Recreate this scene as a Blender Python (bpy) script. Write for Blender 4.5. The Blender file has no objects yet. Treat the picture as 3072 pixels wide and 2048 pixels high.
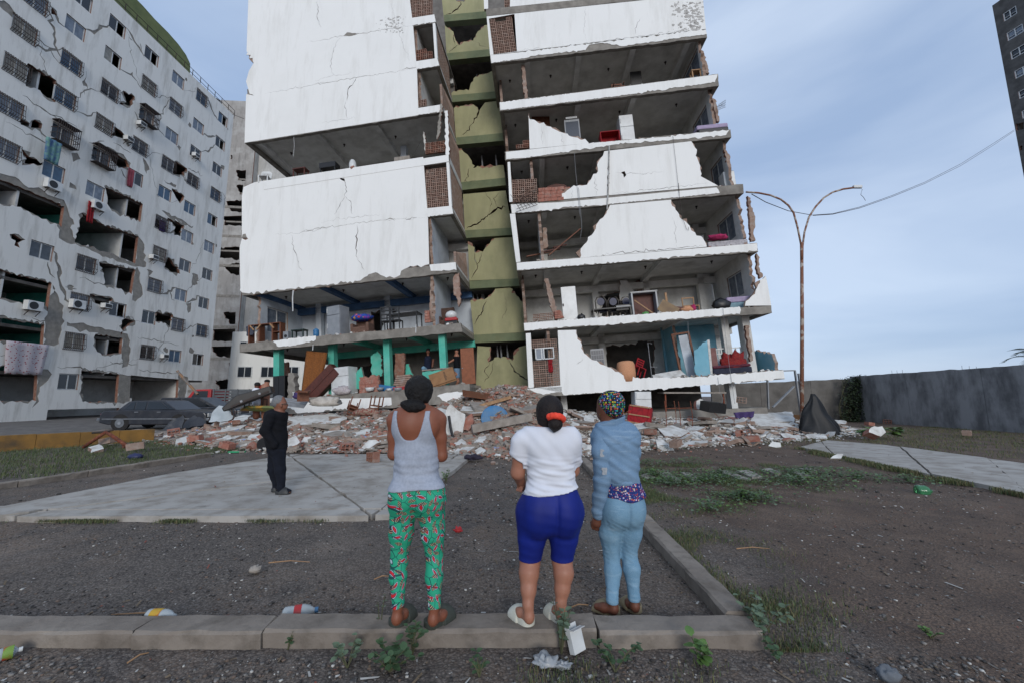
import bpy, bmesh, math, random
import numpy as np
from mathutils import Vector, Matrix, Euler, noise as mnoise
from mathutils.geometry import delaunay_2d_cdt
R = math.radians
random.seed(7); rng = np.random.default_rng(7)
SC = bpy.context.scene
COL = SC.collection
# ------------------------------------------------------------------ camera
FPX, CX, CY, HOR = 1195.0, 1536.0, 1024.0, 1187.0          # photograph pixels (3072 x 2048)
PITCH = math.atan((HOR-CY)/FPX)
CAMZ = 1.6
cam_d = bpy.data.cameras.new('camera'); cam = bpy.data.objects.new('camera', cam_d); COL.objects.link(cam)
cam.location = (0, 0, CAMZ); cam.rotation_euler = (R(90)+PITCH, 0, 0)
cam_d.sensor_width = 36; cam_d.lens = FPX/3072*36; cam_d.clip_start = .05; cam_d.clip_end = 3000
SC.camera = cam
# ------------------------------------------------------------------ world: thinly clouded evening sky
SUN_AZ, SUN_EL = R(171), R(18)                              # compass style: 0 = +Y, clockwise
W = bpy.data.worlds.new('World'); SC.world = W; W.use_nodes = True
nt = W.node_tree; nt.nodes.clear()
def wn(t, **k):
    n = nt.nodes.new(t)
    for a, b in k.items(): setattr(n, a, b)
    return n
sky = wn('ShaderNodeTexSky', sky_type='NISHITA', sun_disc=False, sun_elevation=SUN_EL, sun_rotation=SUN_AZ, altitude=0, air_density=1.0, dust_density=1.0, ozone_density=1.6)
tc = wn('ShaderNodeTexCoord'); mp = wn('ShaderNodeMapping'); mp.inputs['Scale'].default_value = (1.6, 1.3, 5.0); mp.inputs['Rotation'].default_value = (0, R(-16), 0)
no = wn('ShaderNodeTexNoise'); no.inputs['Scale'].default_value = .95; no.inputs['Detail'].default_value = 6; no.inputs['Roughness'].default_value = .47; no.inputs['Distortion'].default_value = .5
rp = wn('ShaderNodeValToRGB'); rp.color_ramp.elements[0].position = .36; rp.color_ramp.elements[1].position = .66
rp.color_ramp.elements[0].color = (2.6, 3.5, 5.15, 1); rp.color_ramp.elements[1].color = (4.3, 5.15, 6.55, 1)   # thin cloud lit by the sky: bluer and paler veils
mx = wn('ShaderNodeMix', data_type='RGBA'); mx.inputs[0].default_value = .85
bg = wn('ShaderNodeBackground'); bg.inputs[1].default_value = .12
wo = wn('ShaderNodeOutputWorld')
L = nt.links.new
L(tc.outputs['Generated'], mp.inputs[0]); L(mp.outputs[0], no.inputs[0]); L(no.outputs[0], rp.inputs[0])
L(rp.outputs[0], mx.inputs[7]); L(sky.outputs[0], mx.inputs[6]); L(mx.outputs[2], bg.inputs[0]); L(bg.outputs[0], wo.inputs[0])
# ------------------------------------------------------------------ soft sun (veiled), behind the camera
sd = bpy.data.lights.new('sun', 'SUN'); sd.energy = 1.25; sd.angle = R(20); sd.color = (1, .965, .92)
so = bpy.data.objects.new('sun', sd); COL.objects.link(so)
sv = Vector((math.sin(SUN_AZ)*math.cos(SUN_EL), math.cos(SUN_AZ)*math.cos(SUN_EL), math.sin(SUN_EL)))
so.rotation_euler = sv.to_track_quat('Z', 'Y').to_euler(); so.location = (0, -5, 30)
SC.view_settings.view_transform = 'Standard'; SC.view_settings.look = 'None'; SC.view_settings.exposure = 0.3; SC.view_settings.gamma = 1.0
SC.view_settings.use_curve_mapping = False
SC.render.engine = 'CYCLES'; SC.cycles.max_bounces = 5; SC.cycles.use_denoising = True
SC.cycles.diffuse_bounces = 4; SC.cycles.glossy_bounces = 2; SC.cycles.transmission_bounces = 3; SC.cycles.transparent_max_bounces = 6; SC.cycles.caustics_reflective = False; SC.cycles.caustics_refractive = False
# ------------------------------------------------------------------ picture measurements -> places
CAM = Vector((0, 0, CAMZ)); cp_, sp_ = math.cos(PITCH), math.sin(PITCH)
def ray(p):
    a, b = (p[0]-CX)/FPX, (CY-p[1])/FPX
    return Vector((a, cp_-sp_*b, sp_+cp_*b))
def atY(p, Y): r = ray(p); return CAM+r*(Y/r.y)
def onz(p, z=0.): r = ray(p); return CAM+r*((z-CAMZ)/r.z)
def crop(x0, y0, s): return lambda x, y, *k: (x0+x*s, y0+y*s)+k
cA = crop(0, 0, .44653); cB = crop(0, 600, .47829); cC = crop(700, 0, .38265); cD = crop(1200, 0, .46769); cE = crop(1450, 550, .44643)
cF = crop(650, 550, .44643); cG = crop(2150, 0, .44649); cH = crop(2150, 950, .39201); cI = crop(1100, 1080, .26779); cJ = crop(1450, 1130, .24876)
cK = crop(1100, 1430, .31876); cL = crop(1480, 1430, .31882); cM = crop(720, 1130, .24865); cN = crop(0, 1300, .4771); cO = crop(1000, 1500, .42517)
cQ = crop(1900, 1400, .4983); cR = crop(250, 1080, .36139); cS = crop(1000, 1100, .29762); cT = crop(1750, 1130, .29762); cZ7 = crop(600, 280, .39526); cZ8 = crop(600, 850, .2551)
def P(c, *pts): return [c(*p) for p in pts]
# ------------------------------------------------------------------ materials
MATS = {}
def lin(h):
    h = h.lstrip('#'); o = []
    for i in (0, 2, 4):
        c = int(h[i:i+2], 16)/255; o.append(c/12.92 if c <= .04045 else ((c+.055)/1.055)**2.4)
    return tuple(o)
def hexc(c): return lin(c) if isinstance(c, str) else c
class NT:
    def __init__(s, name):
        s.m = bpy.data.materials.new(name); s.m.use_nodes = True; s.t = s.m.node_tree; s.b = s.t.nodes['Principled BSDF']; s.pos = None
    def n(s, t, ins=None, **k):
        o = s.t.nodes.new(t)
        for a, b in k.items(): setattr(o, a, b)
        for a, b in (ins or {}).items(): s.set(o.inputs[a], b)
        return o
    def set(s, sock, v):
        if isinstance(v, bpy.types.NodeSocket): s.t.links.new(v, sock)
        elif isinstance(v, bpy.types.Node): s.t.links.new(v.outputs[0], sock)
        else:
            if isinstance(v, (tuple, list)) and len(v) == 3 and sock.type == 'RGBA': v = tuple(v)+(1,)
            sock.default_value = v
    def math(s, op, a, b=0., c=0.):
        return s.n('ShaderNodeMath', {0: a, 1: b, 2: c}, operation=op).outputs[0]
    def vmath(s, op, a, b=(0, 0, 0)):
        o = s.n('ShaderNodeVectorMath', {0: a, 1: b}, operation=op); return o.outputs['Value'] if op in ('LENGTH', 'DISTANCE', 'DOT_PRODUCT') else o.outputs[0]
    def coord(s, obj=False):
        return s.n('ShaderNodeTexCoord').outputs['Object'] if obj else s.n('ShaderNodeNewGeometry').outputs['Position']
    def noise(s, co, scale, detail=4, rough=.55, dist=0, out=0):
        return s.n('ShaderNodeTexNoise', {'Vector': co, 'Scale': scale, 'Detail': detail, 'Roughness': rough, 'Distortion': dist}).outputs[out]
    def voro(s, co, scale, feature='F1', out='Distance', rnd=1.):
        return s.n('ShaderNodeTexVoronoi', {'Vector': co, 'Scale': scale, 'Randomness': rnd}, feature=feature).outputs[out]
    def ramp(s, f, *stops):
        o = s.n('ShaderNodeValToRGB', {0: f}); e = o.color_ramp.elements
        while len(e) < len(stops): e.new(.5)
        for i, (p, c) in enumerate(stops):
            e[i].position = p; c = hexc(c); c = (c, c, c) if isinstance(c, (int, float)) else c; e[i].color = tuple(c)+(1,)
        return o.outputs[0]
    def mix(s, f, a, b, blend='MIX'):
        o = s.n('ShaderNodeMix', data_type='RGBA', blend_type=blend); s.set(o.inputs[0], f); s.set(o.inputs[6], hexc(a) if isinstance(a, (str, tuple)) else a); s.set(o.inputs[7], hexc(b) if isinstance(b, (str, tuple)) else b)
        return o.outputs[2]
    def bump(s, h, strength=.3, dist=.02):
        o = s.n('ShaderNodeBump', {'Strength': strength, 'Distance': dist, 'Height': h}); s.set(s.b.inputs['Normal'], o.outputs[0])
    def done(s, col=None, rough=.8, metal=0., spec=None):
        if col is not None: s.set(s.b.inputs['Base Color'], hexc(col) if isinstance(col, (str, tuple)) else col)
        s.set(s.b.inputs['Roughness'], rough); s.set(s.b.inputs['Metallic'], metal)
        if spec is not None: s.b.inputs['Specular IOR Level'].default_value = spec
        MATS[s.m.name] = s.m; return s.m
def M(name, col, col2=None, scale=3., rough=.8, bump=.25, bscale=30., metal=0., obj=False, dirt=None, dscale=1.2, damt=.6, spec=None, bdist=.01, spread=(.35, .65)):
    """plain procedural surface: two close tones in noise, an optional dirt tone, fine relief"""
    if name in MATS: return MATS[name]
    t = NT(name); co = t.coord(obj); c = hexc(col)
    c2 = hexc(col2) if col2 else tuple(x*.82 for x in c)
    k = t.mix(t.ramp(t.noise(co, scale, 5), (spread[0], 0.), (spread[1], 1.)), c, c2)
    if dirt:
        k = t.mix(t.math('MULTIPLY', t.ramp(t.noise(co, dscale, 7, .65), (.48, 0.), (.7, 1.)), damt), k, hexc(dirt))
    if bump: t.bump(t.noise(co, bscale, 4, .6), bump, bdist)
    return t.done(k, rough, metal, spec)
# ------------------------------------------------------------------ mesh building
class MB:
    def __init__(s): s.v = []; s.f = []; s.m = []
    def add(s, vs, fs, mi=0, T=None):
        o = len(s.v)
        if T is not None: vs = [tuple(T @ Vector(v)) for v in vs]
        else: vs = [tuple(v) for v in vs]
        s.v += vs; s.f += [tuple(i+o for i in f) for f in fs]
        s.m += [mi]*len(fs) if isinstance(mi, int) else list(mi); return s
    def box(s, x0, x1, y0, y1, z0, z1, mi=0, T=None):
        return s.add([(x0, y0, z0), (x1, y0, z0), (x1, y1, z0), (x0, y1, z0), (x0, y0, z1), (x1, y0, z1), (x1, y1, z1), (x0, y1, z1)],
                     [(0, 3, 2, 1), (4, 5, 6, 7), (0, 1, 5, 4), (1, 2, 6, 5), (2, 3, 7, 6), (3, 0, 4, 7)], mi, T)
    def hexa(s, q, r, mi=0):                                    # two quads q (front) and r (back)
        return s.add(list(q)+list(r), [(0, 1, 2, 3), (7, 6, 5, 4), (0, 4, 5, 1), (1, 5, 6, 2), (2, 6, 7, 3), (3, 7, 4, 0)], mi)
    def bar(s, a, b, w, h=None, mi=0, up=(0, 0, 1)):            # beam of rectangular section from a to b
        a, b = Vector(a), Vector(b); h = h or w; d = (b-a); l = d.length; d = d/l; up = Vector(up)
        if abs(d.dot(up)) > .98: up = Vector((1, 0, 0))
        x = d.cross(up).normalized(); z = x.cross(d)
        T = Matrix((( x.x, d.x, z.x, a.x), (x.y, d.y, z.y, a.y), (x.z, d.z, z.z, a.z), (0, 0, 0, 1)))
        return s.box(-w/2, w/2, 0, l, -h/2, h/2, mi, T)
    def tube(s, pts, r, n=8, mi=0, cap=True):
        pts = [Vector(p) for p in pts]; rs = r if isinstance(r, (list, tuple)) else [r]*len(pts); o = len(s.v); ref = Vector((0, 0, 1))
        for i, p in enumerate(pts):
            d = (pts[min(i+1, len(pts)-1)]-pts[max(i-1, 0)]).normalized()
            if i == 0: ref = Vector((0, 0, 1)) if abs(d.z) < .9 else Vector((1, 0, 0))
            x = d.cross(ref).normalized(); y = d.cross(x); ref = (-y if False else ref)
            for k in range(n):
                a = 2*math.pi*k/n; s.v.append(tuple(p+(x*math.cos(a)+y*math.sin(a))*rs[i]))
        for i in range(len(pts)-1):
            for k in range(n):
                s.f.append((o+i*n+k, o+i*n+(k+1) % n, o+(i+1)*n+(k+1) % n, o+(i+1)*n+k)); s.m.append(mi)
        if cap:
            s.f.append(tuple(o+k for k in range(n))[::-1]); s.f.append(tuple(o+(len(pts)-1)*n+k for k in range(n))); s.m += [mi, mi]
        return s
    def lathe(s, prof, n=16, mi=0, T=None):                     # (r, z) pairs about z
        vs = [(r*math.cos(2*math.pi*k/n), r*math.sin(2*math.pi*k/n), z) for r, z in prof for k in range(n)]
        fs = [(i*n+k, i*n+(k+1) % n, (i+1)*n+(k+1) % n, (i+1)*n+k) for i in range(len(prof)-1) for k in range(n)]
        fs.append(tuple(range(n))[::-1]); fs.append(tuple((len(prof)-1)*n+k for k in range(n)))
        return s.add(vs, fs, mi, T)
    def ell(s, c, r, nu=12, nv=8, mi=0, T=None):
        vs = []; fs = []
        for j in range(nv+1):
            t = math.pi*j/nv
            for i in range(nu):
                a = 2*math.pi*i/nu; vs.append((c[0]+r[0]*math.sin(t)*math.cos(a), c[1]+r[1]*math.sin(t)*math.sin(a), c[2]+r[2]*math.cos(t)))
        for j in range(nv):
            for i in range(nu): fs.append((j*nu+i, (j+1)*nu+i, (j+1)*nu+(i+1) % nu, j*nu+(i+1) % nu))
        return s.add(vs, fs, mi, T)
    def prism(s, poly, y0, y1, mi=0, T=None, mis=None):        # polygon in x,z, thickness along y
        n = len(poly); vs = [(x, y0, z) for x, z in poly]+[(x, y1, z) for x, z in poly]
        fs = [tuple(range(n)), tuple(range(2*n-1, n-1, -1))]+[(i, i+n, (i+1) % n+n, (i+1) % n) for i in range(n)]
        return s.add(vs, fs, mi if mis is None else [mi, mi]+[mis]*n, T)
def mesh(name, mb, mats, smooth=False):
    me = bpy.data.meshes.new(name); me.from_pydata([tuple(v) for v in mb.v], [], mb.f)
    for m in (mats if isinstance(mats, (list, tuple)) else [mats]): me.materials.append(m)
    me.polygons.foreach_set('material_index', mb.m)
    if smooth: me.polygons.foreach_set('use_smooth', [True]*len(me.polygons))
    me.update(); return me
def link(name, data, parent=None, T=None):
    o = bpy.data.objects.new(name, data); COL.objects.link(o)
    if parent is not None: o.parent = parent
    if T is not None: o.matrix_basis = T if isinstance(T, Matrix) else Matrix.Translation(T)
    return o
def tag(o, label=None, cat=None, group=None, kind=None):
    for k, v in (('label', label), ('category', cat), ('group', group), ('kind', kind)):
        if v: o[k] = v
    return o
def thing(name, label, cat, T=(0, 0, 0), group=None):
    return tag(link(name, None, None, T), label, cat, group)
def part(name, mb, mats, parent, smooth=False, world=False, bevel=0, T=None, kind=None):
    o = link(name, mesh(name, mb, mats, smooth) if isinstance(mb, MB) else mb, parent, T)
    if world:                                                   # mesh was made in world coordinates
        w = Matrix.Identity(4); p = parent
        while p is not None: w = p.matrix_basis @ w; p = p.parent
        o.matrix_basis = w.inverted()
    if bevel: b = o.modifiers.new('bevel', 'BEVEL'); b.width = bevel; b.segments = 2; b.limit_method = 'ANGLE'
    if kind: o['kind'] = kind
    return o
def solo(name, mb, mats, label, cat, group=None, T=None, smooth=False, bevel=0):
    return tag(part(name, mb, mats, None, smooth, bevel=bevel, T=T), label, cat, group)
def struct(name, mb, mats, smooth=False, kind='structure', label=None):
    return tag(part(name, mb, mats, None, smooth), label, None, None, kind)
def copy_tree(o, parent=None):
    c = o.copy(); COL.objects.link(c); c.parent = parent
    for ch in list(o.children): copy_tree(ch, c)
    return c
def TR(loc, rz=0, rx=0, ry=0, s=1):
    return Matrix.Translation(loc) @ Euler((R(rx), R(ry), R(rz))).to_matrix().to_4x4() @ Matrix.Scale(s, 4)
# ------------------------------------------------------------------ planes of walls
class Frame:
    """a wall plane: u along it, v up it, n into the building"""
    def __init__(s, p, Y, yaw, tilt=0, O=None, U=None):
        s.O = O if O is not None else atY(p, Y)
        if U is None:
            y, t = R(yaw), R(tilt); h = Vector((math.cos(y), -math.sin(y), 0)); s.N = Vector((math.sin(y), math.cos(y), 0))
            s.U = h*math.cos(t)+Vector((0, 0, math.sin(t))); s.V = Vector((0, 0, math.cos(t)))-h*math.sin(t)
        else:
            s.U = Vector(U).normalized(); s.V = Vector((0, 0, 1)); s.N = s.V.cross(s.U)
    def uv(s, p, n=0.):
        r = ray(p); o = s.O+s.N*n; t = (o-CAM).dot(s.N)/r.dot(s.N); d = CAM+r*t-o
        return (d.dot(s.U), d.dot(s.V))
    def w(s, u, v, n=0.): return s.O+s.U*u+s.V*v+s.N*n
    def T(s, u=0, v=0, n=0):
        o = s.w(u, v, n); U, N, V = s.U, s.N, s.V
        return Matrix(((U.x, N.x, V.x, o.x), (U.y, N.y, V.y, o.y), (U.z, N.z, V.z, o.z), (0, 0, 0, 1)))
def ragged(pts, amp=.05, step=.14, seed=0, closed=True, off=0.):
    """points may carry a third value 1: the edge that starts there is broken and gets an uneven line"""
    rd = random.Random(seed); out = []; n = len(pts)
    if off and sum(pts[i][0]*pts[(i+1) % n][1]-pts[(i+1) % n][0]*pts[i][1] for i in range(n)) > 0: off = -off
    for i in range(n if closed else n-1):
        a, b = pts[i], pts[(i+1) % n]; out.append((a[0], a[1]))
        if len(a) > 2 and a[2]:
            l = math.hypot(b[0]-a[0], b[1]-a[1]); k = max(1, int(l/(step*a[2])))
            nx, ny = -(b[1]-a[1])/max(l, 1e-6), (b[0]-a[0])/max(l, 1e-6)
            for j in range(1, k):
                t = (j+rd.uniform(-.3, .3))/k; q = rd.gauss(0, amp)*a[2]+off*rd.uniform(.2, 1.5)
                out.append((a[0]+(b[0]-a[0])*t+nx*q, a[1]+(b[1]-a[1])*t+ny*q))
    if not closed: out.append((pts[-1][0], pts[-1][1]))
    return out
def inside(poly, x, y):
    r = np.zeros(len(x), bool); n = len(poly)
    for i in range(n):
        (x0, y0), (x1, y1) = poly[i], poly[(i+1) % n]
        if y0 == y1: continue
        r ^= ((y0 > y) != (y1 > y)) & (x < (x1-x0)*(y-y0)/(y1-y0)+x0)
    return r
def sheet(mb, T, outline, holes, n0, n1, mi=(0, 0, 0)):
    """wall sheet with openings, from n0 (outside) to n1; mi = outside, broken edges, inside"""
    loops = [outline]+list(holes); vs = []; es = []
    for lp in loops:
        o = len(vs); vs += [Vector((p[0], p[1])) for p in lp]; es += [(o+i, o+(i+1) % len(lp)) for i in range(len(lp))]
    V2, _, F2, _, _, _ = delaunay_2d_cdt(vs, es, [], 0, 1e-5)
    if not F2: return mb
    cx = np.array([sum(V2[i].x for i in f)/len(f) for f in F2]); cy = np.array([sum(V2[i].y for i in f)/len(f) for f in F2])
    keep = inside(outline, cx, cy)
    for h in holes: keep &= ~inside(h, cx, cy)
    F2 = [f for f, k in zip(F2, keep) if k]; edge = {}
    for f in F2:
        for i in range(len(f)): edge[(f[i], f[(i+1) % len(f)])] = 1
    n = len(V2); vv = [(p.x, n0, p.y) for p in V2]+[(p.x, n1, p.y) for p in V2]
    fs = [tuple(f) for f in F2]; ms = [mi[0]]*len(F2)
    fs += [tuple(i+n for i in f[::-1]) for f in F2]; ms += [mi[2]]*len(F2)
    for a, b in edge:
        if (b, a) not in edge: fs.append((a, a+n, b+n, b)); ms.append(mi[1])
    return mb.add(vv, fs, ms, T)
def crackpoly(pts, w, seed=0, step=.12, amp=.035):
    """a thin uneven slit along a line of points"""
    rd = random.Random(seed); q = ragged([(p[0], p[1], 1) for p in pts], amp, step, seed, False); n = len(q); Lf = []; Rt = []
    for i, p in enumerate(q):
        a, b = q[max(0, i-1)], q[min(n-1, i+1)]; l = math.hypot(b[0]-a[0], b[1]-a[1]) or 1; nx, ny = -(b[1]-a[1])/l, (b[0]-a[0])/l
        k = w*(.15+.85*math.sin(math.pi*(i+.3)/(n-.4)))*rd.uniform(.35, 1.1)/2
        Lf.append((p[0]+nx*k, p[1]+ny*k)); Rt.append((p[0]-nx*k, p[1]-ny*k))
    return Lf+Rt[::-1]
# ================================================================== shared materials
def wall_white(name='white_paint', base='#e8e8e5', stain='#b5b2a9', amt=.42):
    t = NT(name); co = t.coord(); mp = t.n('ShaderNodeMapping', {0: co}); mp.inputs['Scale'].default_value = (1.4, 1.4, .22)
    k = t.mix(t.math('MULTIPLY', t.ramp(t.noise(mp.outputs[0], 1.3, 8, .68), (.5, 0.), (.78, 1.)), amt), base, stain)
    k = t.mix(t.math('MULTIPLY', t.ramp(t.noise(co, .55, 6, .6), (.45, 0.), (.75, 1.)), .35), k, '#dcdcd8')
    sp = t.ramp(t.noise(co, 9, 6, .7), (.69, 0.), (.72, 1.))
    k = t.mix(t.math('MULTIPLY', sp, .3), k, '#9b958a')
    t.bump(t.noise(co, 14, 6, .6), .35, .015); return t.done(k, .85)
WHITE = wall_white(); WHITE2 = wall_white('white_paint_weathered', '#d2d4d3', '#85847f', .8)
PLAST = M('bare_render', '#98938a', '#86817a', 4, .9, .5, 22, dirt='#6f6a62', dscale=2.2)
CONC = M('concrete', '#8f8a82', '#77726b', 2.5, .9, .5, 18, dirt='#5d5852', dscale=1.6)
CONCD = M('concrete_dark', '#6a6661', '#504c48', 2, .92, .5, 16, dirt='#33312f')
BRICK = M('clay_brick', '#8f6655', '#7a5345', 6, .9, .4, 25, dirt='#93877c', dscale=5, damt=.7)
BRICKR = M('clay_brick_fresh', '#a16a5a', '#8b5b4d', 8, .9, .4, 25, dirt='#a89488', dscale=6, damt=.7)
BRICKT = M('clay_brick_dusty', '#978072', '#846d60', 6, .92, .4, 25, dirt='#a8a098', dscale=4, damt=.7)
CEIL = M('ceiling_paint', '#d4d4d1', '#c2c2be', 1.5, .9, .2, 12, dirt='#83817c', dscale=.9, damt=.5)
ROOMW = M('room_wall_white', '#d8d8d5', '#c8c8c4', 1.2, .9, .2, 12, dirt='#8f8c86', dscale=1.1, damt=.5)
ROOMB = M('room_wall_pale_blue', '#c6ced6', '#b6bec6', 1.2, .9, .2, 12, dirt='#8f9194', dscale=1.2, damt=.4)
BLUE = M('blue_beam_paint', '#3f5f86', '#34506f', 2, .85, .2, 14)
SKYB = M('sky_blue_wall_paint', '#7fb3c4', '#6ba2b4', 1.4, .85, .2, 14, dirt='#a8b4b4', damt=.4)
TEAL = M('teal_wall_paint', '#57bca8', '#48a895', 1.6, .85, .2, 14, dirt='#8fb8ac', damt=.4)
GREENW = None
def green_wall():
    t = NT('olive_green_paint'); co = t.coord(); mp = t.n('ShaderNodeMapping', {0: co}); mp.inputs['Scale'].default_value = (1.5, 1.5, .35)
    k = t.mix(t.ramp(t.noise(mp.outputs[0], 1.1, 6, .6), (.35, 0.), (.7, 1.)), '#9f9c76', '#8e8c6a')
    k = t.mix(t.math('MULTIPLY', t.ramp(t.noise(co, 1.7, 7, .66), (.5, 0.), (.72, 1.)), .5), k, '#aba583')
    k = t.mix(t.math('MULTIPLY', t.ramp(t.noise(co, .8, 5, .6), (.55, 0.), (.75, 1.)), .5), k, '#787c5a')
    t.bump(t.noise(co, 16, 5, .6), .35, .012); return t.done(k, .85)
GREENW = green_wall(); GREEND = M('dark_green_paint', '#6f775a', '#60694e', 2, .85, .3, 15, dirt='#7d7a55', damt=.4)
GLASS = NT('window_glass'); GLASS = GLASS.done('#20262e', .08, 0, .6)
GLASSC = M('curtained_glass', '#7f8894', '#5d6876', 3, .25, 0, spec=.6)
FRAMEW = M('white_window_frame', '#cfd2d2', '#b5b8b8', 8, .5, .1)
IRON = M('black_iron', '#2a2523', '#3a2b25', 20, .7, .2, 60)
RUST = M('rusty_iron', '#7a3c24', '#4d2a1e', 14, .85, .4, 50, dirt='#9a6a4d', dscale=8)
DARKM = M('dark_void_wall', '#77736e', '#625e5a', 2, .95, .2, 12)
WOODR = M('red_brown_wood', '#5a2b20', '#472118', 10, .6, .2, 40)
WOOD = M('brown_wood', '#75462d', '#5c3522', 12, .65, .25, 40)
WOODL = M('pale_wood', '#a88460', '#8b6a4b', 10, .7, .25, 40)
BLACK = M('black_furniture', '#141416', '#1d1c1d', 8, .45, .1, 40)
APPL = M('white_enamel', '#d5d7d6', '#c6c8c7', 3, .35, 0, dirt='#a49f98', damt=.3)
GREYAP = M('grey_enamel', '#8d9196', '#7f8388', 3, .4, 0, dirt='#6f6d6a', damt=.3)
REDC = M('red_upholstery', '#9c1520', '#7c0f19', 8, .85, .3, 60, obj=True)
# ================================================================== ground
def soil():
    t = NT('dark_gravelly_soil'); co = t.coord()
    big = t.noise(co, .35, 5, .6); mid = t.noise(co, 2.3, 6, .65)
    k = t.mix(t.ramp(big, (.42, 0.), (.58, 1.)), '#57504a', '#705d4d')
    k = t.mix(t.ramp(mid, (.44, 0.), (.6, 1.)), k, '#463f3b')
    k = t.mix(t.math('MULTIPLY', t.ramp(t.noise(co, .8, 6, .62), (.52, 0.), (.66, 1.)), .6), k, '#8f8175')
    sx = t.n('ShaderNodeSeparateXYZ', {0: co}).outputs[0]; rt = t.ramp(t.math('ADD', t.math('MULTIPLY', sx, .2), t.math('MULTIPLY', t.noise(co, 1.3, 4), .5)), (.62, 0.), (.85, 1.))
    k = t.mix(t.math('MULTIPLY', rt, .75), k, t.mix(t.ramp(t.noise(co, 1.7, 6, .62), (.4, 0.), (.62, 1.)), '#5d4a3d', '#76604f'))      # browner earth east of the side kerb
    co = t.mix(.035, co, t.noise(co, 25, 3, .6, 0, 1), 'ADD')
    st = t.voro(co, 55, 'F1', 'Color'); sep = t.n('ShaderNodeSeparateColor', {0: st}).outputs[0]
    k = t.mix(t.math('MULTIPLY', t.math('MULTIPLY', sep, .6), t.math('SUBTRACT', 1.15, rt)), k, '#857c74')
    k = t.mix(t.math('MULTIPLY', t.ramp(t.voro(co, 55), (.35, 0.), (.65, 1.)), .55), k, '#332d2a')
    k = t.mix(t.math('GREATER_THAN', t.noise(co, 55, 2, .5), .735), k, '#b0aca6')
    h = t.math('ADD', t.math('MULTIPLY', t.voro(co, 55), -.5), t.noise(co, 9, 7, .7))
    t.bump(h, .8, .02); return t.done(k, .95)
SOIL = soil()
def fbm(x, y, s, o=4):
    v = 0; a = 1
    for i in range(o): v += a*mnoise.noise(Vector((x*s, y*s, 3.7+i))); s *= 2.1; a *= .5
    return v
def axis(stops):
    out = []
    for (a, b, st) in stops: out += list(np.arange(a, b, st))
    return out+[stops[-1][1]]
gx = axis([(-900, -60, 120), (-60, -14, 4), (-14, -6, .5), (-6, 7, .12), (7, 24, .6), (24, 60, 4), (60, 901, 120)])
gy = axis([(-60, 1.2, 6), (1.2, 9, .1), (9, 24, .5), (24, 80, 5), (80, 1500, 130)])
gb = MB(); nx = len(gx)
for y in gy:
    for x in gx:
        near = 1 if (-15 < x < 24 and 1 < y < 24) else 0
        gb.v.append((x, y, (.016*fbm(x, y, .9)+.008*fbm(x, y, 5, 3)-.012) if near else -.012))
gb.f = [(j*nx+i, j*nx+i+1, (j+1)*nx+i+1, (j+1)*nx+i) for j in range(len(gy)-1) for i in range(nx-1)]; gb.m = [0]*len(gb.f)
struct('ground', gb, SOIL, True)
# ---- concrete pad, path and kerbs
PADM = M('pale_concrete_paving', '#aba7a1', '#98938c', 1.6, .9, .4, 30, dirt='#7f776d', dscale=3.2, damt=.8)
KERBM = M('kerb_concrete', '#8f867c', '#786f66', 2.2, .92, .7, 20, dirt='#554d44', dscale=4, damt=.75)
TXY = Matrix(((1, 0, 0, 0), (0, 0, 1, 0), (0, -1, 0, 0), (0, 0, 0, 1)))      # sheet's v -> world Y, n -> down
def split(poly, a, b):
    nx_, ny_ = -(b[1]-a[1]), b[0]-a[0]; s = [(p[0]-a[0])*nx_+(p[1]-a[1])*ny_ for p in poly]; A = []; B = []
    for i in range(len(poly)):
        p, q, sp, sq = poly[i], poly[(i+1) % len(poly)], s[i], s[(i+1) % len(poly)]
        (A if sp >= 0 else B).append(p)
        if sp*sq < 0:
            t = sp/(sp-sq); m = (p[0]+(q[0]-p[0])*t, p[1]+(q[1]-p[1])*t); A.append(m); B.append(m)
    return [x for x in (A, B) if len(x) > 2]
def shrink(poly, d):
    cx = sum(p[0] for p in poly)/len(poly); cy = sum(p[1] for p in poly)/len(poly); o = []
    for p in poly:
        l = math.hypot(p[0]-cx, p[1]-cy); o.append((p[0]+(cx-p[0])*d/l, p[1]+(cy-p[1])*d/l))
    return o
def paving(name, outline, cuts, z, pm, label):
    root = tag(link(name, None, None, (outline[0][0], outline[0][1], 0)), label, None, None, 'structure')
    polys = [outline]
    for a, b in cuts: polys = [q for p in polys for q in split(p, a, b)]
    for i, p in enumerate(polys):
        p = shrink(p, .045); dz = random.Random(i).uniform(-.012, .006)
        mb = sheet(MB(), TXY, ragged([(x, y, 1) for x, y in p], .007, .25, i), [], -(z+dz), .05)
        part('concrete_panel', mb, pm, root, world=True)
    return root
def g2(p, z=0.): w = onz(p, z); return (w.x, w.y)
PZ = .07
pad = [g2(q, PZ) for q in [(-520, 1548), (1180, 1543), (1427, 1357), (870, 1361), (525, 1414), (0, 1516), (-520, 1618-1)]]
pad[6] = (pad[5][0]-3.2, pad[0][1]+.02); pad[0] = (pad[6][0]+.05, pad[0][1])
cuts = [(g2(cN(110, 510), PZ), g2(cN(1690, 172), PZ)), (g2(cN(330, 475), PZ), g2(cN(2096, 470), PZ)), (g2(cN(360, 470), PZ), g2(cN(1990, 262), PZ)), (g2(cN(1835, 145), PZ), g2(cN(1980, 250), PZ)), (g2(cI(820, 1195), PZ), g2(cI(1040, 1040), PZ))]
paving('concrete_pad', pad, cuts, PZ, PADM, 'pale concrete pad the man in black stands on')
wz = .06
walk = [g2(q, wz) for q in [(2395, 1338), (3072, 1478), (3500, 1566), (3500, 1430), (3072, 1386), (2640, 1330), (2480, 1318)]]
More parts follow.
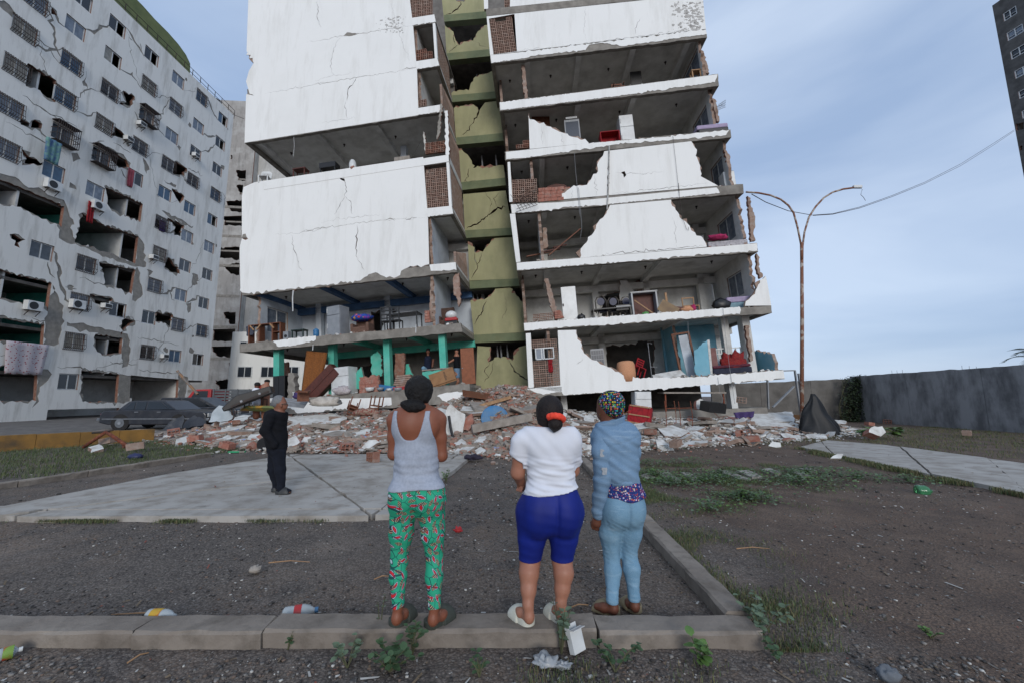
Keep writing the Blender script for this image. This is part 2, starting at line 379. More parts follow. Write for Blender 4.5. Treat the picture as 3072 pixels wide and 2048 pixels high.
wc = [(g2((2440+230*i, 1300+10*i), wz), g2((2560+300*i, 1420+60*i), wz)) for i in range(4)]
paving('garden_path', walk, wc, wz, PADM, 'concrete garden path running off to the right')
def kerb(name, label, pts, cuts, w, z, zb, mat_=KERBM, side=1):
    """row of kerb blocks along pts[0]-pts[1]; w to the side; cut fractions"""
    root = tag(link(name, None, None, (pts[0][0], pts[0][1], 0)), label, None, None, 'structure')
    a, b = Vector(pts[0]), Vector(pts[1]); d = (b-a).normalized(); nrm = Vector((-d.y, d.x))*side; Ln = (b-a).length
    cs = [0]+cuts+[1]
    for i in range(len(cs)-1):
        u0, u1 = cs[i]*Ln+.006, cs[i+1]*Ln-.006; rd = random.Random(i*7+len(pts)); mb = MB(); k = max(2, int((u1-u0)/.12)); sec = []
        sh = rd.uniform(-.012, .012); dz = rd.uniform(-.006, .006)
        for j in range(k+1):
            u = u0+(u1-u0)*j/k; q = [(0+.01, zb), (0, z-.018), (.016, z), (w-.016, z), (w, z-.018), (w-.01, zb)]
            for (n_, zz) in q:
                e = rd.gauss(0, .0035); p = a+d*(u+(rd.gauss(0, .006) if j in (0, k) else 0))+nrm*(n_+sh+e); mb.v.append((p.x, p.y, zz+dz+(rd.gauss(0, .0025) if zz > zb else 0)))
        for j in range(k):
            for m_ in range(6): mb.f.append((j*6+m_, (j+1)*6+m_, (j+1)*6+(m_+1) % 6, j*6+(m_+1) % 6)); mb.m.append(0)
        mb.f += [tuple(range(6)), tuple(k*6+m_ for m_ in range(6))[::-1]]; mb.m += [0, 0]
        part('kerb_block', mb, mat_, root, world=True)
    return root
KZ = .1
k0, k1 = g2((-700, 1893), KZ), g2((2290, 1893), KZ); k1 = (k1[0], k0[1])
fx = lambda px: (g2((px, 1880), KZ)[0]-k0[0])/(k1[0]-k0[0])
kerb('front_kerb', 'low concrete kerb the three women stand at', (k0, k1), [fx(-200), fx(415), fx(799), fx(1790)], .21, KZ, -.03)
kc0 = (g2((2199, 1843), KZ)[0]+.16, k0[1]+.215); kc1 = g2((1748, 1372), KZ)
kerb('side_kerb', 'concrete kerb running from the corner back towards the rubble', (kc0, (kc1[0]+.1, kc1[1])), [.1, .28, .43, .62, .8], .19, KZ+.01, -.03)
kl0, kl1 = g2(cN(-400, 372), .1), g2(cN(1330, 118), .1)
kerb('lawn_kerb', 'thin concrete kerb between lawn strip and pad at the left', (kl0, kl1), [.2, .42, .66, .85], .14, .1, -.03)
# ---- orange planter wall at the far left
YEL = M('ochre_paint', '#8f6a33', '#785a2e', 2.5, .9, .4, 20, dirt='#4e4232', dscale=1.8, damt=.9)
kw0, kw1 = g2((-420, 1382)), g2((462, 1320)); mb = MB(); a, b = Vector(kw0), Vector(kw1); d = (b-a).normalized(); q = Vector((-d.y, d.x))
hz = .47
for i in range(6):
    s0, s1 = (b-a).length*i/6, (b-a).length*(i+1)/6-.01
    pr = [a+d*s0, a+d*s1, a+d*s1+q*.22, a+d*s0+q*.22]; z1 = hz-.07*i/6
    mb.add([(p.x, p.y, -.05) for p in pr]+[(p.x, p.y, z1) for p in pr], [(4, 5, 6, 7), (0, 1, 5, 4), (1, 2, 6, 5), (2, 3, 7, 6), (3, 0, 4, 7)], 0)
solo('retaining_wall', mb, YEL, 'low ochre painted retaining wall in front of the parked car', 'wall')
mb = MB(); pr = [a+q*.23-d*6, b+q*.23+d*5, b+q*30+d*5, a+q*30-d*6]
mb.add([(p.x, p.y, .02) for p in pr], [(0, 1, 2, 3)])
PARK = M('dusty_asphalt', '#6b6661', '#544f4b', 1.5, .95, .5, 20, dirt='#8d867d', dscale=2, damt=.6); struct('car_park', mb, PARK)
# ---- boundary walls at the right
def grimy():
    t = NT('stained_grey_render'); co = t.coord(); mp = t.n('ShaderNodeMapping', {0: co}); mp.inputs['Scale'].default_value = (.9, .9, .3)
    k = t.mix(t.ramp(t.noise(mp.outputs[0], 1.5, 7, .65), (.4, 0.), (.62, 1.)), '#949495', '#636364')
    k = t.mix(t.math('MULTIPLY', t.ramp(t.noise(co, .9, 6, .6), (.5, 0.), (.7, 1.)), .6), k, '#9c9c9c'); t.bump(t.noise(co, 12, 6, .6), .4, .02)
    return t.done(k, .92)
GRIME = grimy(); GREYR = M('grey_render', '#6f6c68', '#5c5955', 1.6, .92, .4, 18, dirt='#4a4744', damt=.6)
def wall_run(name, label, a, b, za, zb, th, mt, seed, bays):
    root = thing(name, label, 'wall', (a[0], a[1], 0)); A, B = Vector(a), Vector(b); d = (B-A); Ln = d.length; d = d/Ln; n = Vector((-d.y, d.x))
    T = Matrix(((d.x, n.x, 0, A.x), (d.y, n.y, 0, A.y), (0, 0, 1, 0), (0, 0, 0, 1)))
    for i in range(bays):
        u0, u1 = Ln*i/bays, Ln*(i+1)/bays-.015; zz = lambda u: za+(zb-za)*u/Ln
        pl = ragged([(u0, -.1), (u1, -.1), (u1, zz(u1), 1), (u0, zz(u0))], .015, .3, seed+i)
        part('wall_panel', sheet(MB(), T, pl, [], 0, th), mt, root, world=True)
    mb = MB(); rd = random.Random(seed)
    for c in range(bays):                                        # stubs of reinforcement on top
        for k in range(3):
            u = Ln*c/bays+.3*k+.2; p = A+d*u+n*(th/2); z = za+(zb-za)*u/Ln; mb.tube([(p.x, p.y, z-.02), (p.x+rd.uniform(-.02, .02), p.y, z+rd.uniform(.08, .2))], .007, 5)
    part('rebar_stub', mb, IRON, root, world=True); return root
w0 = onz((3072, 1296)); w1 = onz((2572, 1262)); dirw = (w1-w0); w00 = w0-dirw*1.6
top = lambda p, W_: atY(p, W_.y).z
wall_run('boundary_wall', 'long dark stained boundary wall at the right edge', (w00.x, w00.y), (w1.x, w1.y), top((3072, 1100), w0)+.15, top((2580, 1128), w1), .2, GRIME, 3, 6)
fa = atY((2575, 1140), w1.y+.1); fb = atY((2130, 1160), 27.5)
wall_run('rear_boundary_wall', 'plain grey boundary wall behind the right end of the ruin', (fa.x+.1, fa.y), (fb.x, fb.y), top((2545, 1134), fa), atY((2285, 1151), 26).z, .2, GREYR, 9, 3)
# ================================================================== the collapsed apartment block
APT = thing('apartment_building', 'white ruined apartment block with green stair shaft, torn open floors and sunken base', 'building', (0, 20, 0))
RW = Frame(cE(2025, 1310), 18.2, 3.5, 4.0); LW = Frame(cF(155, 1135), 20.4, 5.8, 4.7); SH = Frame(cF(1900, 1060), 22.3, 4.5, 4.3)
def uvs(fr, pts, n=0.): return [fr.uv(p[:2], n)+tuple(p[2:]) for p in pts]
FLOORM = M('dusty_floor', '#b9b3aa', '#a69f95', 2, .9, .3, 14, dirt='#8f867b')
class Slab:
    def __init__(s, fr, tl, tr, bl, br, depth=8.5, mats=None, plast=None, seed=0, ceil=CEIL):
        s.fr = fr; s.tl, s.tr, s.bl, s.br = [fr.uv(p) for p in (tl, tr, bl, br)]
        s.depth = depth; mb = MB(); T = fr.T()
        f = ragged([s.bl+(1,), s.br+(.6,), s.tr+(1,), s.tl+(.6,)], .012, .25, seed)
        sheet(mb, T, f, [], 0, .2); part('edge_beam', mb, CONC, APT, world=True)
        mb = MB(); e = .012; tk = .2; q = lambda n: [fr.w(s.tl[0]+e, s.tl[1]-tk, n), fr.w(s.tr[0]-e, s.tr[1]-tk, n), fr.w(s.tr[0]-e, s.tr[1]-e, n), fr.w(s.tl[0]+e, s.tl[1]-e, n)]
        mb.hexa(q(.195), q(depth)); part('floor_slab', mb, FLOORM, APT, world=True)
        mb = MB()
        for a, b, e in ((s.bl, s.tl, 1), (s.br, s.tr, -1)):
            q = lambda n: [fr.w(a[0]+.004*e, a[1], n), fr.w(a[0]+.2*e, a[1], n), fr.w(b[0]+.2*e, b[1]-.15, n), fr.w(b[0]+.004*e, b[1]-.15, n)]
            mb = MB(); mb.hexa(q(.21), q(depth-.01)); part('side_beam', mb, CONC, APT, world=True)
        q = lambda n, o: [fr.w(s.tl[0]+.15, s.tl[1]-o, n), fr.w(s.tr[0]-.15, s.tr[1]-o, n)]
        mb = MB(); mb.hexa(q(.2, .206)+q(depth-.1, .206)[::-1], q(.2, .19)+q(depth-.1, .19)[::-1])
        part('ceiling', mb, ceil, APT, world=True)
    def top(s, u): t = (u-s.tl[0])/(s.tr[0]-s.tl[0]); return s.tl[1]+(s.tr[1]-s.tl[1])*t
    def ceil(s, u): return s.top(u)-.205
    def bot(s, u): t = (u-s.bl[0])/(s.br[0]-s.bl[0]); return s.bl[1]+(s.br[1]-s.bl[1])*t
def skin(fr, pts, name='render_coat', seed=0, amp=.026, step=.12, mat_=None, n0=-.018, holes=(), par=None):
    """thin coat of painted render on a slab edge, broken where pts carry 1"""
    mb = sheet(MB(), fr.T(), ragged(uvs(fr, pts), amp, step, seed), [ragged(uvs(fr, h), amp*.6, step, seed+5) for h in holes], n0, -.001, (0, 1, 1))
    return part(name, mb, [mat_ or WHITE, PLAST], par or APT, world=True)
def panel(fr, pts, holes=(), cracks=(), seed=0, th=.15, mats=None, name='wall_panel', amp=.045, step=.13, n0=-.006, par=None, rawholes=()):
    hs = [ragged(uvs(fr, h), amp, step, seed+11+i) for i, h in enumerate(holes)]+list(rawholes)
    hs += [crackpoly(uvs(fr, c[1:]), c[0], seed+31+i) for i, c in enumerate(cracks)]
    mb = sheet(MB(), fr.T(), ragged(uvs(fr, pts), amp, step, seed), hs, n0, n0+.022, (0, 1, 1)); mats = mats or [WHITE, BRICK, ROOMW]
    hs2 = [ragged(uvs(fr, h), amp, step, seed+51+i, True, -.03) if len(h[0]) > 2 else h_ for i, (h, h_) in enumerate(zip(holes, hs))]+hs[len(holes):]
    core = sheet(MB(), fr.T(), ragged(uvs(fr, pts), amp*1.3, step*1.3, seed+900, True, .055), hs2, n0+.023, n0+th, (0, 0, 1))     # masonry core, proud of the broken render
    part(name, mb, [mats[0], PLAST], par or APT, world=True)
    return part('masonry_core', core, [BRICKT if mats[0] is WHITE else BRICK, mats[2]], par or APT, world=True)
# ---------------------------------------------------------------- right wing slabs (front edge measured)
F1 = Slab(RW, cE(306, 1378), cE(2015, 1250), cE(312, 1440), cE(2025, 1312), seed=1)
F2 = Slab(RW, cE(270, 940), cE(1935, 822), cE(275, 992), cE(1940, 872), seed=2)
F3 = Slab(RW, cE(222, 535), cE(1840, 402), cE(226, 588), cE(1846, 462), seed=3)
F4 = Slab(RW, cD(708, 1312), cD(2200, 1182), cD(714, 1372), cD(2206, 1240), seed=4)
F5 = Slab(RW, cD(672, 975), cD(2120, 832), cD(675, 1030), cD(2126, 882), seed=5)
F6 = Slab(RW, cD(636, 658), cD(2040, 476), cD(640, 715), cD(2046, 552), seed=6)
F7 = Slab(RW, cD(578, 358), cD(1962, 190), cD(584, 410), cD(1970, 242), seed=7)
F8 = Slab(RW, cD(552, 60), cD(1935, -80), cD(556, 105), cD(1940, -40), seed=8)
skin(RW, P(cE, (345, 1372), (1020, 1306, 1), (1380, 1300, 1), (2014, 1252), (2024, 1308, 1), (1500, 1352, 1), (1090, 1388, 1), (940, 1392, .5), (540, 1420, .3), (525, 1400, .3)), seed=1)
skin(RW, P(cE, (272, 940), (470, 925, .5), (1724, 832, 1), (1722, 880, 1), (1400, 905, 1), (1090, 928, 1), (800, 955, 1), (600, 962, 1), (470, 972, .6), (277, 990)), seed=2)
skin(RW, P(cE, (224, 536), (640, 505), (1838, 405, .5), (1842, 455, 1), (1500, 478, 1), (1090, 515, 1), (600, 555, .6), (228, 585)), seed=3)
skin(RW, P(cD, (712, 1314), (1030, 1300), (2030, 1205, 1), (2050, 1240, .5), (1340, 1312, 1), (1110, 1330, 1), (950, 1350, .5), (718, 1370)), seed=4)
skin(RW, P(cD, (680, 978), (1200, 922, .4), (1480, 900, 1), (2112, 836, .7), (2090, 870, 1), (1700, 905, 1), (1430, 925, 1), (1000, 985, .7), (860, 1008, .6), (682, 1026)), seed=5)
skin(RW, P(cD, (640, 660, .5), (1120, 600), (2036, 480, .7), (2020, 530, 1), (1500, 605, .5), (1000, 668, .4), (644, 710)), seed=6)
# wall panels of the right wing, bottom to top
panel(RW, P(cE, (500, 988), (625, 985, 1), (632, 1030, 1), (662, 1085, 1), (678, 1142, 1), (745, 1188, 1), (835, 1232, 1), (960, 1290, 1), (1022, 1306), (520, 1386)), cracks=[(.03, cE(625, 1215), cE(670, 1180)), (.02, cE(800, 1345), cE(1010, 1325))], seed=12)
panel(RW, P(cE, (285, 1008), (318, 1006), (340, 1368), (303, 1374)), seed=13, name='pier')
skin(RW, P(cE, (305, 1376), (525, 1362), (528, 1400, 1), (420, 1412, 1), (345, 1400, 1), (315, 1385)), seed=14)
panel(RW, P(cE, (1757, 824, 1), (1795, 768, 1), (1838, 705, 1), (1882, 640, 1), (1898, 624), (1912, 690), (1934, 822)), seed=15)
panel(RW, P(cE, (650, 503, 1), (655, 440, 1), (702, 382, 1), (747, 322, 1), (772, 262, 1), (812, 222, 1), (850, 148), (1262, 112, 1), (1292, 180, 1), (1332, 242, 1), (1372, 272, 1), (1422, 332, 1), (1482, 382, 1), (1502, 428)),
      cracks=[(.035, cE(690, 500), cE(900, 468), cE(1060, 458), cE(1300, 438), cE(1480, 420)), (.015, cE(1270, 230), cE(1290, 320), cE(1300, 430))], seed=16)
panel(RW, P(cE, (178, 207), (214, 203), (250, 528), (220, 533)), seed=17, name='pier')
panel(RW, P(cD, (1310, 972, 1), (1302, 1000, 1), (1265, 1060, 1), (1270, 1100, 1), (1225, 1152, 1), (1200, 1187, 1), (1096, 1206, 1), (1036, 1242, 1), (1022, 1282), (2040, 1193), (1928, 1132, 1), (1920, 1052, 1), (1896, 1000, 1), (1893, 950, 1), (1868, 908)),
      holes=[P(cD, (1418, 1108, 1), (1440, 1100, 1), (1452, 1125, 1), (1436, 1142, 1))],
      cracks=[(.06, cD(1342, 975), cD(1338, 1100), cD(1332, 1270)), (.02, cD(1360, 1245), cD(1600, 1220), cD(1980, 1175)), (.02, cD(1250, 1130), cD(1262, 1250)), (.012, cD(1100, 1210), cD(1098, 1270)), (.015, cD(1380, 1110), cD(1560, 1120), cD(1700, 1100))], seed=18)
panel(RW, P(cD, (690, 1042), (706, 1040), (722, 1296), (702, 1298)), seed=19, name='pier')
panel(RW, P(cD, (824, 722, 1), (834, 768, 1), (872, 778, 1), (950, 812, 1), (1040, 852, 1), (1200, 908, 1), (1212, 920), (832, 958)), cracks=[(.012, cD(1040, 860), cD(1045, 930)), (.01, cD(900, 800), cD(910, 940))], seed=20)
scr = [cD(570, 125), cD(732, 96), cD(747, 330), cD(603, 350)]
panel(RW, P(cD, (556, 108), (1940, -36), (1962, 188), (578, 356)), holes=[[cD(570, 122), cD(734, 92), cD(750, 332), cD(600, 352)]],
      cracks=[(.03, cD(745, 335), cD(900, 312), cD(1080, 298), cD(1330, 262), cD(1500, 240), cD(1800, 200)), (.02, cD(1540, 120), cD(1520, 160), cD(1510, 220)), (.01, cD(1190, 30), cD(1180, 200), cD(1200, 270)), (.02, cD(1400, 0), cD(1600, -20), cD(1900, -45))], seed=21)
skin(RW, P(cD, (580, 358), (760, 340, 1), (1960, 192), (1968, 222, .6), (1850, 238, 1), (1420, 300, 1), (1300, 278, 1), (1215, 290, 1), (1190, 325, 1), (900, 355, 1), (780, 378, .6), (586, 408)), seed=22)
panel(RW, P(cD, (705, 45), (720, -400), (1900, -560), (1935, -82), (800, 36)), cracks=[(.04, cD(900, 40), cD(1050, 22), cD(1170, 10)), (.02, cD(1100, 20), cD(1120, -150))], seed=23)
panel(RW, P(cD, (540, 60), (520, -400), (556, -404), (566, 58)), seed=24, name='pier')
GREYPATCH = M('worn_paint_patch', '#a09d99', '#b9b7b3', 5, .9, .4, 20)
def scabs(fr, c, n, seed, x0, x1, y0, y1):                         # scabs where paint has flaked
    rd = random.Random(seed); mb = MB()
    for i in range(n):
        x, y = rd.triangular(x0, x1, x1-(x1-x0)*.25), rd.uniform(y0, y1); u, v = fr.uv(c(x, y)); r = rd.uniform(.02, .13)*rd.uniform(.3, 1)
        k = rd.randint(6, 9); pl = [(u+r*rd.uniform(.3, 1.5)*math.cos(2*math.pi*j/k), v+r*.8*rd.uniform(.4, 1.2)*math.sin(2*math.pi*j/k)) for j in range(k)]
        vv = [tuple(fr.w(a, b, -.0095-.0004*(i % 5))) for a, b in pl]; mb.add(vv, [tuple(range(k))])
    part('flaked_paint', mb, GREYPATCH, APT, world=True, kind='stuff')
scabs(RW, cD, 300, 3, 1740, 1950, 15, 225); scabs(LW, cC, 70, 5, 1110, 1370, 135, 260)
# ---------------------------------------------------------------- right wing insides
def beam(fr, u, vtop, n0, n1, w=.28, h=.34, m=CEIL, name='ceiling_beam'):
    mb = MB(); mb.box(u-w/2, u+w/2, n0, n1, vtop-h, vtop+.01, 0, fr.T()); part(name, mb, m, APT, world=True)
def room(fr, lo, hi, back=4.4, wall=ROOMW, beams=(), bm=CEIL, holes=(), cross=3.9, ul=None, ur=None, seed=0, cols=(), colm=None):
    u0 = max(lo.tl[0], hi.bl[0]) if ul is None else ul; u1 = min(lo.tr[0], hi.br[0]) if ur is None else ur
    pl = [(u0, lo.top(u0)), (u1, lo.top(u1)), (u1, hi.ceil(u1)), (u0, hi.ceil(u0))]
    hs = [ragged([(u0+(u1-u0)*a, lo.top(u0+(u1-u0)*a)+b, 1) for a, b in h], .06, .2, seed+i) for i, h in enumerate(holes)]
    part('inner_wall', sheet(MB(), fr.T(), pl, hs, back, back+.14, (0, 1, 0)), [wall, BRICK], APT, world=True)
    mb = MB(); mb.box(u0, u1, 7.9, 8.0, 0, 0); mb = MB()
    mb.hexa([fr.w(u0, lo.top(u0), 7.8), fr.w(u1, lo.top(u1), 7.8), fr.w(u1, hi.ceil(u1), 7.8), fr.w(u0, hi.ceil(u0), 7.8)], [fr.w(u0, lo.top(u0), 7.95), fr.w(u1, lo.top(u1), 7.95), fr.w(u1, hi.ceil(u1), 7.95), fr.w(u0, hi.ceil(u0), 7.95)])
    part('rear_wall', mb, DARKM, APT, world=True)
    for t in beams: u = u0+(u1-u0)*t; beam(fr, u, hi.ceil(u), .2, back, h=max(.1, hi.ceil(u)-hi.bot(u)), m=bm)
    if cross:
        mb = MB(); q = lambda n, o: [fr.w(u0, hi.bot(u0)-o, n), fr.w(u1, hi.bot(u1)-o, n)]
        a = q(cross, .36)+q(cross, -.01)[::-1]; b = q(cross+.28, .36)+q(cross+.28, -.01)[::-1]; mb.hexa(a, b); part('cross_beam', mb, bm, APT, world=True)
    for t, n in cols:
        u = u0+(u1-u0)*t; mb = MB(); mb.hexa([fr.w(u-.17, lo.top(u-.17), n), fr.w(u+.17, lo.top(u+.17), n), fr.w(u+.17, hi.ceil(u+.17), n), fr.w(u-.17, hi.ceil(u-.17), n)], [fr.w(u-.17, lo.top(u-.17), n+.34), fr.w(u+.17, lo.top(u+.17), n+.34), fr.w(u+.17, hi.ceil(u+.17), n+.34), fr.w(u-.17, hi.ceil(u-.17), n+.34)])
        part('column', mb, colm or wall, APT, world=True)
def wingwall(fr, u, lo, hi, n0, n1, front=1, win=None, seed=0, inner=ROOMW, th=.14, hfrac=(1, 1), side=-1, glass=GLASSC):
    """wall running back from the facade; broken front edge; win = (n0,n1,h0,h1) window opening with frame"""
    v0, v1 = lo.top(u), hi.ceil(u); H = v1-v0
    T = Matrix(((fr.N.x, -fr.U.x*side, fr.V.x, 0), (fr.N.y, -fr.U.y*side, fr.V.y, 0), (fr.N.z, -fr.U.z*side, fr.V.z, 0), (0, 0, 0, 1))); o = fr.w(u, 0, 0); T.translation = o
    pl = [(n0, v0), (n1, v0), (n1, v0+H*hfrac[1], 1 if hfrac[1] < 1 else 0), (n0+.1, v0+H*hfrac[0], 1), ]
    hs = [[(win[0], v0+win[2]), (win[1], v0+win[2]), (win[1], v0+win[3]), (win[0], v0+win[3])]] if win else []
    o_ = part('end_wall', sheet(MB(), T, ragged(pl, .07, .14, seed), hs, 0, th, (0, 1, 0)), [inner, BRICKT], APT, world=True)
    if win:
        a, b, c, d = win; mb = MB(); c += v0; d += v0; w = .055
        for x0, x1, z0, z1 in ((a, b, c, c+w), (a, b, d-w, d), (a, a+w, c+w, d-w), (b-w, b, c+w, d-w), ((a+b)/2-.03, (a+b)/2+.03, c+w, d-w)): mb.box(x0, x1, .02, .075, z0, z1, 0, T)
        f_ = part('window_frame', mb, FRAMEW, o_, world=True)
        for x0, x1 in ((a+w, (a+b)/2-.03), ((a+b)/2+.03, b-w)):
            g = MB(); g.box(x0, x1, .04, .05, c+w, d-w, 0, T); part('pane', g, glass, o_, world=True)
    return o_
room(RW, F1, F2, 4.6, ROOMW, (.33, .66), holes=[[(.38, .2), (.62, .1), (.64, 2.3), (.4, 2.2)]], seed=1, cols=((.37, 3.9), (.86, 1.2)))
room(RW, F2, F3, 4.6, ROOMW, (.12, .37, .62), holes=[[(.4, .9), (.6, .8), (.6, 2.2), (.5, 2.3), (.41, 2.2)]], seed=2, cols=((.37, 3.9), (.63, 3.9), (.9, 3.9)))
room(RW, F3, F4, 4.6, ROOMW, (.14, .4, .66), seed=3, cols=((.14, 3.6),))
room(RW, F4, F5, 4.6, ROOMW, (.16, .42, .8), seed=4)
room(RW, F5, F6, 5.2, CEIL, (.36, .62), holes=[[(.42, .2), (.58, .2), (.58, 1.7), (.42, 1.7)]], seed=5)
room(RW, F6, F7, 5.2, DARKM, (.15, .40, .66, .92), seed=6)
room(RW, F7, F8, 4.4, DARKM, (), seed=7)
bluew = MB(); fr = RW; u0, u1 = F1.tr[0]-4.2, F1.tr[0]-1.35                 # sky-blue room at the right of the lowest floor
bluew.hexa([fr.w(u0, F1.top(u0), 3.2), fr.w(u1, F1.top(u1), 3.2), fr.w(u1, F2.ceil(u1), 3.2), fr.w(u0, F2.ceil(u0), 3.2)], [fr.w(u0, F1.top(u0), 3.34), fr.w(u1, F1.top(u1), 3.34), fr.w(u1, F2.ceil(u1), 3.34), fr.w(u0, F2.ceil(u0), 3.34)])
part('blue_partition', bluew, SKYB, APT, world=True)
wingwall(RW, F1.tr[0]-4.1, F1, F2, 1.6, 3.2, seed=4, inner=SKYB, side=-1)
wingwall(RW, F1.tr[0]-.12, F1, F2, .15, 2.6, seed=5, inner=SKYB, hfrac=(.28, .46), side=1)
wingwall(RW, F2.tr[0]-.35, F2, F3, .35, 4.4, seed=6, win=(1.2, 2.7, .9, 2.15), side=1)
wingwall(RW, F3.tr[0]-.3, F3, F4, .3, 4.4, seed=7, win=(.9, 2.6, .75, 2.1), side=1)
wingwall(RW, F4.tr[0]-.3, F4, F5, .3, 4.4, seed=8, win=(.7, 2.0, .7, 2.0), side=1, inner=ROOMW)
wingwall(RW, F5.tr[0]-.45, F5, F6, .3, 5, seed=9, win=(.8, 2.6, .6, 2.1), side=1, inner=CEIL)
wingwall(RW, F6.tr[0]-.45, F6, F7, .2, 5, seed=10, win=(.5, 2.6, .5, 2.1), side=1, inner=CEIL)
wingwall(RW, F7.tr[0]-.1, F7, F8, .1, 8, seed=11, side=1, inner=DARKM)
for lo, hi, u in ((F1, F2, F1.tl[0]+1.05), (F3, F4, F3.tl[0]+1.25), (F4, F5, F4.tl[0]+1.15), (F7, F8, F7.tl[0]+1.2)): wingwall(RW, u, lo, hi, .16, 4.4, seed=int(u*9) % 50, side=-1)
for lo, hi in ((F1, F2), (F2, F3), (F3, F4), (F4, F5), (F5, F6), (F6, F7), (F7, F8)):                              # shaft-side wall of the right wing
    wingwall(RW, lo.tl[0]+.02, lo, hi, 1.4, 8, seed=int(lo.tl[1]*5) % 40, side=-1, inner=PLAST)
# corner columns at the right end
for lo, hi, n in ((F1, F2, .9), (F2, F3, 4.0), (F3, F4, 4.0), (F4, F5, 4.0)):
    u = min(lo.tr[0], hi.br[0])-.75; mb = MB(); mb.hexa([RW.w(u-.18, lo.top(u-.18), n), RW.w(u+.18, lo.top(u+.18), n), RW.w(u+.18, hi.ceil(u+.18), n), RW.w(u-.18, hi.ceil(u-.18), n)], [RW.w(u-.18, lo.top(u-.18), n+.5), RW.w(u+.18, lo.top(u+.18), n+.5), RW.w(u+.18, hi.ceil(u+.18), n+.5), RW.w(u-.18, hi.ceil(u-.18), n+.5)])
    part('column', mb, ROOMW, APT, world=True)
# broken brick stubs between floors (hollow brick stacks)
def hollow_brick_mesh():
    mb = MB(); w, h, d = .296, .196, .14; nx_, ny_ = 3, 2; t = .02
    for i in range(nx_+1): x = (w-t)*i/nx_; mb.box(x, x+t, 0, d, 0, h)
    for j in range(ny_+1):
        z = (h-t)*j/ny_
        for i in range(nx_): mb.box((w-t)*i/nx_+t, (w-t)*(i+1)/nx_, .001, d, z, z+t)
    return mesh('hollow_brick', mb, BRICKT)
HB = hollow_brick_mesh(); HBR = HB.copy(); HBR.materials[0] = BRICK
HBW = HB.copy(); HBW.materials[0] = M('pale_clay_brick', '#9a7f71', '#876b5e', 6, .92, .3, 25, dirt='#b0a79c', dscale=5, damt=.5)
def screen(fr, q, seed=0, top=None, n=0.02, name='block_screen', data=None, back=False, gap=()):
    """grid of hollow bricks filling the quad q (bl, br, tr, tl in picture px); top(t) limits the height"""
    bl, br, tr, tl = [fr.uv(p) for p in q]; root = link(name, None, APT); root.matrix_basis = APT.matrix_basis.inverted(); rd = random.Random(seed)
    W_ = math.hypot(br[0]-bl[0], br[1]-bl[1]); H_ = math.hypot(tl[0]-bl[0], tl[1]-bl[1]); nx_ = max(1, round(W_/.3)); ny_ = max(1, round(H_/.2)); sx, sy = W_/nx_/.3, H_/ny_/.2
    for j in range(ny_):
        for i in range(nx_):
            t = (i+.5)/nx_; z = (j+.5)/ny_
            if top and z > top(t): continue
            if any(g[0] < t < g[1] and g[2] < z < g[3] for g in gap): continue
            u = bl[0]+(br[0]-bl[0])*i/nx_+(tl[0]-bl[0])*j/ny_; v = bl[1]+(br[1]-bl[1])*i/nx_+(tl[1]-bl[1])*j/ny_
            T = fr.T(u, v, n+rd.uniform(-.006, .006)) @ Matrix.Diagonal((sx, 1, sy, 1))
            o = link('hollow_brick', data or HBW, root, T)
    return root
Q = lambda c, x0, x1, yb0, yb1, yt0, yt1, xt0=None, xt1=None: [c(x0, yb0), c(x1, yb1), c(x1 if xt1 is None else xt1, yt1), c(x0 if xt0 is None else xt0, yt0)]
screen(RW, Q(cE, 342, 516, 1366, 1356, 1052, 1046, 320, 500), 1, gap=[(.1, .85, .57, .86)])
screen(RW, Q(cD, 602, 746, 350, 332, 124, 96, 572, 732), 2, top=lambda t: .93 if .3 < t < .7 else 1)
screen(RW, Q(cD, 724, 884, 1298, 1290, 1155, 1140, 718, 862), 3)
screen(RW, Q(cD, 568, 706, 62, 46, -200, -220, 560, 700), 4, top=lambda t: 0.02 if t < .7 else 1, data=HBW)
screen(RW, Q(cD, 745, 832, 952, 944, 905, 900), 5, top=lambda t: .35+.8*t, data=HBR)
screen(RW, Q(cE, 335, 470, 925, 912, 880, 870), 6, data=HBW)
screen(LW, Q(cC, 1388, 1560, 142, 122, -80, -100), 7)
screen(LW, Q(cC, 1420, 1560, 476, 452, 395, 385), 8, top=lambda t: 1.1 if t < .8 else .5, data=HBR)
screen(LW, Q(cC, 1450, 1512, 838, 828, 785, 790), 9)
screen(LW, Q(cC, 1504, 1662, 1205, 1185, 1122, 1106), 10, data=HBR)
screen(LW, Q(cF, 1405, 1562, 168, 152, -90, -100, 1392, 1562), 11, top=lambda t: 1 if t > .35 else .9)
# white window inside the lowest screen
u, v = RW.uv(cE(352, 1186)); u1, v1 = RW.uv(cE(472, 1098)); mb = MB(); T = RW.T(); vb = v
for x0, x1, z0, z1 in ((u, u1, vb, vb+.05), (u, u1, v1-.05, v1), (u, u+.05, vb, v1), (u1-.05, u1, vb, v1), ((u+u1)/2-.06, (u+u1)/2-.01, vb, v1), (u+.28, u+.33, vb, v1)): mb.box(x0, x1, -.012-.001*z0, .06, z0, z1, 0, T)
wf = part('window', mb, FRAMEW, APT, world=True)
for a, b in ((u+.05, u+.28), (u+.33, (u+u1)/2-.06)):
    g = MB(); g.box(a, b, .02, .03, vb+.05, v1-.05, 0, T); part('pane', g, GLASSC, wf, world=True)
def stub(fr, pts, n, seed, th=.16, mats=None, name='broken_wall'):
    return part(name, sheet(MB(), fr.T(), ragged(uvs(fr, [p+(1,) for p in pts], n), .022, .09, seed), [], n, n+th, (0, 1, 0)), mats or [PLAST, BRICK], APT, world=True)
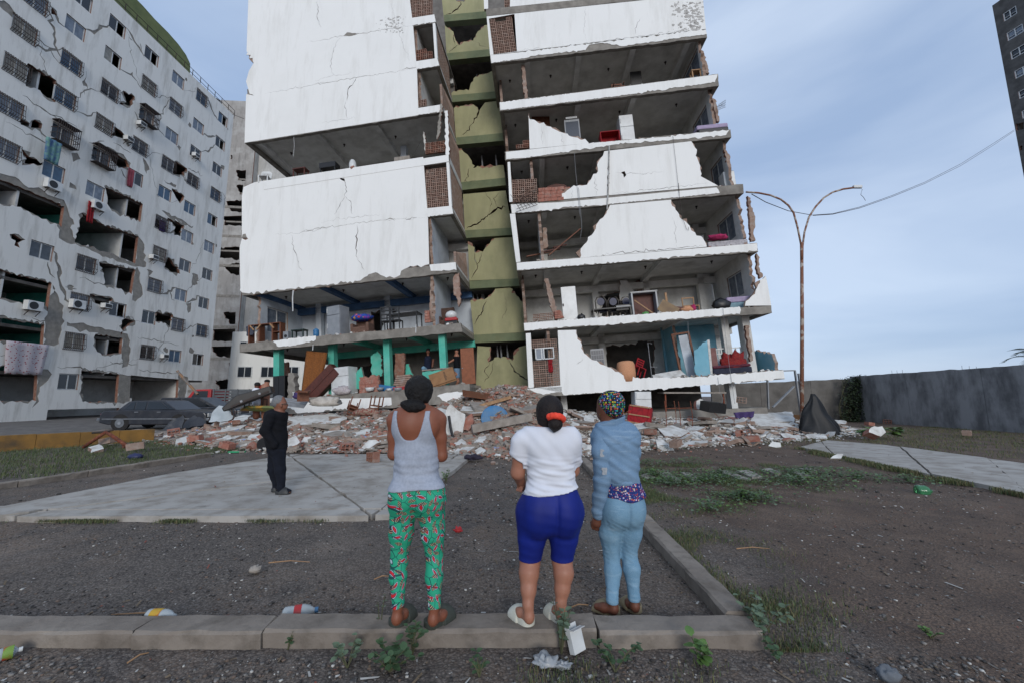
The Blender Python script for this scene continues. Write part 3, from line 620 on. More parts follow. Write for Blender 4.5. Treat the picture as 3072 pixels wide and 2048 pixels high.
stub(RW, P(cD, (778, 422), (800, 420), (808, 500), (822, 640), (800, 642), (790, 560)), .35, 1, mats=[BRICKT, BRICK])
stub(RW, P(cE, (412, 640), (436, 640), (470, 760), (500, 880), (470, 890), (440, 780)), .4, 2, mats=[BRICKT, BRICK])
stub(RW, P(cE, (472, 862), (520, 855), (545, 900), (480, 920)), .1, 3, mats=[BRICKR, BRICKR])
stub(RW, P(cE, (400, 300), (425, 300), (432, 430), (400, 440)), .8, 4, mats=[BRICKT, BRICK])
stub(RW, P(cE, (1030, 640), (1100, 630), (1112, 740), (1040, 735)), 4.2, 5, mats=[BRICK, BRICK])
stub(RW, P(cD, (886, 1210), (1095, 1203), (1032, 1242), (1022, 1292), (886, 1300)), .04, 6, mats=[BRICKR, BRICKR])
stub(RW, P(cE, (915, 655), (960, 650), (1010, 720), (1025, 790), (918, 790)), 3.7, 8, mats=[ROOMW, BRICK])
for i, (c, pts) in enumerate(((cE, ((1775, 85), (1798, 100), (1800, 160), (1828, 225), (1826, 300), (1815, 330), (1830, 385), (1800, 392), (1790, 250))), (cE, ((1838, 470), (1858, 500), (1850, 560), (1880, 630), (1862, 640), (1836, 560))), (cD, ((2078, 958), (2112, 990), (2125, 1070), (2120, 1100), (2098, 1040))), (cD, ((2005, 630), (2024, 640), (2050, 780), (2034, 780))), (cD, ((1925, 320), (1948, 330), (1985, 470), (1960, 470))), (cE, ((1760, 955), (1782, 953), (1812, 1190), (1795, 1195))))):
    stub(RW, P(c, *pts), .3 if i < 5 else .75, 20+i, mats=[BRICKT, BRICK], name='brick_jamb')
# ribbed faces: rows of exposed bricks under the missing render
def courses(fr, c, x0, x1, y0, y1, slope, rows, seed, n=.02, m=BRICKR):
    rd = random.Random(seed)
    for j in range(rows):
        y = y0+(y1-y0)*j/rows; a, b = fr.uv(c(x0, y)), fr.uv(c(x1-rd.uniform(0, (x1-x0)*.3*(rows-j)/rows), y+slope*(x1-x0)))
        Ln = b[0]-a[0]; k = max(1, round(Ln/.3)); h = (fr.uv(c(x0, y0))[1]-fr.uv(c(x0, y1))[1])/rows-.015
        for i in range(k):
            mb = MB(); u = a[0]+Ln*i/k; v = a[1]+(b[1]-a[1])*i/k-h; mb.box(u, u+Ln/k-.012, n-rd.uniform(0, .025), n+.12, v, v+h, 0, fr.T()); part('brick', mb, m, APT, world=True)
courses(RW, cD, 888, 1060, 1212, 1300, -.07, 4, 1, -.03); courses(RW, cE, 480, 520, 858, 915, -.07, 4, 3, -.06); courses(LW, cF, 1400, 1440, 860, 940, -.1, 4, 5, -.05)
# ---------------------------------------------------------------- left wing
L1 = Slab(LW, (820, 1200), (1408, 1150), (830, 1243), (1412, 1206), seed=31)
L2 = Slab(LW, cF(155, 1078), cF(1640, 938), cF(155, 1135), cF(1652, 998), seed=32, depth=8.5)
L3 = Slab(LW, cF(168, 705), cF(1608, 532), cF(170, 755), cF(1614, 598), seed=33)
L4 = Slab(LW, cF(165, 315), cF(1582, 152), cF(165, 368), cF(1592, 208), seed=34)
L5 = Slab(LW, cC(88, 1452), cC(1690, 1215), cC(84, 1506), cC(1692, 1272), seed=35)
L6 = Slab(LW, cC(92, 1072), cC(1640, 820), cC(90, 1126), cC(1645, 878), seed=36)
L7 = Slab(LW, cC(108, 702), cC(1602, 458), cC(108, 752), cC(1618, 520), seed=37)
L8 = Slab(LW, cC(112, 372), cC(1578, 115), cC(110, 425), cC(1590, 178), seed=38)
skin(LW, P(cS, (0, 318), (585, 306, 1), (590, 380, 1), (400, 412, .8), (0, 425)), seed=41); skin(LW, [(832, 1205), (1000, 1196, 1), (1000, 1228, 1), (900, 1238, 1)], seed=40)
skin(LW, P(cS, (1045, 290, 1), (1120, 262, 1), (1375, 248), (1378, 345), (1150, 362, 1), (1100, 335, 1)), seed=42)
skin(LW, P(cF, (378, 1058, 1), (520, 1040, .5), (668, 1024, 1), (668, 1050, 1), (560, 1080, 1), (420, 1098, 1)), seed=43)
skin(LW, P(cF, (1430, 548), (1606, 532), (1612, 585, 1), (1440, 590, 1)), seed=44)
skin(LW, P(cC, (235, 1440, 1), (345, 1412), (1688, 1216), (1690, 1270), (240, 1490, 1)), seed=45)
for j, (c, q_) in enumerate(((cC, ((1420, 486), (1600, 459), (1615, 518), (1440, 546))), (cC, ((1392, 146), (1576, 117), (1588, 176), (1402, 204))), (cC, ((1440, 852), (1638, 822), (1643, 876), (1450, 905))), (cF, ((1400, 172), (1580, 153), (1590, 206), (1418, 226))))): skin(LW, P(c, *[p+((.6,) if k in (2,) else ()) for k, p in enumerate(q_)]), seed=46+j)
panel(LW, P(cC, (118, -500), (1330, -700), (1384, 0), (1410, 205), (1440, 552), (1452, 905), (88, 1122), (100, 770), (102, 740), (160, 752, 1), (128, 738), (100, 640), (122, 560), (160, 495, 1), (110, 415), (104, 400), (118, 0)),
      holes=[P(cC, (862, 285, 1), (915, 258, 1), (990, 264, 1), (930, 285, 1))], cracks=[(.03, cC(658, 10), cC(662, 75), cC(655, 130), cC(690, 215)), (.025, cC(848, 285), cC(800, 350), cC(775, 440), cC(758, 520), cC(785, 590)), (.06, cC(965, 612), cC(935, 670), cC(900, 700), cC(890, 790)), (.025, cC(890, 790), cC(872, 830), cC(885, 880), cC(895, 935)),
              (.03, cC(580, 332), cC(700, 315), cC(850, 285), cC(1000, 265), cC(1200, 230), cC(1390, 205)), (.028, cC(250, 738), cC(500, 690), cC(800, 640), cC(1000, 605), cC(1180, 578), cC(1430, 540)), (.05, cC(1320, 552), cC(1380, 540), cC(1440, 528)), (.015, cC(640, 628), cC(800, 595), cC(930, 578)), (.03, cC(665, 660), cC(690, 648), cC(715, 648)), (.012, cC(690, 970), cC(830, 942), cC(960, 928)), (.012, cC(1230, 0), cC(1320, 320), cC(1405, 530))], seed=51)
panel(LW, P(cF, (172, 735, 1), (160, 705), (155, 430), (170, 372), (170, 90), (180, 28), (255, -5), (1388, -175), (1420, 232), (1428, 545, 1), (1350, 552, 1), (1300, 558, 1), (1240, 590, 1), (1215, 628, 1), (1140, 635, 1), (1085, 605, 1), (1040, 608, 1), (965, 655, 1), (600, 698, 1), (220, 742)),
      holes=[P(cF, (175, 345, 1), (195, 340, 1), (212, 375, 1), (170, 370, 1))],
      cracks=[(.05, cF(858, -20), cF(872, 30), cF(862, 90)), (.03, cF(862, 90), cF(820, 165), cF(790, 210)), (.03, cF(866, 90), cF(905, 135), cF(912, 210)), (.05, cF(580, 326), cF(680, 302), cF(760, 292)), (.02, cF(380, 348), cF(520, 338), cF(600, 325), cF(900, 275), cF(1130, 248), cF(1400, 232)), (.05, cF(1130, 250), cF(1200, 240)), (.035, cF(1265, 236), cF(1345, 230)),
              (.03, cF(502, 345), cF(515, 440), cF(550, 530), cF(575, 590)), (.06, cF(942, 282), cF(945, 340), cF(938, 420), cF(945, 500)), (.02, cF(945, 500), cF(975, 550), cF(995, 590)), (.015, cF(700, 265), cF(830, 240), cF(1100, 215)), (.015, cC(330, 1420), cC(600, 1400), cC(1000, 1350), cC(1450, 1290)), (.14, cC(848, 1378), cC(872, 1420))], seed=52)
# balcony bay walls and rooms
room(LW, L1, L2, 5.0, DARKM, (.42, .72), bm=TEAL, cross=3.0, holes=[[(.2, .1), (.45, .1), (.45, 1.9), (.2, 1.9)]], seed=20)
room(LW, L2, L3, 4.2, ROOMB, (.06, .37, .68), bm=BLUE, cross=3.7, holes=[[(.44, .05), (.5, .05), (.5, 2.1), (.44, 2.1)], [(.52, 1.7), (.58, 1.6), (.57, 2.1), (.52, 2.15)]], seed=21, cols=((.17, 3.7), (.55, 3.7)))
room(LW, L3, L4, 4.2, ROOMW, (), seed=22); room(LW, L4, L5, 4.2, ROOMW, (), seed=23)
room(LW, L5, L6, 4.6, ROOMB, (.06, .36, .66), bm=CEIL, seed=24, holes=[[(.5, .1), (.58, .1), (.57, 2.0), (.5, 2.0)]], cols=((.72, 2.5),))
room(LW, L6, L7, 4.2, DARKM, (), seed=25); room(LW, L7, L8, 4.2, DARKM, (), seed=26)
for lo, hi, c, m in ((L3, L4, cF(1424, 400), ROOMB), (L4, L5, cF(1400, 0), ROOMW), (L6, L7, cC(1446, 750), ROOMW), (L7, L8, cC(1415, 350), ROOMW), (L2, L3, cF(1440, 800), ROOMB)):
    u = LW.uv(c)[0]; wingwall(LW, u, lo, hi, .16, 3.6, seed=int(c[0]) % 31, side=-1, inner=m)
# shaft-side return wall of the left wing: slab edges plus block infill
for k, (lo, hi, frac) in enumerate(((L7, L8, (1, 1)), (L6, L7, (.6, .9)), (L5, L6, (.75, .9)), (L4, L5, (1, 1)), (L3, L4, (.25, .6)))):
    fr = LW; u = lo.tr[0]-.02; v0, v1 = lo.top(u), hi.bot(u); mb = MB(); rd = random.Random(k)
    T = Matrix(((fr.N.x, -fr.U.x, fr.V.x, 0), (fr.N.y, -fr.U.y, fr.V.y, 0), (fr.N.z, -fr.U.z, fr.V.z, 0), (0, 0, 0, 1))); T.translation = fr.w(u, 0, 0)
    nn = 24
    for i in range(nn+1):
        n_ = .2+2.7*i/nn; f_ = frac[0]+(frac[1]-frac[0])*i/nn; mb.box(n_, n_+.03, .0, .12, v0, v0+(v1-v0)*f_, 0, T)
    for j in range(int((v1-v0)/.105)):
        z = v0+.105*j; i0 = 0
        if (z-v0)/(v1-v0) < min(frac): mb.box(.2, 2.92, .002, .118, z, z+.03, 0, T)
    part('block_infill', mb, BRICKT, APT, world=True, kind='stuff')
    if k in (0, 3):
        b = MB(); b.box(.0, .2, .0, .14, v0, v1, 0, T); part('corner_post', b, WHITE, APT, world=True)
        b = MB(); b.box(.0, 3.0, -.016, -.001, lo.bot(u)+.02, lo.top(u)-.02, 0, T); part('render_coat', b, WHITE2, APT, world=True)
    else:
        b = MB(); b.box(.0, 3.0, -.016, -.001, lo.bot(u)+.02, lo.top(u)-.02, 0, T); part('render_coat', b, WHITE2, APT, world=True)
stub(LW, P(cC, (1658, 870), (1682, 868), (1692, 1215), (1664, 1215)), .02, 60, mats=[WHITE, BRICK], th=.2, name='corner_post')
stub(LW, P(cF, (1436, 622), (1456, 622), (1458, 760), (1450, 930), (1428, 930), (1434, 760)), .25, 61, mats=[BRICKT, BRICK], name='brick_jamb')
stub(LW, P(cF, (1590, 630), (1628, 600), (1640, 800), (1625, 830), (1612, 760), (1592, 750)), .1, 62, mats=[HBW.materials[0], BRICK], name='hanging_masonry')
stub(LW, P(cC, (1625, 815), (1640, 815), (1615, 1050), (1596, 1095), (1600, 1000)), -.15, 63, th=.1, mats=[PLAST, BRICK], name='hanging_masonry')
stub(LW, P(cC, (1484, 1030), (1500, 1040), (1520, 1200), (1505, 1205)), 1.0, 64, mats=[ROOMW, BRICK], name='broken_jamb')
wingwall(LW, L2.tl[0]+.55, L2, L3, .5, 4.2, seed=44, win=(1.1, 2.8, .75, 2.15), side=-1, inner=ROOMB)
wingwall(LW, L5.tl[0]+.5, L5, L6, 1.0, 4.4, seed=45, side=-1, inner=ROOMB, hfrac=(.2, .7))
# teal storey: columns and broken teal partitions
for x, n, m in ((400, .5, TEAL), (768, .9, TEAL), (1142, .7, TEAL), (1520, .4, TEAL)):
    u = LW.uv(cF(x, 1200), n)[0]; mb = MB(); mb.hexa([LW.w(u-.16, L1.top(u)-.2, n), LW.w(u+.16, L1.top(u)-.2, n), LW.w(u+.16, L2.ceil(u), n), LW.w(u-.16, L2.ceil(u), n)], [LW.w(u-.16, L1.top(u)-.2, n+.4), LW.w(u+.16, L1.top(u)-.2, n+.4), LW.w(u+.16, L2.ceil(u), n+.4), LW.w(u-.16, L2.ceil(u), n+.4)])
    part('column', mb, m, APT, world=True)
stub(LW, P(cF, (1035, 1160), (1080, 1125), (1105, 1160), (1110, 1290), (1040, 1290)), 1.4, 70, mats=[TEAL, PLAST]); stub(LW, P(cF, (900, 1370), (905, 1310), (970, 1230), (985, 1300), (960, 1380)), .9, 71, mats=[TEAL, PLAST])
stub(LW, P(cF, (1262, 1205), (1290, 1210), (1320, 1290), (1265, 1290)), 1.5, 72, mats=[TEAL, PLAST]); stub(LW, P(cF, (1385, 1262), (1550, 1250), (1562, 1320), (1388, 1322)), .3, 73, mats=[TEAL, PLAST], name='counter_wall')
stub(LW, P(cF, (1196, 1140), (1262, 1140), (1262, 1300), (1198, 1300)), 1.2, 74, mats=[BRICK, BRICK]); stub(LW, P(cF, (415, 1200), (475, 1198), (478, 1310), (415, 1310)), 1.6, 75, mats=[BRICK, BRICK])
# ceiling fittings and dangling wires
def lamp(fr, hi, p, n):
    u, v = fr.uv(p, n); mb = MB(); w = fr.w(u, hi.ceil(u)-.02, n); mb.lathe([(.07, .02), (.06, -.03), (.03, -.05), (.03, -.12), (.015, -.14)], 8, 0, Matrix.Translation(w)); part('ceiling_lamp_holder', mb, IRON, APT, world=True)
for fr, hi, pts in ((RW, F7, (cD(705, 518), cD(965, 478), cD(1335, 430), cD(1700, 388))), (RW, F6, (cD(740, 805), cD(1002, 765), cD(1410, 732), cD(1773, 680))), (RW, F5, (cD(780, 1095), cD(1072, 1062))), (RW, F4, (cE(305, 255), cE(615, 230), cE(1430, 150))), (RW, F3, (cE(352, 618), cE(660, 595), cE(1088, 555), cE(1533, 520))), (LW, L3, (cF(467, 765), cF(852, 715), cF(1250, 663), cF(1553, 640))), (LW, L2, (cF(475, 1130), cF(855, 1085), cF(1277, 1045), cF(1580, 1020))), (LW, L6, (cC(455, 1195), cC(870, 1135), cC(1272, 1075)))):
    for p in pts: lamp(fr, hi, p, 1.6)
def wire(fr, c, pts, n=-.06, r=.008, m=None):
    mb = MB(); mb.tube([fr.w(*fr.uv(c(*p), n), n) for p in pts], r, 5); part('hanging_wire', mb, m or IRON, APT, world=True)
GREYW = M('grey_cable', '#8d8f92', '#7a7c80', 5, .6, 0)
wire(RW, cE, ((1312, 0), (1320, 120), (1330, 230), (1350, 262), (1365, 310), (1378, 318), (1380, 295))); wire(RW, cE, ((640, 30), (652, 160), (662, 300), (650, 380)), m=GREYW); wire(RW, cE, ((1375, 930), (1378, 1010), (1384, 1100)), m=GREYW)
wire(RW, cE, ((1610, 840), (1625, 1000), (1650, 1200), (1690, 1480)), m=GREYW); wire(RW, cE, ((1575, 1300), (1590, 1400), (1610, 1440), (1600, 1500)), m=GREYW); wire(RW, cD, ((1118, 985), (1130, 1130), (1155, 1390)), m=GREYW); wire(RW, cD, ((1750, 870), (1770, 1050), (1800, 1330)), r=.007)
wire(LW, cF, ((515, 720), (510, 770), (512, 860)), r=.03, m=APPL); wire(LW, cC, ((474, 1075), (478, 1150), (470, 1230)), m=APPL); wire(LW, cF, ((648, 1085), (645, 1120)), r=.02, m=APPL); wire(LW, cF, ((1340, 950), (1338, 1005)), r=.02, m=APPL); wire(LW, cC, ((1475, 1100), (1400, 1235)))
# drain pipe on the right wing
mb = MB(); mb.tube([RW.w(*RW.uv(cD(x, y), -.07), -.07) for x, y in ((1342, 935), (1340, 1100), (1334, 1250), (1328, 1345))], .035, 8); part('drain_pipe', mb, M('white_pipe', '#b9b9b6', '#8b8883', 6, .6, .1), APT, world=True)
# ---------------------------------------------------------------- green stair shaft
def green(pts, c, cracks=(), holes=(), seed=0):
    return panel(SH, P(c, *pts), holes=[P(c, *h) for h in holes], cracks=[(k[0],)+tuple(c(*p) for p in k[1:]) for k in cracks], seed=seed, mats=[GREENW, BRICK, DARKM], th=.14, name='green_panel', amp=.05)
green(((262, -60), (560, -85), (556, 100), (282, 128)), cD, [(.1, (400, 10), (370, 60), (320, 90), (290, 100))], [((340, -62, 1), (430, -66, 1), (410, 15, 1), (360, 8, 1))], 101)
green(((288, 165, 1), (342, 205, 1), (352, 245, 1), (380, 292, 1), (410, 268, 1), (470, 262, 1), (486, 225, 1), (540, 165), (562, 160), (584, 352), (300, 378)), cD, [(.05, (380, 290), (345, 310), (318, 345)), (.02, (480, 265), (510, 295), (565, 300)), (.06, (344, 225), (350, 290))], (), 102)
green(((330, 600, 1), (345, 585, 1), (440, 582, 1), (452, 545, 1), (472, 505, 1), (545, 475, 1), (612, 460), (628, 600), (334, 640)), cD, [], (), 103)
green(((345, 695, 1), (400, 682, 1), (472, 672, 1), (498, 690, 1), (505, 715), (545, 660), (640, 648), (662, 872), (360, 915)), cD, [(.14, (520, 690), (495, 745), (460, 800)), (.08, (460, 800), (430, 840), (400, 868))], (), 104)
green(((368, 955, 1), (420, 985, 1), (452, 1022, 1), (468, 1080, 1), (600, 1066, 1), (664, 1062), (676, 1150), (390, 1205)), cD, [(.06, (445, 1080), (435, 1120), (412, 1165)), (.03, (395, 1168), (490, 1160))], (), 105)
green(((1655, 75), (1942, 50), (1985, 300), (1668, 325)), cF, [(.16, (1940, 160), (1880, 175), (1830, 215)), (.12, (1840, 205), (1775, 258), (1680, 305)), (.03, (1880, 160), (1860, 105), (1900, 70)), (.03, (1830, 215), (1850, 130), (1800, 60))], (), 106)
green(((1688, 390, 1), (1722, 425, 1), (1735, 468, 1), (1790, 460, 1), (1835, 405, 1), (1868, 370), (1998, 362), (2040, 640), (1698, 655)), cF, [(.06, (1785, 465), (1765, 530), (1740, 590), (1712, 640)), (.04, (1735, 470), (1745, 550))], (), 107)
green(((1704, 790, 1), (1800, 782, 1), (1850, 742, 1), (1872, 710), (1972, 702, 1), (2012, 752, 1), (2042, 792, 1), (2066, 800), (2078, 1000), (1728, 1018)), cF, [(.07, (1815, 790), (1780, 870), (1745, 920), (1732, 950)), (.02, (1930, 730), (1950, 850), (1900, 940)), (.02, (2060, 800), (2050, 900), (2072, 960))], (), 108)
green(((1752, 1092), (1842, 1098, 1), (1838, 1140, 1), (1825, 1200, 1), (1860, 1185, 1), (1890, 1165, 1), (1945, 1165, 1), (1985, 1190, 1), (2030, 1100), (2092, 1082), (2105, 1420), (1740, 1420)), cF, [(.1, (1960, 1185), (2000, 1260), (2060, 1300), (2098, 1330)), (.05, (1835, 1200), (1800, 1260), (1830, 1300), (1800, 1330)), (.03, (1860, 1190), (1850, 1260), (1820, 1310))], (), 109)
for c, tl, tr, br, bl in ((cD, (282, 100), (556, 75), (560, 118), (284, 142)), (cD, (302, 345), (580, 318), (586, 362), (304, 390)), (cD, (334, 615), (626, 588), (632, 632), (336, 658)), (cD, (360, 885), (660, 856), (666, 905), (362, 932)), (cD, (390, 1172), (674, 1142), (680, 1190), (392, 1222)), (cF, (1668, 318), (1984, 300), (1992, 348), (1670, 370)), (cF, (1698, 658), (2040, 640), (2046, 690), (1702, 710)), (cF, (1728, 1018), (2078, 1002), (2084, 1055), (1730, 1072))):
    q4 = uvs(SH, P(c, bl, br, tr, tl), -.1); mb = MB(); n0, n1 = -.12, .5
    mb.hexa([SH.w(u, v, n0) for u, v in q4], [SH.w(u, v, n1) for u, v in q4]); part('ring_beam', mb, GREEND, APT, world=True)
    q5 = [q4[0], q4[1], (q4[1][0], q4[1][1]+.12), (q4[0][0], q4[0][1]+.12)]; mb = MB(); mb.hexa([SH.w(u, v-.02, .3) for u, v in q5], [SH.w(u, v-.02, 5) for u, v in q5]); part('landing', mb, CONCD, APT, world=True)
ua, ub = SH.uv(cF(1640, 900))[0]-.9, SH.uv(cF(2110, 1100))[0]+.7; mb = MB(); va, vb = SH.uv(cF(1900, 1420))[1], SH.uv(cD(400, -400))[1]
mb.box(ua-1, ub+1, 3.2, 3.4, va-1, vb, 0, SH.T()); part('rear_wall', mb, DARKM, APT, world=True)
rd = random.Random(5)
for c, x0, x1, y0, y1 in ((cD, 330, 520, 150, 290), (cD, 340, 540, 400, 600), (cD, 430, 620, 940, 1080), (cF, 1710, 1850, 370, 470), (cF, 1710, 1850, 700, 790), (cF, 1880, 2000, 1080, 1200)):
    mb = MB()
    for i in range(3):
        x = rd.uniform(x0, x1); a, b = SH.uv(c(x, y0), 1.2), SH.uv(c(x+12, y1), 1.2); mb.tube([SH.w(a[0], a[1]+.5, 1.2), SH.w(b[0], b[1]-.6, 1.2)], .05, 8)
    part('riser_pipe', mb, GREYW, APT, world=True)
# ground storey of the right wing: stub columns and plinth under the lowest slab
for x, y0, y1, n, w in ((2195, 1148, 1222, .6, .28), (1840, 1170, 1225, .5, .5), (1690, 1180, 1225, 1.5, .3)):
    a = RW.uv((x, y0), n); b = RW.uv((x, y1), n); mb = MB(); mb.hexa([RW.w(a[0]-w/2, b[1]-.6, n), RW.w(a[0]+w/2, b[1]-.6, n), RW.w(a[0]+w/2, F1.bot(a[0]), n), RW.w(a[0]-w/2, F1.bot(a[0]), n)], [RW.w(a[0]-w/2, b[1]-.6, n+.5), RW.w(a[0]+w/2, b[1]-.6, n+.5), RW.w(a[0]+w/2, F1.bot(a[0]), n+.5), RW.w(a[0]-w/2, F1.bot(a[0]), n+.5)])
    part('column', mb, WHITE2, APT, world=True)
w_ = [atY(p, 18.6) for p in (cT(700, 352), cT(1855, 305))]; mb = MB(); mb.hexa([w_[0]-Vector((0, 0, 1.2)), w_[1]-Vector((0, 0, 1.2)), w_[1], w_[0]], [v+Vector((0, 6, 0)) for v in (w_[0]-Vector((0, 0, 1.2)), w_[1]-Vector((0, 0, 1.2)), w_[1], w_[0])]); part('plinth', mb, CONC, APT, world=True)
mb = MB(); a = RW.w(F1.bl[0]-3, -4, 6.5); mb.box(F1.bl[0]-14, F1.br[0]-1.2, 6.5, 6.7, -4, F1.bot(0)+.3, 0, RW.T()); part('basement_wall', mb, CONCD, APT, world=True)
# ================================================================== damaged block at the left
LBX = onz((632, 1187.001+.0), 0)  # only a direction
r_ = ray((628, 1187)); LBO = CAM+r_*(41/r_.y)
LB = Frame(None, None, 0, O=Vector((LBO.x, LBO.y, 0)), U=(.03, 1, 0))
LB.N = Vector((-LB.U.y, LB.U.x, 0))
LEFT = thing('apartment_building', 'cracked white apartment block with barred windows and green rooftop wall at left', 'building', (LB.O.x, LB.O.y, 0))
LWM = wall_white('left_block_paint', '#e2e0da', '#9c978d', .8); STOREY = 2.9
uA, vA = LB.uv(cA(1570, 778)); vtop = vA
ulo = LB.uv((-260, 1100))[0]
# openings: big rooms torn open, holes and slits, traced on the wall plane
OPEN = [P(cA, (190, 425, .6), (380, 545, .6), (370, 690, 1), (270, 610, 1), (230, 590, 1), (175, 580, 1)), P(cA, (130, 800, 1), (200, 830, 1), (235, 805, 1), (285, 835, 1), (280, 862, 1), (235, 862, 1), (140, 838, 1)),
        P(cA, (120, 985, 1), (160, 1010, 1), (195, 1055, 1), (300, 1090, 1), (300, 1112, 1), (225, 1100, 1), (150, 1112, 1), (180, 1070, 1)), P(cA, (830, 610, 1), (905, 650, 1), (890, 680, 1), (880, 712, 1), (800, 702, 1), (850, 690, 1)),
        P(cA, (700, 1250, .6), (960, 1372), (945, 1490, .6), (830, 1442, 1), (740, 1400, 1), (720, 1370, 1), (715, 1300, 1)), P(cA, (-200, 1130, .6), (120, 1250, .6), (435, 1387), (415, 1532, 1), (370, 1500, 1), (280, 1472, 1), (190, 1420, 1), (140, 1392, 1), (0, 1370, 1), (-200, 1330)),
        P(cB, (515, 80, .6), (640, 150, .6), (870, 230), (850, 400, 1), (690, 332, 1), (650, 322, 1), (470, 266, 1), (500, 170, 1)), P(cB, (622, 390, .6), (850, 440), (826, 592, 1), (740, 556, 1), (652, 530, 1), (652, 460, 1)),
        P(cB, (-150, 410, .6), (60, 455, .6), (325, 522), (300, 702, 1), (260, 652, 1), (120, 640, 1), (-150, 590, 1)), P(cB, (-150, 715, .6), (280, 782), (270, 922, 1), (110, 892, 1), (-150, 870)), P(cB, (-150, 1035, .6), (240, 1046), (228, 1258, 1), (-150, 1270)), P(cB, (510, 1066, .6), (750, 1090), (736, 1268, 1), (520, 1264, 1)),
        P(cB, (562, 590, 1), (710, 622, 1), (700, 662, 1), (650, 680, 1), (600, 650, 1)), P(cB, (600, 840, .6), (770, 866), (762, 962, 1), (640, 972, 1), (600, 930, 1)), P(cB, (982, 700, 1), (1086, 722, 1), (1082, 792, 1), (1010, 762, 1), (976, 762, 1)), P(cB, (1050, 112, 1), (1156, 160, 1), (1140, 232, 1), (1092, 220, 1), (1100, 170, 1)),
        P(cA, (1155, 1265, 1), (1240, 1322, 1), (1210, 1370, 1), (1182, 1330, 1)), P(cA, (1175, 1082, 1), (1256, 1132, 1), (1240, 1182, 1), (1160, 1165, 1)), P(cB, (60, 216, 1), (160, 250, 1), (112, 272, 1), (126, 302, 1), (90, 286, 1)), P(cB, (822, 1096), (976, 1112), (970, 1240), (816, 1240)), P(cB, (988, 1112), (1122, 1122), (1116, 1232), (978, 1232)),
        P(cA, (770, 850, 1), (835, 905, 1), (900, 940, 1), (895, 955, 1), (830, 935, 1), (750, 915, 1)), P(cA, (720, 1000, 1), (850, 1075, 1), (870, 1130, 1), (800, 1130, 1), (760, 1090, 1)), P(cB, (1060, 360, 1), (1115, 420, 1), (1130, 465, 1), (1080, 455, 1), (1030, 420, 1)), P(cB, (780, 745, 1), (850, 760, 1), (790, 800, 1), (760, 850, 1), (765, 780, 1)), P(cA, (355, 50, 1), (385, 105, 1), (345, 95, 1))]
PATCH = [P(cA, (0, 1165, 1), (100, 1190, 1), (190, 1262, 1), (260, 1260, 1), (320, 1310, 1), (430, 1345, 1), (470, 1460, 1), (500, 1510, 1), (415, 1568, 1), (400, 1400, 1), (435, 1387, 1), (120, 1250, 1), (0, 1205, 1)), P(cB, (400, 20, 1), (440, 130, 1), (475, 250, 1), (480, 275, 1), (420, 270, 1), (370, 240, 1), (380, 100, 1)),
         P(cB, (860, 215, 1), (905, 280, 1), (900, 330, 1), (915, 420, 1), (850, 420, 1), (690, 370, 1), (600, 330, 1), (480, 280, 1), (470, 266, 1), (690, 335, 1), (850, 402, 1)), P(cB, (330, 530, 1), (360, 590, 1), (400, 665, 1), (390, 740, 1), (370, 900, 1), (280, 925, 1), (285, 780, 1), (300, 700, 1)), P(cB, (240, 1040, 1), (300, 1060, 1), (325, 1090, 1), (300, 1130, 1), (250, 1170, 1), (245, 1260, 1), (200, 1300, 1), (228, 1258, 1)),
         P(cB, (420, 765, 1), (640, 800, 1), (800, 840, 1), (820, 930, 1), (800, 1040, 1), (765, 1050, 1), (770, 870, 1), (560, 830, 1), (420, 790, 1)), P(cB, (745, 1090, 1), (830, 1098, 1), (815, 1260, 1), (735, 1265, 1)), P(cA, (720, 985, 1), (830, 1040, 1), (860, 1085, 1), (720, 1010, 1)), P(cA, (480, 1030, 1), (520, 1030, 1), (540, 1070, 1), (490, 1090, 1)), P(cA, (470, 1225, 1), (515, 1275, 1), (465, 1260, 1)),
         P(cA, (960, 1060, 1), (1000, 1120, 1), (985, 1170, 1), (970, 1110, 1)), P(cB, (860, 420, 1), (890, 540, 1), (885, 610, 1), (830, 630, 1), (830, 520, 1)), P(cA, (1100, 1205, 1), (1185, 1245, 1), (1180, 1262, 1), (1110, 1225, 1)), P(cA, (1085, 1415, 1), (1300, 1520, 1), (1290, 1535, 1), (1150, 1470, 1)), P(cB, (1205, 460, 1), (1240, 470, 1), (1240, 530, 1), (1205, 535, 1)), P(cA, (865, 250, 1), (915, 280, 1), (880, 270, 1)), P(cB, (1165, 650, 1), (1200, 640, 1), (1195, 700, 1), (1180, 710, 1)), P(cB, (920, 435, 1), (960, 450, 1), (930, 480, 1)), P(cB, (1120, 1090, 1), (1180, 1110, 1), (1160, 1240, 1), (1120, 1235, 1))]
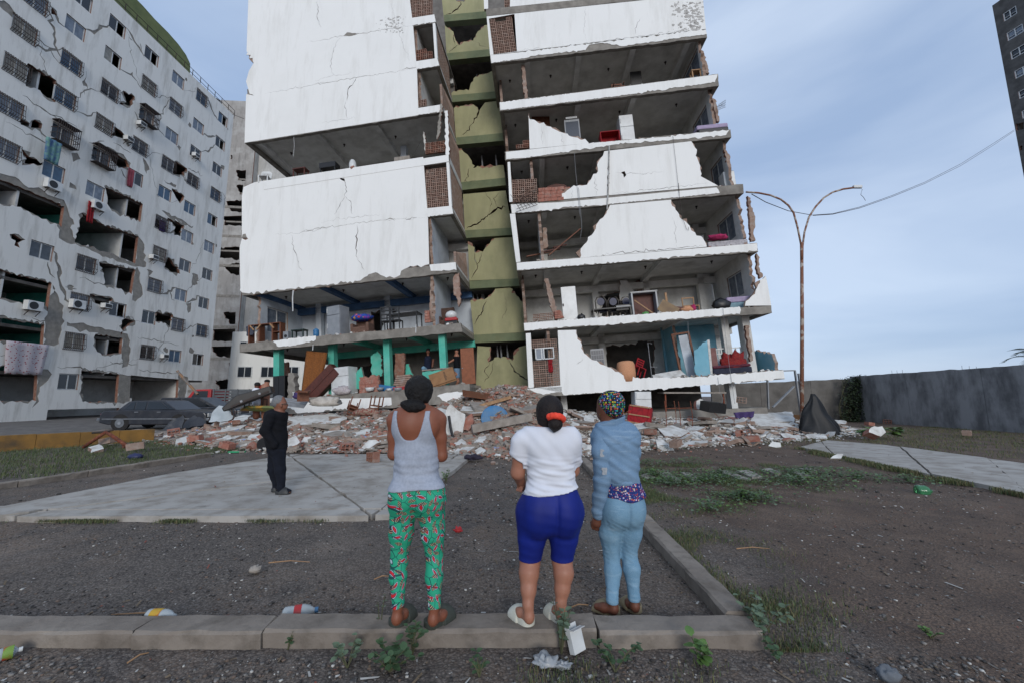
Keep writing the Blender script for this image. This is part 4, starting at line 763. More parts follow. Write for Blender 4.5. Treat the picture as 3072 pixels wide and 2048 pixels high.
WIN = [(cA, 165, 205, 'g'), (cA, 508, 190, 'c'), (cA, 790, 180, 'o'), (cA, 1020, 380, 'o'), (cA, 1198, 540, 'c'), (cA, 1355, 660, 'g'), (cA, 1498, 805, 'o'), (cA, 240, 5, 'g'), (cA, 556, -5, 'w'), (cA, 110, 460, 'g'), (cA, 480, 425, 'g'), (cA, 760, 390, 'o'), (cA, 1000, 580, 'g'), (cA, 1180, 725, 'g'), (cA, 1333, 850, 'c'), (cA, 1480, 965, 'o'), (cA, 70, 722, 'g'), (cA, 438, 660, 'g'), (cA, 738, 612, 'g'), (cA, 985, 785, 'b'), (cA, 1155, 915, 'c'), (cA, 1315, 1030, 'w'), (cA, 1460, 1140, 'w'),
       (cA, 40, 1005, 'g'), (cA, 420, 905, 'b'), (cA, 700, 842, 'g'), (cA, 940, 988, 'g'), (cA, 1130, 1108, 'g'), (cA, 1295, 1215, 'g'), (cA, 1447, 1310, 'g'), (cA, 362, 1155, 'w'), (cA, 680, 1055, 'b'), (cA, 910, 1195, 'w'), (cA, 1108, 1300, 'w'), (cA, 1275, 1400, 'w'), (cA, 1427, 1480, 'o'), (cA, 640, 1285, 'w'),
       (cB, 262, 320, 'w'), (cB, 540, 405, 'g'), (cB, 1015, 150, 'g'), (cB, 1175, 230, 'c'), (cB, 1000, 340, 'g'), (cB, 1160, 412, 'w'), (cB, 1300, 467, 'w'), (cB, 1312, 295, 'c'), (cB, 500, 640, 'g'), (cB, 740, 690, 'o'), (cB, 970, 538, 'g'), (cB, 1135, 597, 'c'), (cB, 1278, 647, 'w'), (cB, 466, 887, 'g'), (cB, 935, 737, 'w'), (cB, 1115, 782, 'g'), (cB, 1265, 820, 'g'), (cB, 430, 1137, 'w'), (cB, 925, 955, 'g'), (cB, 1098, 978, 'w'), (cB, 1242, 1000, 'o')]
ww, wh = 1.26, 1.12
wins = []
for c, x, y, k in WIN: u, v = LB.uv(c(x, y)); wins.append((u, v, k))
winh = [[(u-ww/2, v-wh/2), (u+ww/2, v-wh/2), (u+ww/2, v+wh/2), (u-ww/2, v+wh/2)] for u, v, k in wins]
vbot = LB.uv(cB(1300, 1132))[1]; vgr = 0
out = [(ulo, vgr), (LB.uv(cB(300, 1310))[0], vgr), (LB.uv(cB(300, 1310))[0], LB.uv(cB(300, 1312))[1]), (LB.uv(cB(750, 1300))[0], LB.uv(cB(750, 1300))[1]), (LB.uv(cB(750, 1300))[0], vgr), (LB.uv(cB(825, 1300))[0], vgr), (LB.uv(cB(825, 1200))[0], LB.uv(cB(825, 1098))[1]), (LB.uv(cB(1120, 1120))[0], LB.uv(cB(1120, 1124))[1]), (LB.uv(cB(1120, 1235))[0], vgr), (LB.uv(cB(1178, 1235))[0], vgr), (LB.uv(cB(1180, 1130))[0], LB.uv(cB(1180, 1128))[1]), (0+uA*0+LB.uv(cB(1305, 1132))[0], vbot), (uA, vA), (LB.uv(cA(1500, 715))[0], vtop), (ulo, vtop)]
OH = [ragged(uvs(LB, h), .06, .22, 7+i) for i, h in enumerate(OPEN)]; PH = [ragged(uvs(LB, h), .07, .25, 77+i) for i, h in enumerate(PATCH)]
CR = [(.05, [cA(240, 250), cA(330, 320), cA(360, 380), cA(400, 430)]), (.04, [cA(150, 640), cA(300, 740), cA(420, 830)]), (.05, [cA(265, 865), cA(280, 900), cA(330, 935)]), (.05, [cA(600, 960), cA(700, 950)]), (.04, [cA(40, 820), cA(300, 960), cA(450, 1050)]), (.06, [cA(800, 460), cA(850, 490), cA(890, 490), cA(930, 570), cA(950, 600)]), (.05, [cA(905, 750), cA(925, 800), cA(920, 830)]), (.04, [cA(760, 960), cA(880, 1030)]), (.04, [cA(940, 290), cA(950, 340), cA(970, 390)]),
      (.05, [cA(1240, 1180), cA(1265, 1240)]), (.05, [cB(360, 1045), cB(520, 1060), cB(760, 1090)]), (.05, [cB(690, 1010), cB(860, 1030)]), (.05, [cB(870, 1060), cB(1000, 1080), cB(1120, 1085)]), (.05, [cB(300, 390), cB(310, 440), cB(345, 490)]), (.04, [cB(410, 545), cB(480, 560)]), (.04, [cB(500, 490), cB(620, 520), cB(720, 560)]), (.04, [cB(860, 860), cB(1000, 885), cB(1120, 910)]), (.05, [cB(1050, 560), cB(1075, 600), cB(1095, 630)]), (.06, [cA(815, 1140), cA(830, 1180), cA(850, 1200)]), (.04, [cA(1490, 1290), cA(1515, 1330), cA(1500, 1400)]), (.03, [cB(200, 740), cB(340, 770)]), (.03, [cA(240, 700), cA(440, 820), cA(560, 870)]), (.03, [cA(580, 480), cA(570, 640)]), (.03, [cB(0, 980), cB(260, 1000)]), (.05, [cA(1260, 1130), cA(1360, 1180)])]
rdc = random.Random(4)
for i, (u, v, k) in enumerate(wins):                               # diagonal cracks running from window to window
    nb_ = sorted(((abs(a-u)+abs(b-v)*.6, a, b) for a, b, _ in wins if a > u+1 and abs(b-v) < 3.4))[:2]
    for _, a, b in nb_:
        if rdc.random() < .33: s_ = rdc.choice((-1, 1)); CR.append((rdc.choice((.02, .03, .05, .09, .14)), [(u+ww/2, v+s_*wh/2), ((u+a)/2+rdc.uniform(-.2, .2), (v+b)/2+rdc.uniform(-.3, .3)), (a-ww/2, b-s_*wh/2)], 1))
    if rdc.random() < .3: x_, y_, r_ = u+rdc.choice((-1, 1))*rdc.uniform(.6, 1.0), v+rdc.choice((-1, 1))*rdc.uniform(.4, .9), rdc.uniform(.12, .5); PH.append([(x_+r_*rdc.uniform(.4, 1.1)*math.cos(q*.7), y_+r_*rdc.uniform(.4, 1.1)*math.sin(q*.7)) for q in range(9)])
CH = [crackpoly((cr[1] if len(cr) > 2 else [LB.uv(p) for p in cr[1]]), cr[0]*2.2, i, .25, .08) for i, cr in enumerate(CR)]
mb = sheet(MB(), LB.T(), out, winh+OH, .03, .24, (0, 1, 0)); part('masonry_wall', mb, [PLAST, BRICK], LEFT, world=True)
OH2 = [ragged(uvs(LB, h), .09, .2, 207+i, True, .1) for i, h in enumerate(OPEN)]
mb = sheet(MB(), LB.T(), out, winh+OH2+PH+CH, 0, .029, (0, 1, 0)); part('render_coat', mb, [LWM, PLAST], LEFT, world=True)
# gable end, roof, floors and partitions behind
DEP = 14; mb = MB(); mb.box(ulo, uA-.02, .25, DEP, vtop-.3, vtop-.02, 0, LB.T()); part('roof_slab', mb, CONC, LEFT, world=True)
mb = MB(); mb.box(uA-.25, uA-.01, .25, DEP, vbot, vtop-.31, 0, LB.T()); part('gable_wall', mb, LWM, LEFT, world=True)
mb = MB(); mb.box(ulo-.25, ulo-.003, 0, DEP, 0, vtop-.02, 0, LB.T()); part('gable_wall', mb, LWM, LEFT, world=True)
mb = MB(); mb.box(ulo, uA-.26, DEP-.25, DEP, 0, vtop-.31, 0, LB.T()); part('rear_wall', mb, LWM, LEFT, world=True)
for k in range(11):
    v = vbot+STOREY*(k)-.16
    if v > vtop-1: break
    mb = MB(); mb.box(ulo, uA-.26, .245, 5.0, v, v+.2, 0, LB.T()); part('floor_slab', mb, CONCD, LEFT, world=True)
mb = MB(); mb.box(ulo, uA-.26, 4.4, 4.6, 0, vtop-.31, 0, LB.T()); part('inner_wall', mb, ROOMW, LEFT, world=True)
k = 0; u = uA-3.1
while u > ulo:
    mb = MB(); mb.box(u, u+.12, .245, 4.39, vbot+.05 if k % 5 else 0, vtop-.32, 0, LB.T()); part('partition', mb, TEAL if k == 3 else ROOMW, LEFT, world=True); u -= 3.35; k += 1
# windows
def win_mesh(kind):
    f = MB(); w, h = ww-.02, wh-.02; a = .06
    for x0, x1, z0, z1 in ((-w/2, w/2, -h/2, -h/2+a), (-w/2, w/2, h/2-a, h/2), (-w/2, -w/2+a, -h/2+a, h/2-a), (w/2-a, w/2, -h/2+a, h/2-a), (-.035, .035, -h/2+a, h/2-a)): f.box(x0, x1, .08, .14, z0, z1)
    g = MB(); g.box(-w/2+a, -.035, .1, .112, -h/2+a, h/2-a)
    g2_ = MB(); g2_.box(.035, w/2-a, .1, .112, -h/2+a, h/2-a)
    return f, g, g2_
WF = [mesh(n, m, FRAMEW) for n, m in zip(('window', 'pane', 'pane'), win_mesh('w'))]
def pane_var(src, m): d = src.copy(); d.materials.clear(); d.materials.append(m); return d
PD = [pane_var(WF[1], GLASS), pane_var(WF[2], GLASS)]; PC = [pane_var(WF[1], GLASSC), pane_var(WF[2], GLASSC)]; CUR = [[pane_var(WF[j], m) for j in (1, 2)] for m in (M('cream_curtain_glass', '#9c978c', '#7d786e', 5, .3, 0), M('blue_curtain_glass', '#3f5f7a', '#34506a', 5, .3, 0), M('grey_glass', '#4d545c', '#3d444b', 3, .15, 0))]
gm = MB(); d_ = -.22
for i in range(12): x = -ww/2-.02+(ww+.04)*i/11; gm.tube([(x, .02, wh/2+.05), (x, -.12, wh/2+.03), (x, d_*.7, 0), (x, d_, -wh*.3), (x, .02, -wh/2-.05)], .016, 4)
for z, n in ((wh/2+.05, .0), (.2, -.13), (-.2, -.19), (-wh/2+.1, -.16), (-wh/2-.05, .0)): gm.bar((-ww/2-.03, n, z), (ww/2+.03, n, z), .03)
GR = mesh('grille', gm, IRON)
gm = MB()
for i in range(12): x = -ww/2-.05+(ww+.1)*i/11; gm.bar((x, -.5, -wh/2-.2), (x, -.5, wh/2+.1), .028)
for z in (-wh/2-.2, -.3, .1, wh/2+.1): gm.bar((-ww/2-.05, -.5, z), (ww/2+.05, -.5, z), .03)
for x in (-ww/2-.05, ww/2+.05):
    for z in (-wh/2-.2, -.3, .1, wh/2+.1): gm.bar((x, -.5, z), (x, .02, z), .03)
gm.box(-ww/2-.08, ww/2+.08, -.53, .0, wh/2+.11, wh/2+.14); gm.box(-ww/2-.05, ww/2+.05, -.5, .0, -wh/2-.22, -wh/2-.2)
GB = mesh('grille_box', gm, IRON)
Linv = LEFT.matrix_basis.inverted()
for i, (u, v, k) in enumerate(wins):
    T = Linv @ LB.T(u, v, 0); wo_ = link('window', WF[0], LEFT, T); rdw = random.Random(i)
    pn = PC if k == 'c' else rdw.choice([PD, PD, PC]+CUR)
    link('pane', pn[0], wo_)
    if k != 'o': link('pane', pn[1], wo_)
    if k == 'g': link('grille', GR, wo_)
    if k == 'b': link('grille', GB, wo_)
# roof rail, green rooftop wall
mb = MB(); us = np.linspace(ulo, LB.uv(cA(1600, 700))[0], 22)
for u in us: mb.tube([LB.w(u, vtop-.05, .3), LB.w(u, vtop+.95, .3)], .03, 5)
for h in (.5, .95): mb.tube([LB.w(us[0], vtop+h, .3), LB.w(us[-1], vtop+h, .3)], .025, 5)
part('roof_railing', mb, IRON, LEFT, world=True)
GRW = M('green_roof_wall_paint', '#70784c', '#636c44', 1.5, .85, .2, 10, dirt='#495a39', damt=.5)
e0 = LB.uv(cA(1290, 500)); prof = [LB.uv(p, 2.0) for p in P(cA, (1290, 500), (1278, 430), (1250, 370), (1200, 300), (1130, 220), (1040, 130), (960, 40), (900, -20), (760, -160), (500, -420), (-100, -1000))]
prof = [(max(p[0], ulo), p[1]) for p in prof]; pl = [(ulo-.01, vtop-.05), (prof[0][0], vtop-.05)]+prof[1:8]+[(ulo-.01, prof[7][1]+1)]
part('rooftop_wall', sheet(MB(), LB.T(), pl, [], 2.0, 2.35), GRW, LEFT, world=True)
u_, v_ = LB.uv(cA(1505, 690)); tk = MB(); tk.lathe([(.1, -.5), (.5, -.45), (.55, .1), (.4, .25), (.1, .3)], 12, 0, Matrix.Translation(LB.w(u_, vtop+.5, 1.0))); part('roof_tank', tk, BLACK, LEFT, True, world=True)
# air conditioners hung on the facade
def ac_unit(p, label, grp=None, small=False):
    u, v = LB.uv(p, -.35); t = thing('air_conditioner', label, 'air conditioner', LB.T(u, v, -.02)); w, h, d = (.55, .36, .4) if small else (.85, .62, .34)
    mb = MB(); mb.box(-w/2, w/2, -d, 0, -h/2, h/2); part('casing', mb, APPL, t, bevel=.015)
    mb = MB(); T = Matrix.Translation((-w*.12, -d-.004, 0)) @ Matrix.Rotation(R(90), 4, 'X')
    if small: mb.box(-w*.42, w*.42, -d-.006, -d-.001, -h*.35, h*.35)
    else: mb.lathe([(h*.4, -.003), (h*.4, .004), (.03, .004)], 18, 0, T)
    part('fan_grille', mb, BLACK, t)
    for x in (-w*.35, w*.35): mb = MB(); mb.bar((x, 0, -h/2-.03), (x, -d, -h/2-.03), .04); mb.bar((x, -.01, -h/2-.35), (x, -d*.9, -h/2-.03), .03); part('bracket', mb, IRON, t)
    return t
for p, lb, s in ((cA(372, 1245), 'outdoor air conditioner on bracket under the leftmost lone dark window', 0), (cA(675, 1385), 'outdoor air conditioner beside a red cloth below the teal room', 0), (cB(500, 655), 'outdoor air conditioner caged in front of a barred window', 0), (cB(225, 665), 'outdoor air conditioner in a loose cage at the torn room', 0), (cA(962, 835), 'air conditioner stuck in the deep black window cage', 1), (cA(1325, 1045), 'small air conditioner box near the right corner windows', 1), (cB(678, 665), 'small white air conditioner box beside a half open window', 1), (cB(1040, 978), 'small air conditioner box in a cracked hole of the lowest flats', 1), (cA(875, 935), 'dark window air conditioner box by a wide crack', 1), (cB(975, 360), 'small air conditioner box in barred window, fourth flat down', 1)): ac_unit(p, lb, None, s)
def cloth(fr, p, w, h, m, label, n=-.3, seed=0, cat='cloth', name='hanging_cloth'):
    u, v = fr.uv(p, n); mb = MB(); rd = random.Random(seed); a, b = 10, 8
    for j in range(b+1):
        for i in range(a+1): mb.v.append((w*(i/a-.5)*(1-.15*j/b)+rd.gauss(0, .01), .05*math.sin(i*1.7+seed)+rd.gauss(0, .008), -h*j/b+(.04*math.sin(i*2.1) if j == b else 0)))
    mb.f = [(j*(a+1)+i, j*(a+1)+i+1, (j+1)*(a+1)+i+1, (j+1)*(a+1)+i) for j in range(b) for i in range(a)]; mb.m = [0]*len(mb.f)
    o = solo(name, mb, m, label, cat, T=fr.T(u, v, n), smooth=True); so_ = o.modifiers.new('solid', 'SOLIDIFY'); so_.thickness = .012; return o
FLOR = NT('flowered_sheet'); co = FLOR.coord(True); FLOR = FLOR.done(FLOR.mix(FLOR.ramp(FLOR.voro(co, 7), (.22, 1.), (.3, 0.)), '#b8b0b4', '#8e3b46'), .9)
PURP = M('purple_cloth', '#4a3a6c', '#3a2d58', 5, .9, .2, obj=True); GRC = M('green_cloth', '#6f9a88', '#47628a', 4, .9, .2, obj=True)
cloth(LB, cB(180, 895), 2.2, 2.0, FLOR, 'flowered sheet hung over a broken wall of the left block', -.12, 1); cloth(LB, cA(367, 945), .9, 1.6, GRC, 'green and blue laundry below a black window cage', -.6, 2); cloth(LB, cA(620, 1360), .5, 1.6, REDC, 'dark red cloth hanging beside an air conditioner', -.1, 3); cloth(LB, cA(885, 1140), .6, 1.5, M('pink_curtain', '#a8525c', '#8c3f4a', 4, .9, .2, obj=True), 'red curtain blowing out of a window of the left block', -.05, 4); cloth(LB, cB(1022, 130), .7, 1.0, PURP, 'purple cloth in a barred window of the left block', -.05, 5)
# ================================================================== grey tower behind, between the two blocks
BK = Frame((640, 1187), 72, -6, 0); BK.O.z = 0
BACK = thing('apartment_building', 'tall grey damaged apartment tower seen in the gap behind', 'building', (BK.O.x, BK.O.y, 0))
GREYB = wall_white('grey_tower_paint', '#938f8a', '#615e5a', .9); top_ = BK.uv((660, 303))[1]; ul, ur = BK.uv((560, 900))[0], BK.uv((722, 900))[0]
bh = [P(cZ7, (275, 583, 1), (350, 585), (346, 665, 1), (290, 662, 1)), P(cZ7, (278, 698, 1), (328, 698), (328, 768, 1), (300, 770, 1)), P(cZ7, (200, 820, 1), (318, 812), (318, 905, 1), (230, 892, 1)), P(cZ7, (180, 935), (318, 930), (318, 1010, 1), (185, 1003, 1)), P(cZ7, (104, 1175, 1), (300, 1168), (298, 1262, 1), (130, 1250, 1)), P(cZ7, (165, 1298, 1), (300, 1290), (298, 1380, 1), (235, 1372, 1)), P(cZ7, (232, 470, 1), (244, 470, 1), (244, 500, 1), (232, 500, 1)),
      P(cZ8, (275, 345, 1), (420, 340), (415, 482, 1), (345, 480, 1)), P(cZ8, (150, 540), (415, 535), (412, 680, 1), (150, 675, 1)), P(cZ8, (140, 740), (425, 735), (420, 870, 1), (225, 860, 1), (150, 800, 1)), P(cZ8, (340, 930, 1), (415, 925), (412, 1060, 1), (375, 1050, 1)), P(cZ8, (180, 1128, 1), (380, 1125), (378, 1275, 1), (240, 1270, 1))]
bo = [(ul-14, 0), (ur, 0), (ur, top_+.4), (BK.uv((655, 305))[0]-4, top_), (ul-14, top_)]
mb = sheet(MB(), BK.T(), bo, [ragged(uvs(BK, h), .12, .4, i) for i, h in enumerate(bh)], 0, .25, (0, 1, 0)); part('wall', mb, [GREYB, BRICK], BACK, world=True)
mb = MB(); mb.box(ur+.02, ur+9, 1.6, 1.9, 0, top_+.4, 0, BK.T()); mb.box(ur-.25, ur, .26, 1.9, 0, top_+.3, 0, BK.T()); part('set_back_wall', mb, wall_white('pale_tower_paint', '#a9a7a2', '#716e69', .9), BACK, world=True)
for k in range(19):
    v = BK.uv(cZ8(300, 505))[1]+2.9*(k-5)
    if v > top_: break
    mb = MB(); mb.box(ul-14, ur-.3, -.06, 5, v-.35, v+.1, 0, BK.T()) if k < 14 and k % 2 else mb.box(ul-14, ur-.3, .255, 5, v-.2, v+.1, 0, BK.T()); part('floor_band', mb, CONC, BACK, world=True)
mb = MB(); mb.box(ul-14, ur, 5, 5.2, 0, top_-.1, 0, BK.T()); part('inner_wall', mb, DARKM, BACK, world=True); mb = MB(); mb.box(ul-14, ur+8, .3, 8, top_-.12, top_+.02, 0, BK.T()); part('roof', mb, CONCD, BACK, world=True)
for c, x0, x1, y0, y1 in ((cZ8, 640, 835, 905, 985), (cZ8, 725, 832, 995, 1060), (cZ8, 625, 700, 1100, 1180), (cZ8, 1030, 1145, 975, 1040)):
    a, b = BK.uv(c(x0, y1), 1.5), BK.uv(c(x1, y0), 1.5); mb = MB(); mb.box(a[0]-.15, b[0]+.15, 1.45, 1.59, a[1]-.15, b[1]+.15, 0, BK.T()); w_o = part('window', mb, FRAMEW, BACK, world=True); g = MB()
    mid = (a[0]+b[0])/2; g.box(a[0], mid-.05, 1.42, 1.448, a[1], b[1], 0, BK.T()); g.box(mid+.05, b[0], 1.42, 1.448, a[1], b[1], 0, BK.T()); part('pane', g, GLASS, w_o, world=True)
# low pale annex seen under the teal storey
mb = MB(); a = atY((835, 1215), 46); mb.box(a.x-6, a.x+14, 46, 50, 0, 9, 0); ANX = thing('annex_building', 'pale rear annex glimpsed under the teal painted storey', 'building', (a.x, 46, 0)); part('wall', mb, wall_white('annex_paint', '#dcdcd8', '#a3a19a', .7), ANX, world=True)
for z_ in (.8, 3.7, 6.6):
    for i in range(7):
        x_ = a.x-5+2.7*i; mb = MB(); mb.box(x_, x_+1.7, 45.93, 45.99, z_, z_+1.3); wo_ = part('window', mb, FRAMEW, ANX, world=True)
        for k_ in (0, 1): g = MB(); g.box(x_+.1+.8*k_, x_+.8+.8*k_, 45.9, 45.925, z_+.1, z_+1.2); part('pane', g, GLASS, wo_, world=True)
# ================================================================== dark tower at the right edge
r_ = ray((3025, 1187)); RTO = CAM+r_*(59/r_.y)
RT = Frame(None, None, 0, O=Vector((RTO.x, RTO.y, 0)), U=(.2, -1, 0))
RTOW = thing('apartment_tower', 'dark grey tower block with barred windows at the right edge', 'building', (RT.O.x, RT.O.y, 0))
TWM = M('dark_grey_render', '#5a5856', '#4a4846', 1, .92, .3, 6, dirt='#3c3b3a', dscale=.5, damt=.7); lu = RT.uv((3025, 280))[0]; tz = RT.uv((2976, 18))[1]
rw = []
for x0, y0, x1, y1, h in ((1922, 95, 2008, 30, 58), (1946, 225, 2052, 150, 60), (1970, 350, 2085, 275, 60), (1998, 480, 2110, 410, 58), (2024, 618, 2140, 550, 55), (2046, 750, 2160, 690, 55)):
    a, b, c = RT.uv(cG(x0, y0)), RT.uv(cG(x1, y1)), RT.uv(cG(x0, y0+h)); rw.append((a[0], b[0], c[1], a[1]))
hs = [[(a, c), (b, c), (b, d), (a, d)] for a, b, c, d in rw]
holes_ = [ragged(uvs(RT, P(cG, (2010, 832, 1), (2062, 822, 1), (2064, 868, 1), (2016, 880, 1))), .1, .4, 3), ragged(uvs(RT, P(cG, (2036, 985, 1), (2054, 978, 1), (2054, 1012, 1), (2038, 1015, 1))), .1, .4, 4)]
part('wall', sheet(MB(), RT.T(), [(lu, 0), (lu+16, 0), (lu+16, tz), (lu, tz)], hs+holes_, 0, .3, (0, 1, 0)), [TWM, BRICK], RTOW, world=True)
mb = MB(); mb.box(lu+.02, lu+16, 1.2, 14, 0, tz-.05, 0, RT.T()); part('core', mb, TWM, RTOW, world=True)
mb = MB(); mb.box(lu+.02, lu+.3, .31, 1.19, 0, tz-.05, 0, RT.T()); part('corner_wall', mb, TWM, RTOW, world=True); mb = MB(); mb.box(lu+.31, lu+16, .31, 1.19, tz-.3, tz-.05, 0, RT.T()); part('roof', mb, TWM, RTOW, world=True)
for i, (a, b, c, d) in enumerate(rw):
    f = MB(); e = .1; m_ = (a+b)/2
    for x0, x1, z0, z1 in ((a, b, c, c+e), (a, b, d-e, d), (a, a+e, c+e, d-e), (b-e, b, c+e, d-e), (m_-.05, m_+.05, c+e, d-e), (a+e, b-e, c+.45, c+.5)): f.box(x0, x1, .05, .15, z0, z1, 0, RT.T())
    fo = part('window', f, FRAMEW, RTOW, world=True)
    for x0, x1 in ((a+e, m_-.05), (m_+.05, b-e)): g = MB(); g.box(x0, x1, .2, .22, c+e, d-e, 0, RT.T()); part('pane', g, GLASSC if i % 2 else GLASS, fo, world=True)
mb = MB(); o = RT.w(lu+.6, tz-.1, .6); mb.tube([o, o+Vector((0, 0, 2.2))], .04, 5); part('roof_mast', mb, RUST, RTOW, world=True)
# ================================================================== rubble heap
ZBX = [-22, -16, -12, -8, -4, -1.8, -.4, .6, 1.4, 2.6, 6, 11, 13.5, 16, 18]; ZBZ = [0, 0, .5, .8, .95, 1.75, 2.05, 2.0, 1.35, .85, .62, .66, .45, .15, 0]
YFX = [-22, -14, -11, -7.5, -3, -1, 0, 1.2, 3, 8, 12, 15, 18]; YFY = [17, 14.6, 13.4, 12.0, 11.3, 11.2, 10.2, 10.8, 11.7, 13.6, 15.6, 17.2, 18]
def rub(x, y):
    zb = float(np.interp(x, ZBX, ZBZ)); yf = float(np.interp(x, YFX, YFY)); s = (y-yf)/(19.2-yf)
    if s <= 0: return -.05+.03*s
    if s > 1: return zb*(1-min(1, (s-1)*.15))
    return -.05+(zb+.05)*(s**1.15)+.10*fbm(x, y, .55, 3)*min(1, s*3)+.05*fbm(x+9, y, 2.2, 2)*min(1, s*4)
def onrub(p):
    r = ray(p); t = 8/r.y
    for i in range(900):
        q = CAM+r*t
        if q.z < max(rub(q.x, q.y), 0): return q
        t += .02
    return CAM+r*(17/r.y)
DUST = M('brick_dust_ground', '#9a8f87', '#857a72', 3, .95, .6, 16, dirt='#8f7567', dscale=2.2, damt=.6)
mb = MB(); xs = np.arange(-20, 17.01, .3); ys = np.arange(9.8, 24.1, .3)
for y in ys:
    for x in xs: mb.v.append((x, y, rub(x, y)))
n_ = len(xs)
for j in range(len(ys)-1):
    for i in range(n_-1):
        if max(mb.v[j*n_+i][2], mb.v[(j+1)*n_+i+1][2]) > -.02: mb.f.append((j*n_+i, j*n_+i+1, (j+1)*n_+i+1, (j+1)*n_+i)); mb.m.append(0)
struct('rubble_mound', mb, DUST, True)
WFRAG = M('broken_white_render', '#d3d3cf', '#bfbdb8', 3, .88, .4, 20, dirt='#9a938a', dscale=3, damt=.6)
GFRAG = M('broken_mortar', '#9b938a', '#857d74', 5, .93, .5, 20, dirt='#6e665e', dscale=4)
PKF = M('pink_render', '#b88a80', '#a5786d', 4, .9, .4, 20); BLF = M('blue_render', '#8f97b8', '#7f88a8', 4, .9, .3, 20)
FM = [WFRAG, BRICKR, GFRAG, BRICKT, PKF, BLF]
def frag(rd, size, flat, mi_top, mi_side, mb, T):
    k = rd.randint(4, 6); a0 = rd.uniform(0, 6.28); th = size*flat
    p = [(size*rd.uniform(.35, .62)*math.cos(a0+2*math.pi*i/k)*1.25, size*rd.uniform(.35, .62)*math.sin(a0+2*math.pi*i/k)) for i in range(k)]
    vs = [(x*rd.uniform(.85, 1.02), y*rd.uniform(.85, 1.02), -th/2) for x, y in p]+[(x, y, th/2+rd.uniform(-.1, .1)*th) for x, y in p]
    fs = [tuple(range(k))[::-1], tuple(range(k, 2*k))]+[(i, (i+1) % k, (i+1) % k+k, i+k) for i in range(k)]
    mb.add(vs, fs, [mi_side, mi_top]+[mi_side]*k, T)
def rnd_T(rd, x, y, z, tilt): return Matrix.Translation((x, y, z)) @ Euler((rd.gauss(0, tilt), rd.gauss(0, tilt), rd.uniform(0, 6.28))).to_matrix().to_4x4()
rd = random.Random(11)
big = MB(); cnt = 0
def pick_mats(x, y, rd):
    r = rd.random(); white = .26 if x < -1.5 else (.12 if x < 1.2 else .62)
    if y < 13.5: white *= .8
    if r < white*1.45: return 0, (2 if rd.random() < .6 else 0)
    r = rd.random(); return (1, 1) if r < .22 else (3, 3) if r < .58 else (2, 2) if r < .95 else (4, 2) if r < .985 else (5, 2)
while cnt < 15500:
    x = rd.uniform(-17, 15.5); y = 9.6+rd.random()**1.25*9.8; yf = float(np.interp(x, YFX, YFY)); e = y-yf
    if e < -.9 or (e < 0 and rd.random() > math.exp(e*3.2)*.55): continue
    if (x < -10 and y < 13.2) or (x < -11.6 and rd.random() < .8) or x < -14.5: continue
    sz = min(.5, .055+abs(rd.gauss(0, .085))) if e > .2 else min(.2, .03+abs(rd.gauss(0, .04)))
    a, b = pick_mats(x, y, rd); z = max(rub(x, y), 0 if not (y < 11.4 and x < -1) else .06)
    frag(rd, sz, rd.uniform(.1, .3) if a == 0 else rd.uniform(.2, .55), a, b, big, rnd_T(rd, x, y, z+sz*.12+rd.uniform(0, .05), .27)); cnt += 1
tag(part('rubble_debris', big, FM, None), 'mass of broken brick, render and mortar covering the heap', None, None, 'stuff')
# separate larger pieces
def put(name, label, cat, mb, mats, T, grp): return solo(name, mb, mats, label, cat, grp, T)
MARKS = [(v, onrub(p)) for v, p in (('near the car nose', cR(1000, 540)), ('below the black trunk', cR(1280, 560)), ('just left of the man', cR(1380, 690)), ('behind the man', cR(1800, 560)), ('right of the man', cR(1950, 720)), ('left of the tank top', cS(300, 700)), ('by the upright wall piece', cS(1250, 720)), ('below the green shaft', cS(1600, 280)), ('around the blue table top', cS(1640, 560)), ('behind the white T-shirt', cS(2000, 620)), ('left of the crochet cap', cT(60, 420)), ('by the red armchair', cT(560, 420)), ('around the iron stand', cT(950, 560)), ('in front of the plinth', cT(1450, 460)), ('by the large white slab', cT(1800, 600)), ('at the lamp post foot', cH(560, 890)), ('by the black sheet', cH(960, 860)), ('at the path end', cH(700, 940)), ('at the right front edge', cT(1500, 680)), ('at the heap foot beside the pad', cS(1700, 800)))]
zone = lambda x, y: min(MARKS, key=lambda m: (m[1].x-x)**2+(m[1].y-y)**2)[0]
for i in range(300):
    x = rd.uniform(-11.5, 13); yf = float(np.interp(x, YFX, YFY)); y = yf+rd.uniform(0, 1)**1.1*(18.6-yf); sz = rd.uniform(.24, .62)
    white = rd.random() < (.45 if x < -1 else .3 if x < 1.2 else .7); sz *= 1.2 if white else .72; mb = MB(); frag(rd, sz, rd.uniform(.08, .17) if white else rd.uniform(.2, .4), 0, 1, mb, None); pk = rd.random() < .12
    T = rnd_T(rd, x, y, max(0, rub(x, y))+.06, .3)
    if white: put('wall_fragment', 'flat white wall fragment in the rubble '+zone(x, y), 'rubble', mb, [PKF if pk else WFRAG, GFRAG if rd.random() < .5 else BRICKT], T, 'white wall fragments '+zone(x, y))
    else: put('masonry_lump', 'broken red and grey masonry lump in the rubble '+zone(x, y), 'rubble', mb, [BRICKR if rd.random() < .3 else BRICKT if rd.random() < .5 else GFRAG, BRICKT], T, 'masonry lumps '+zone(x, y))
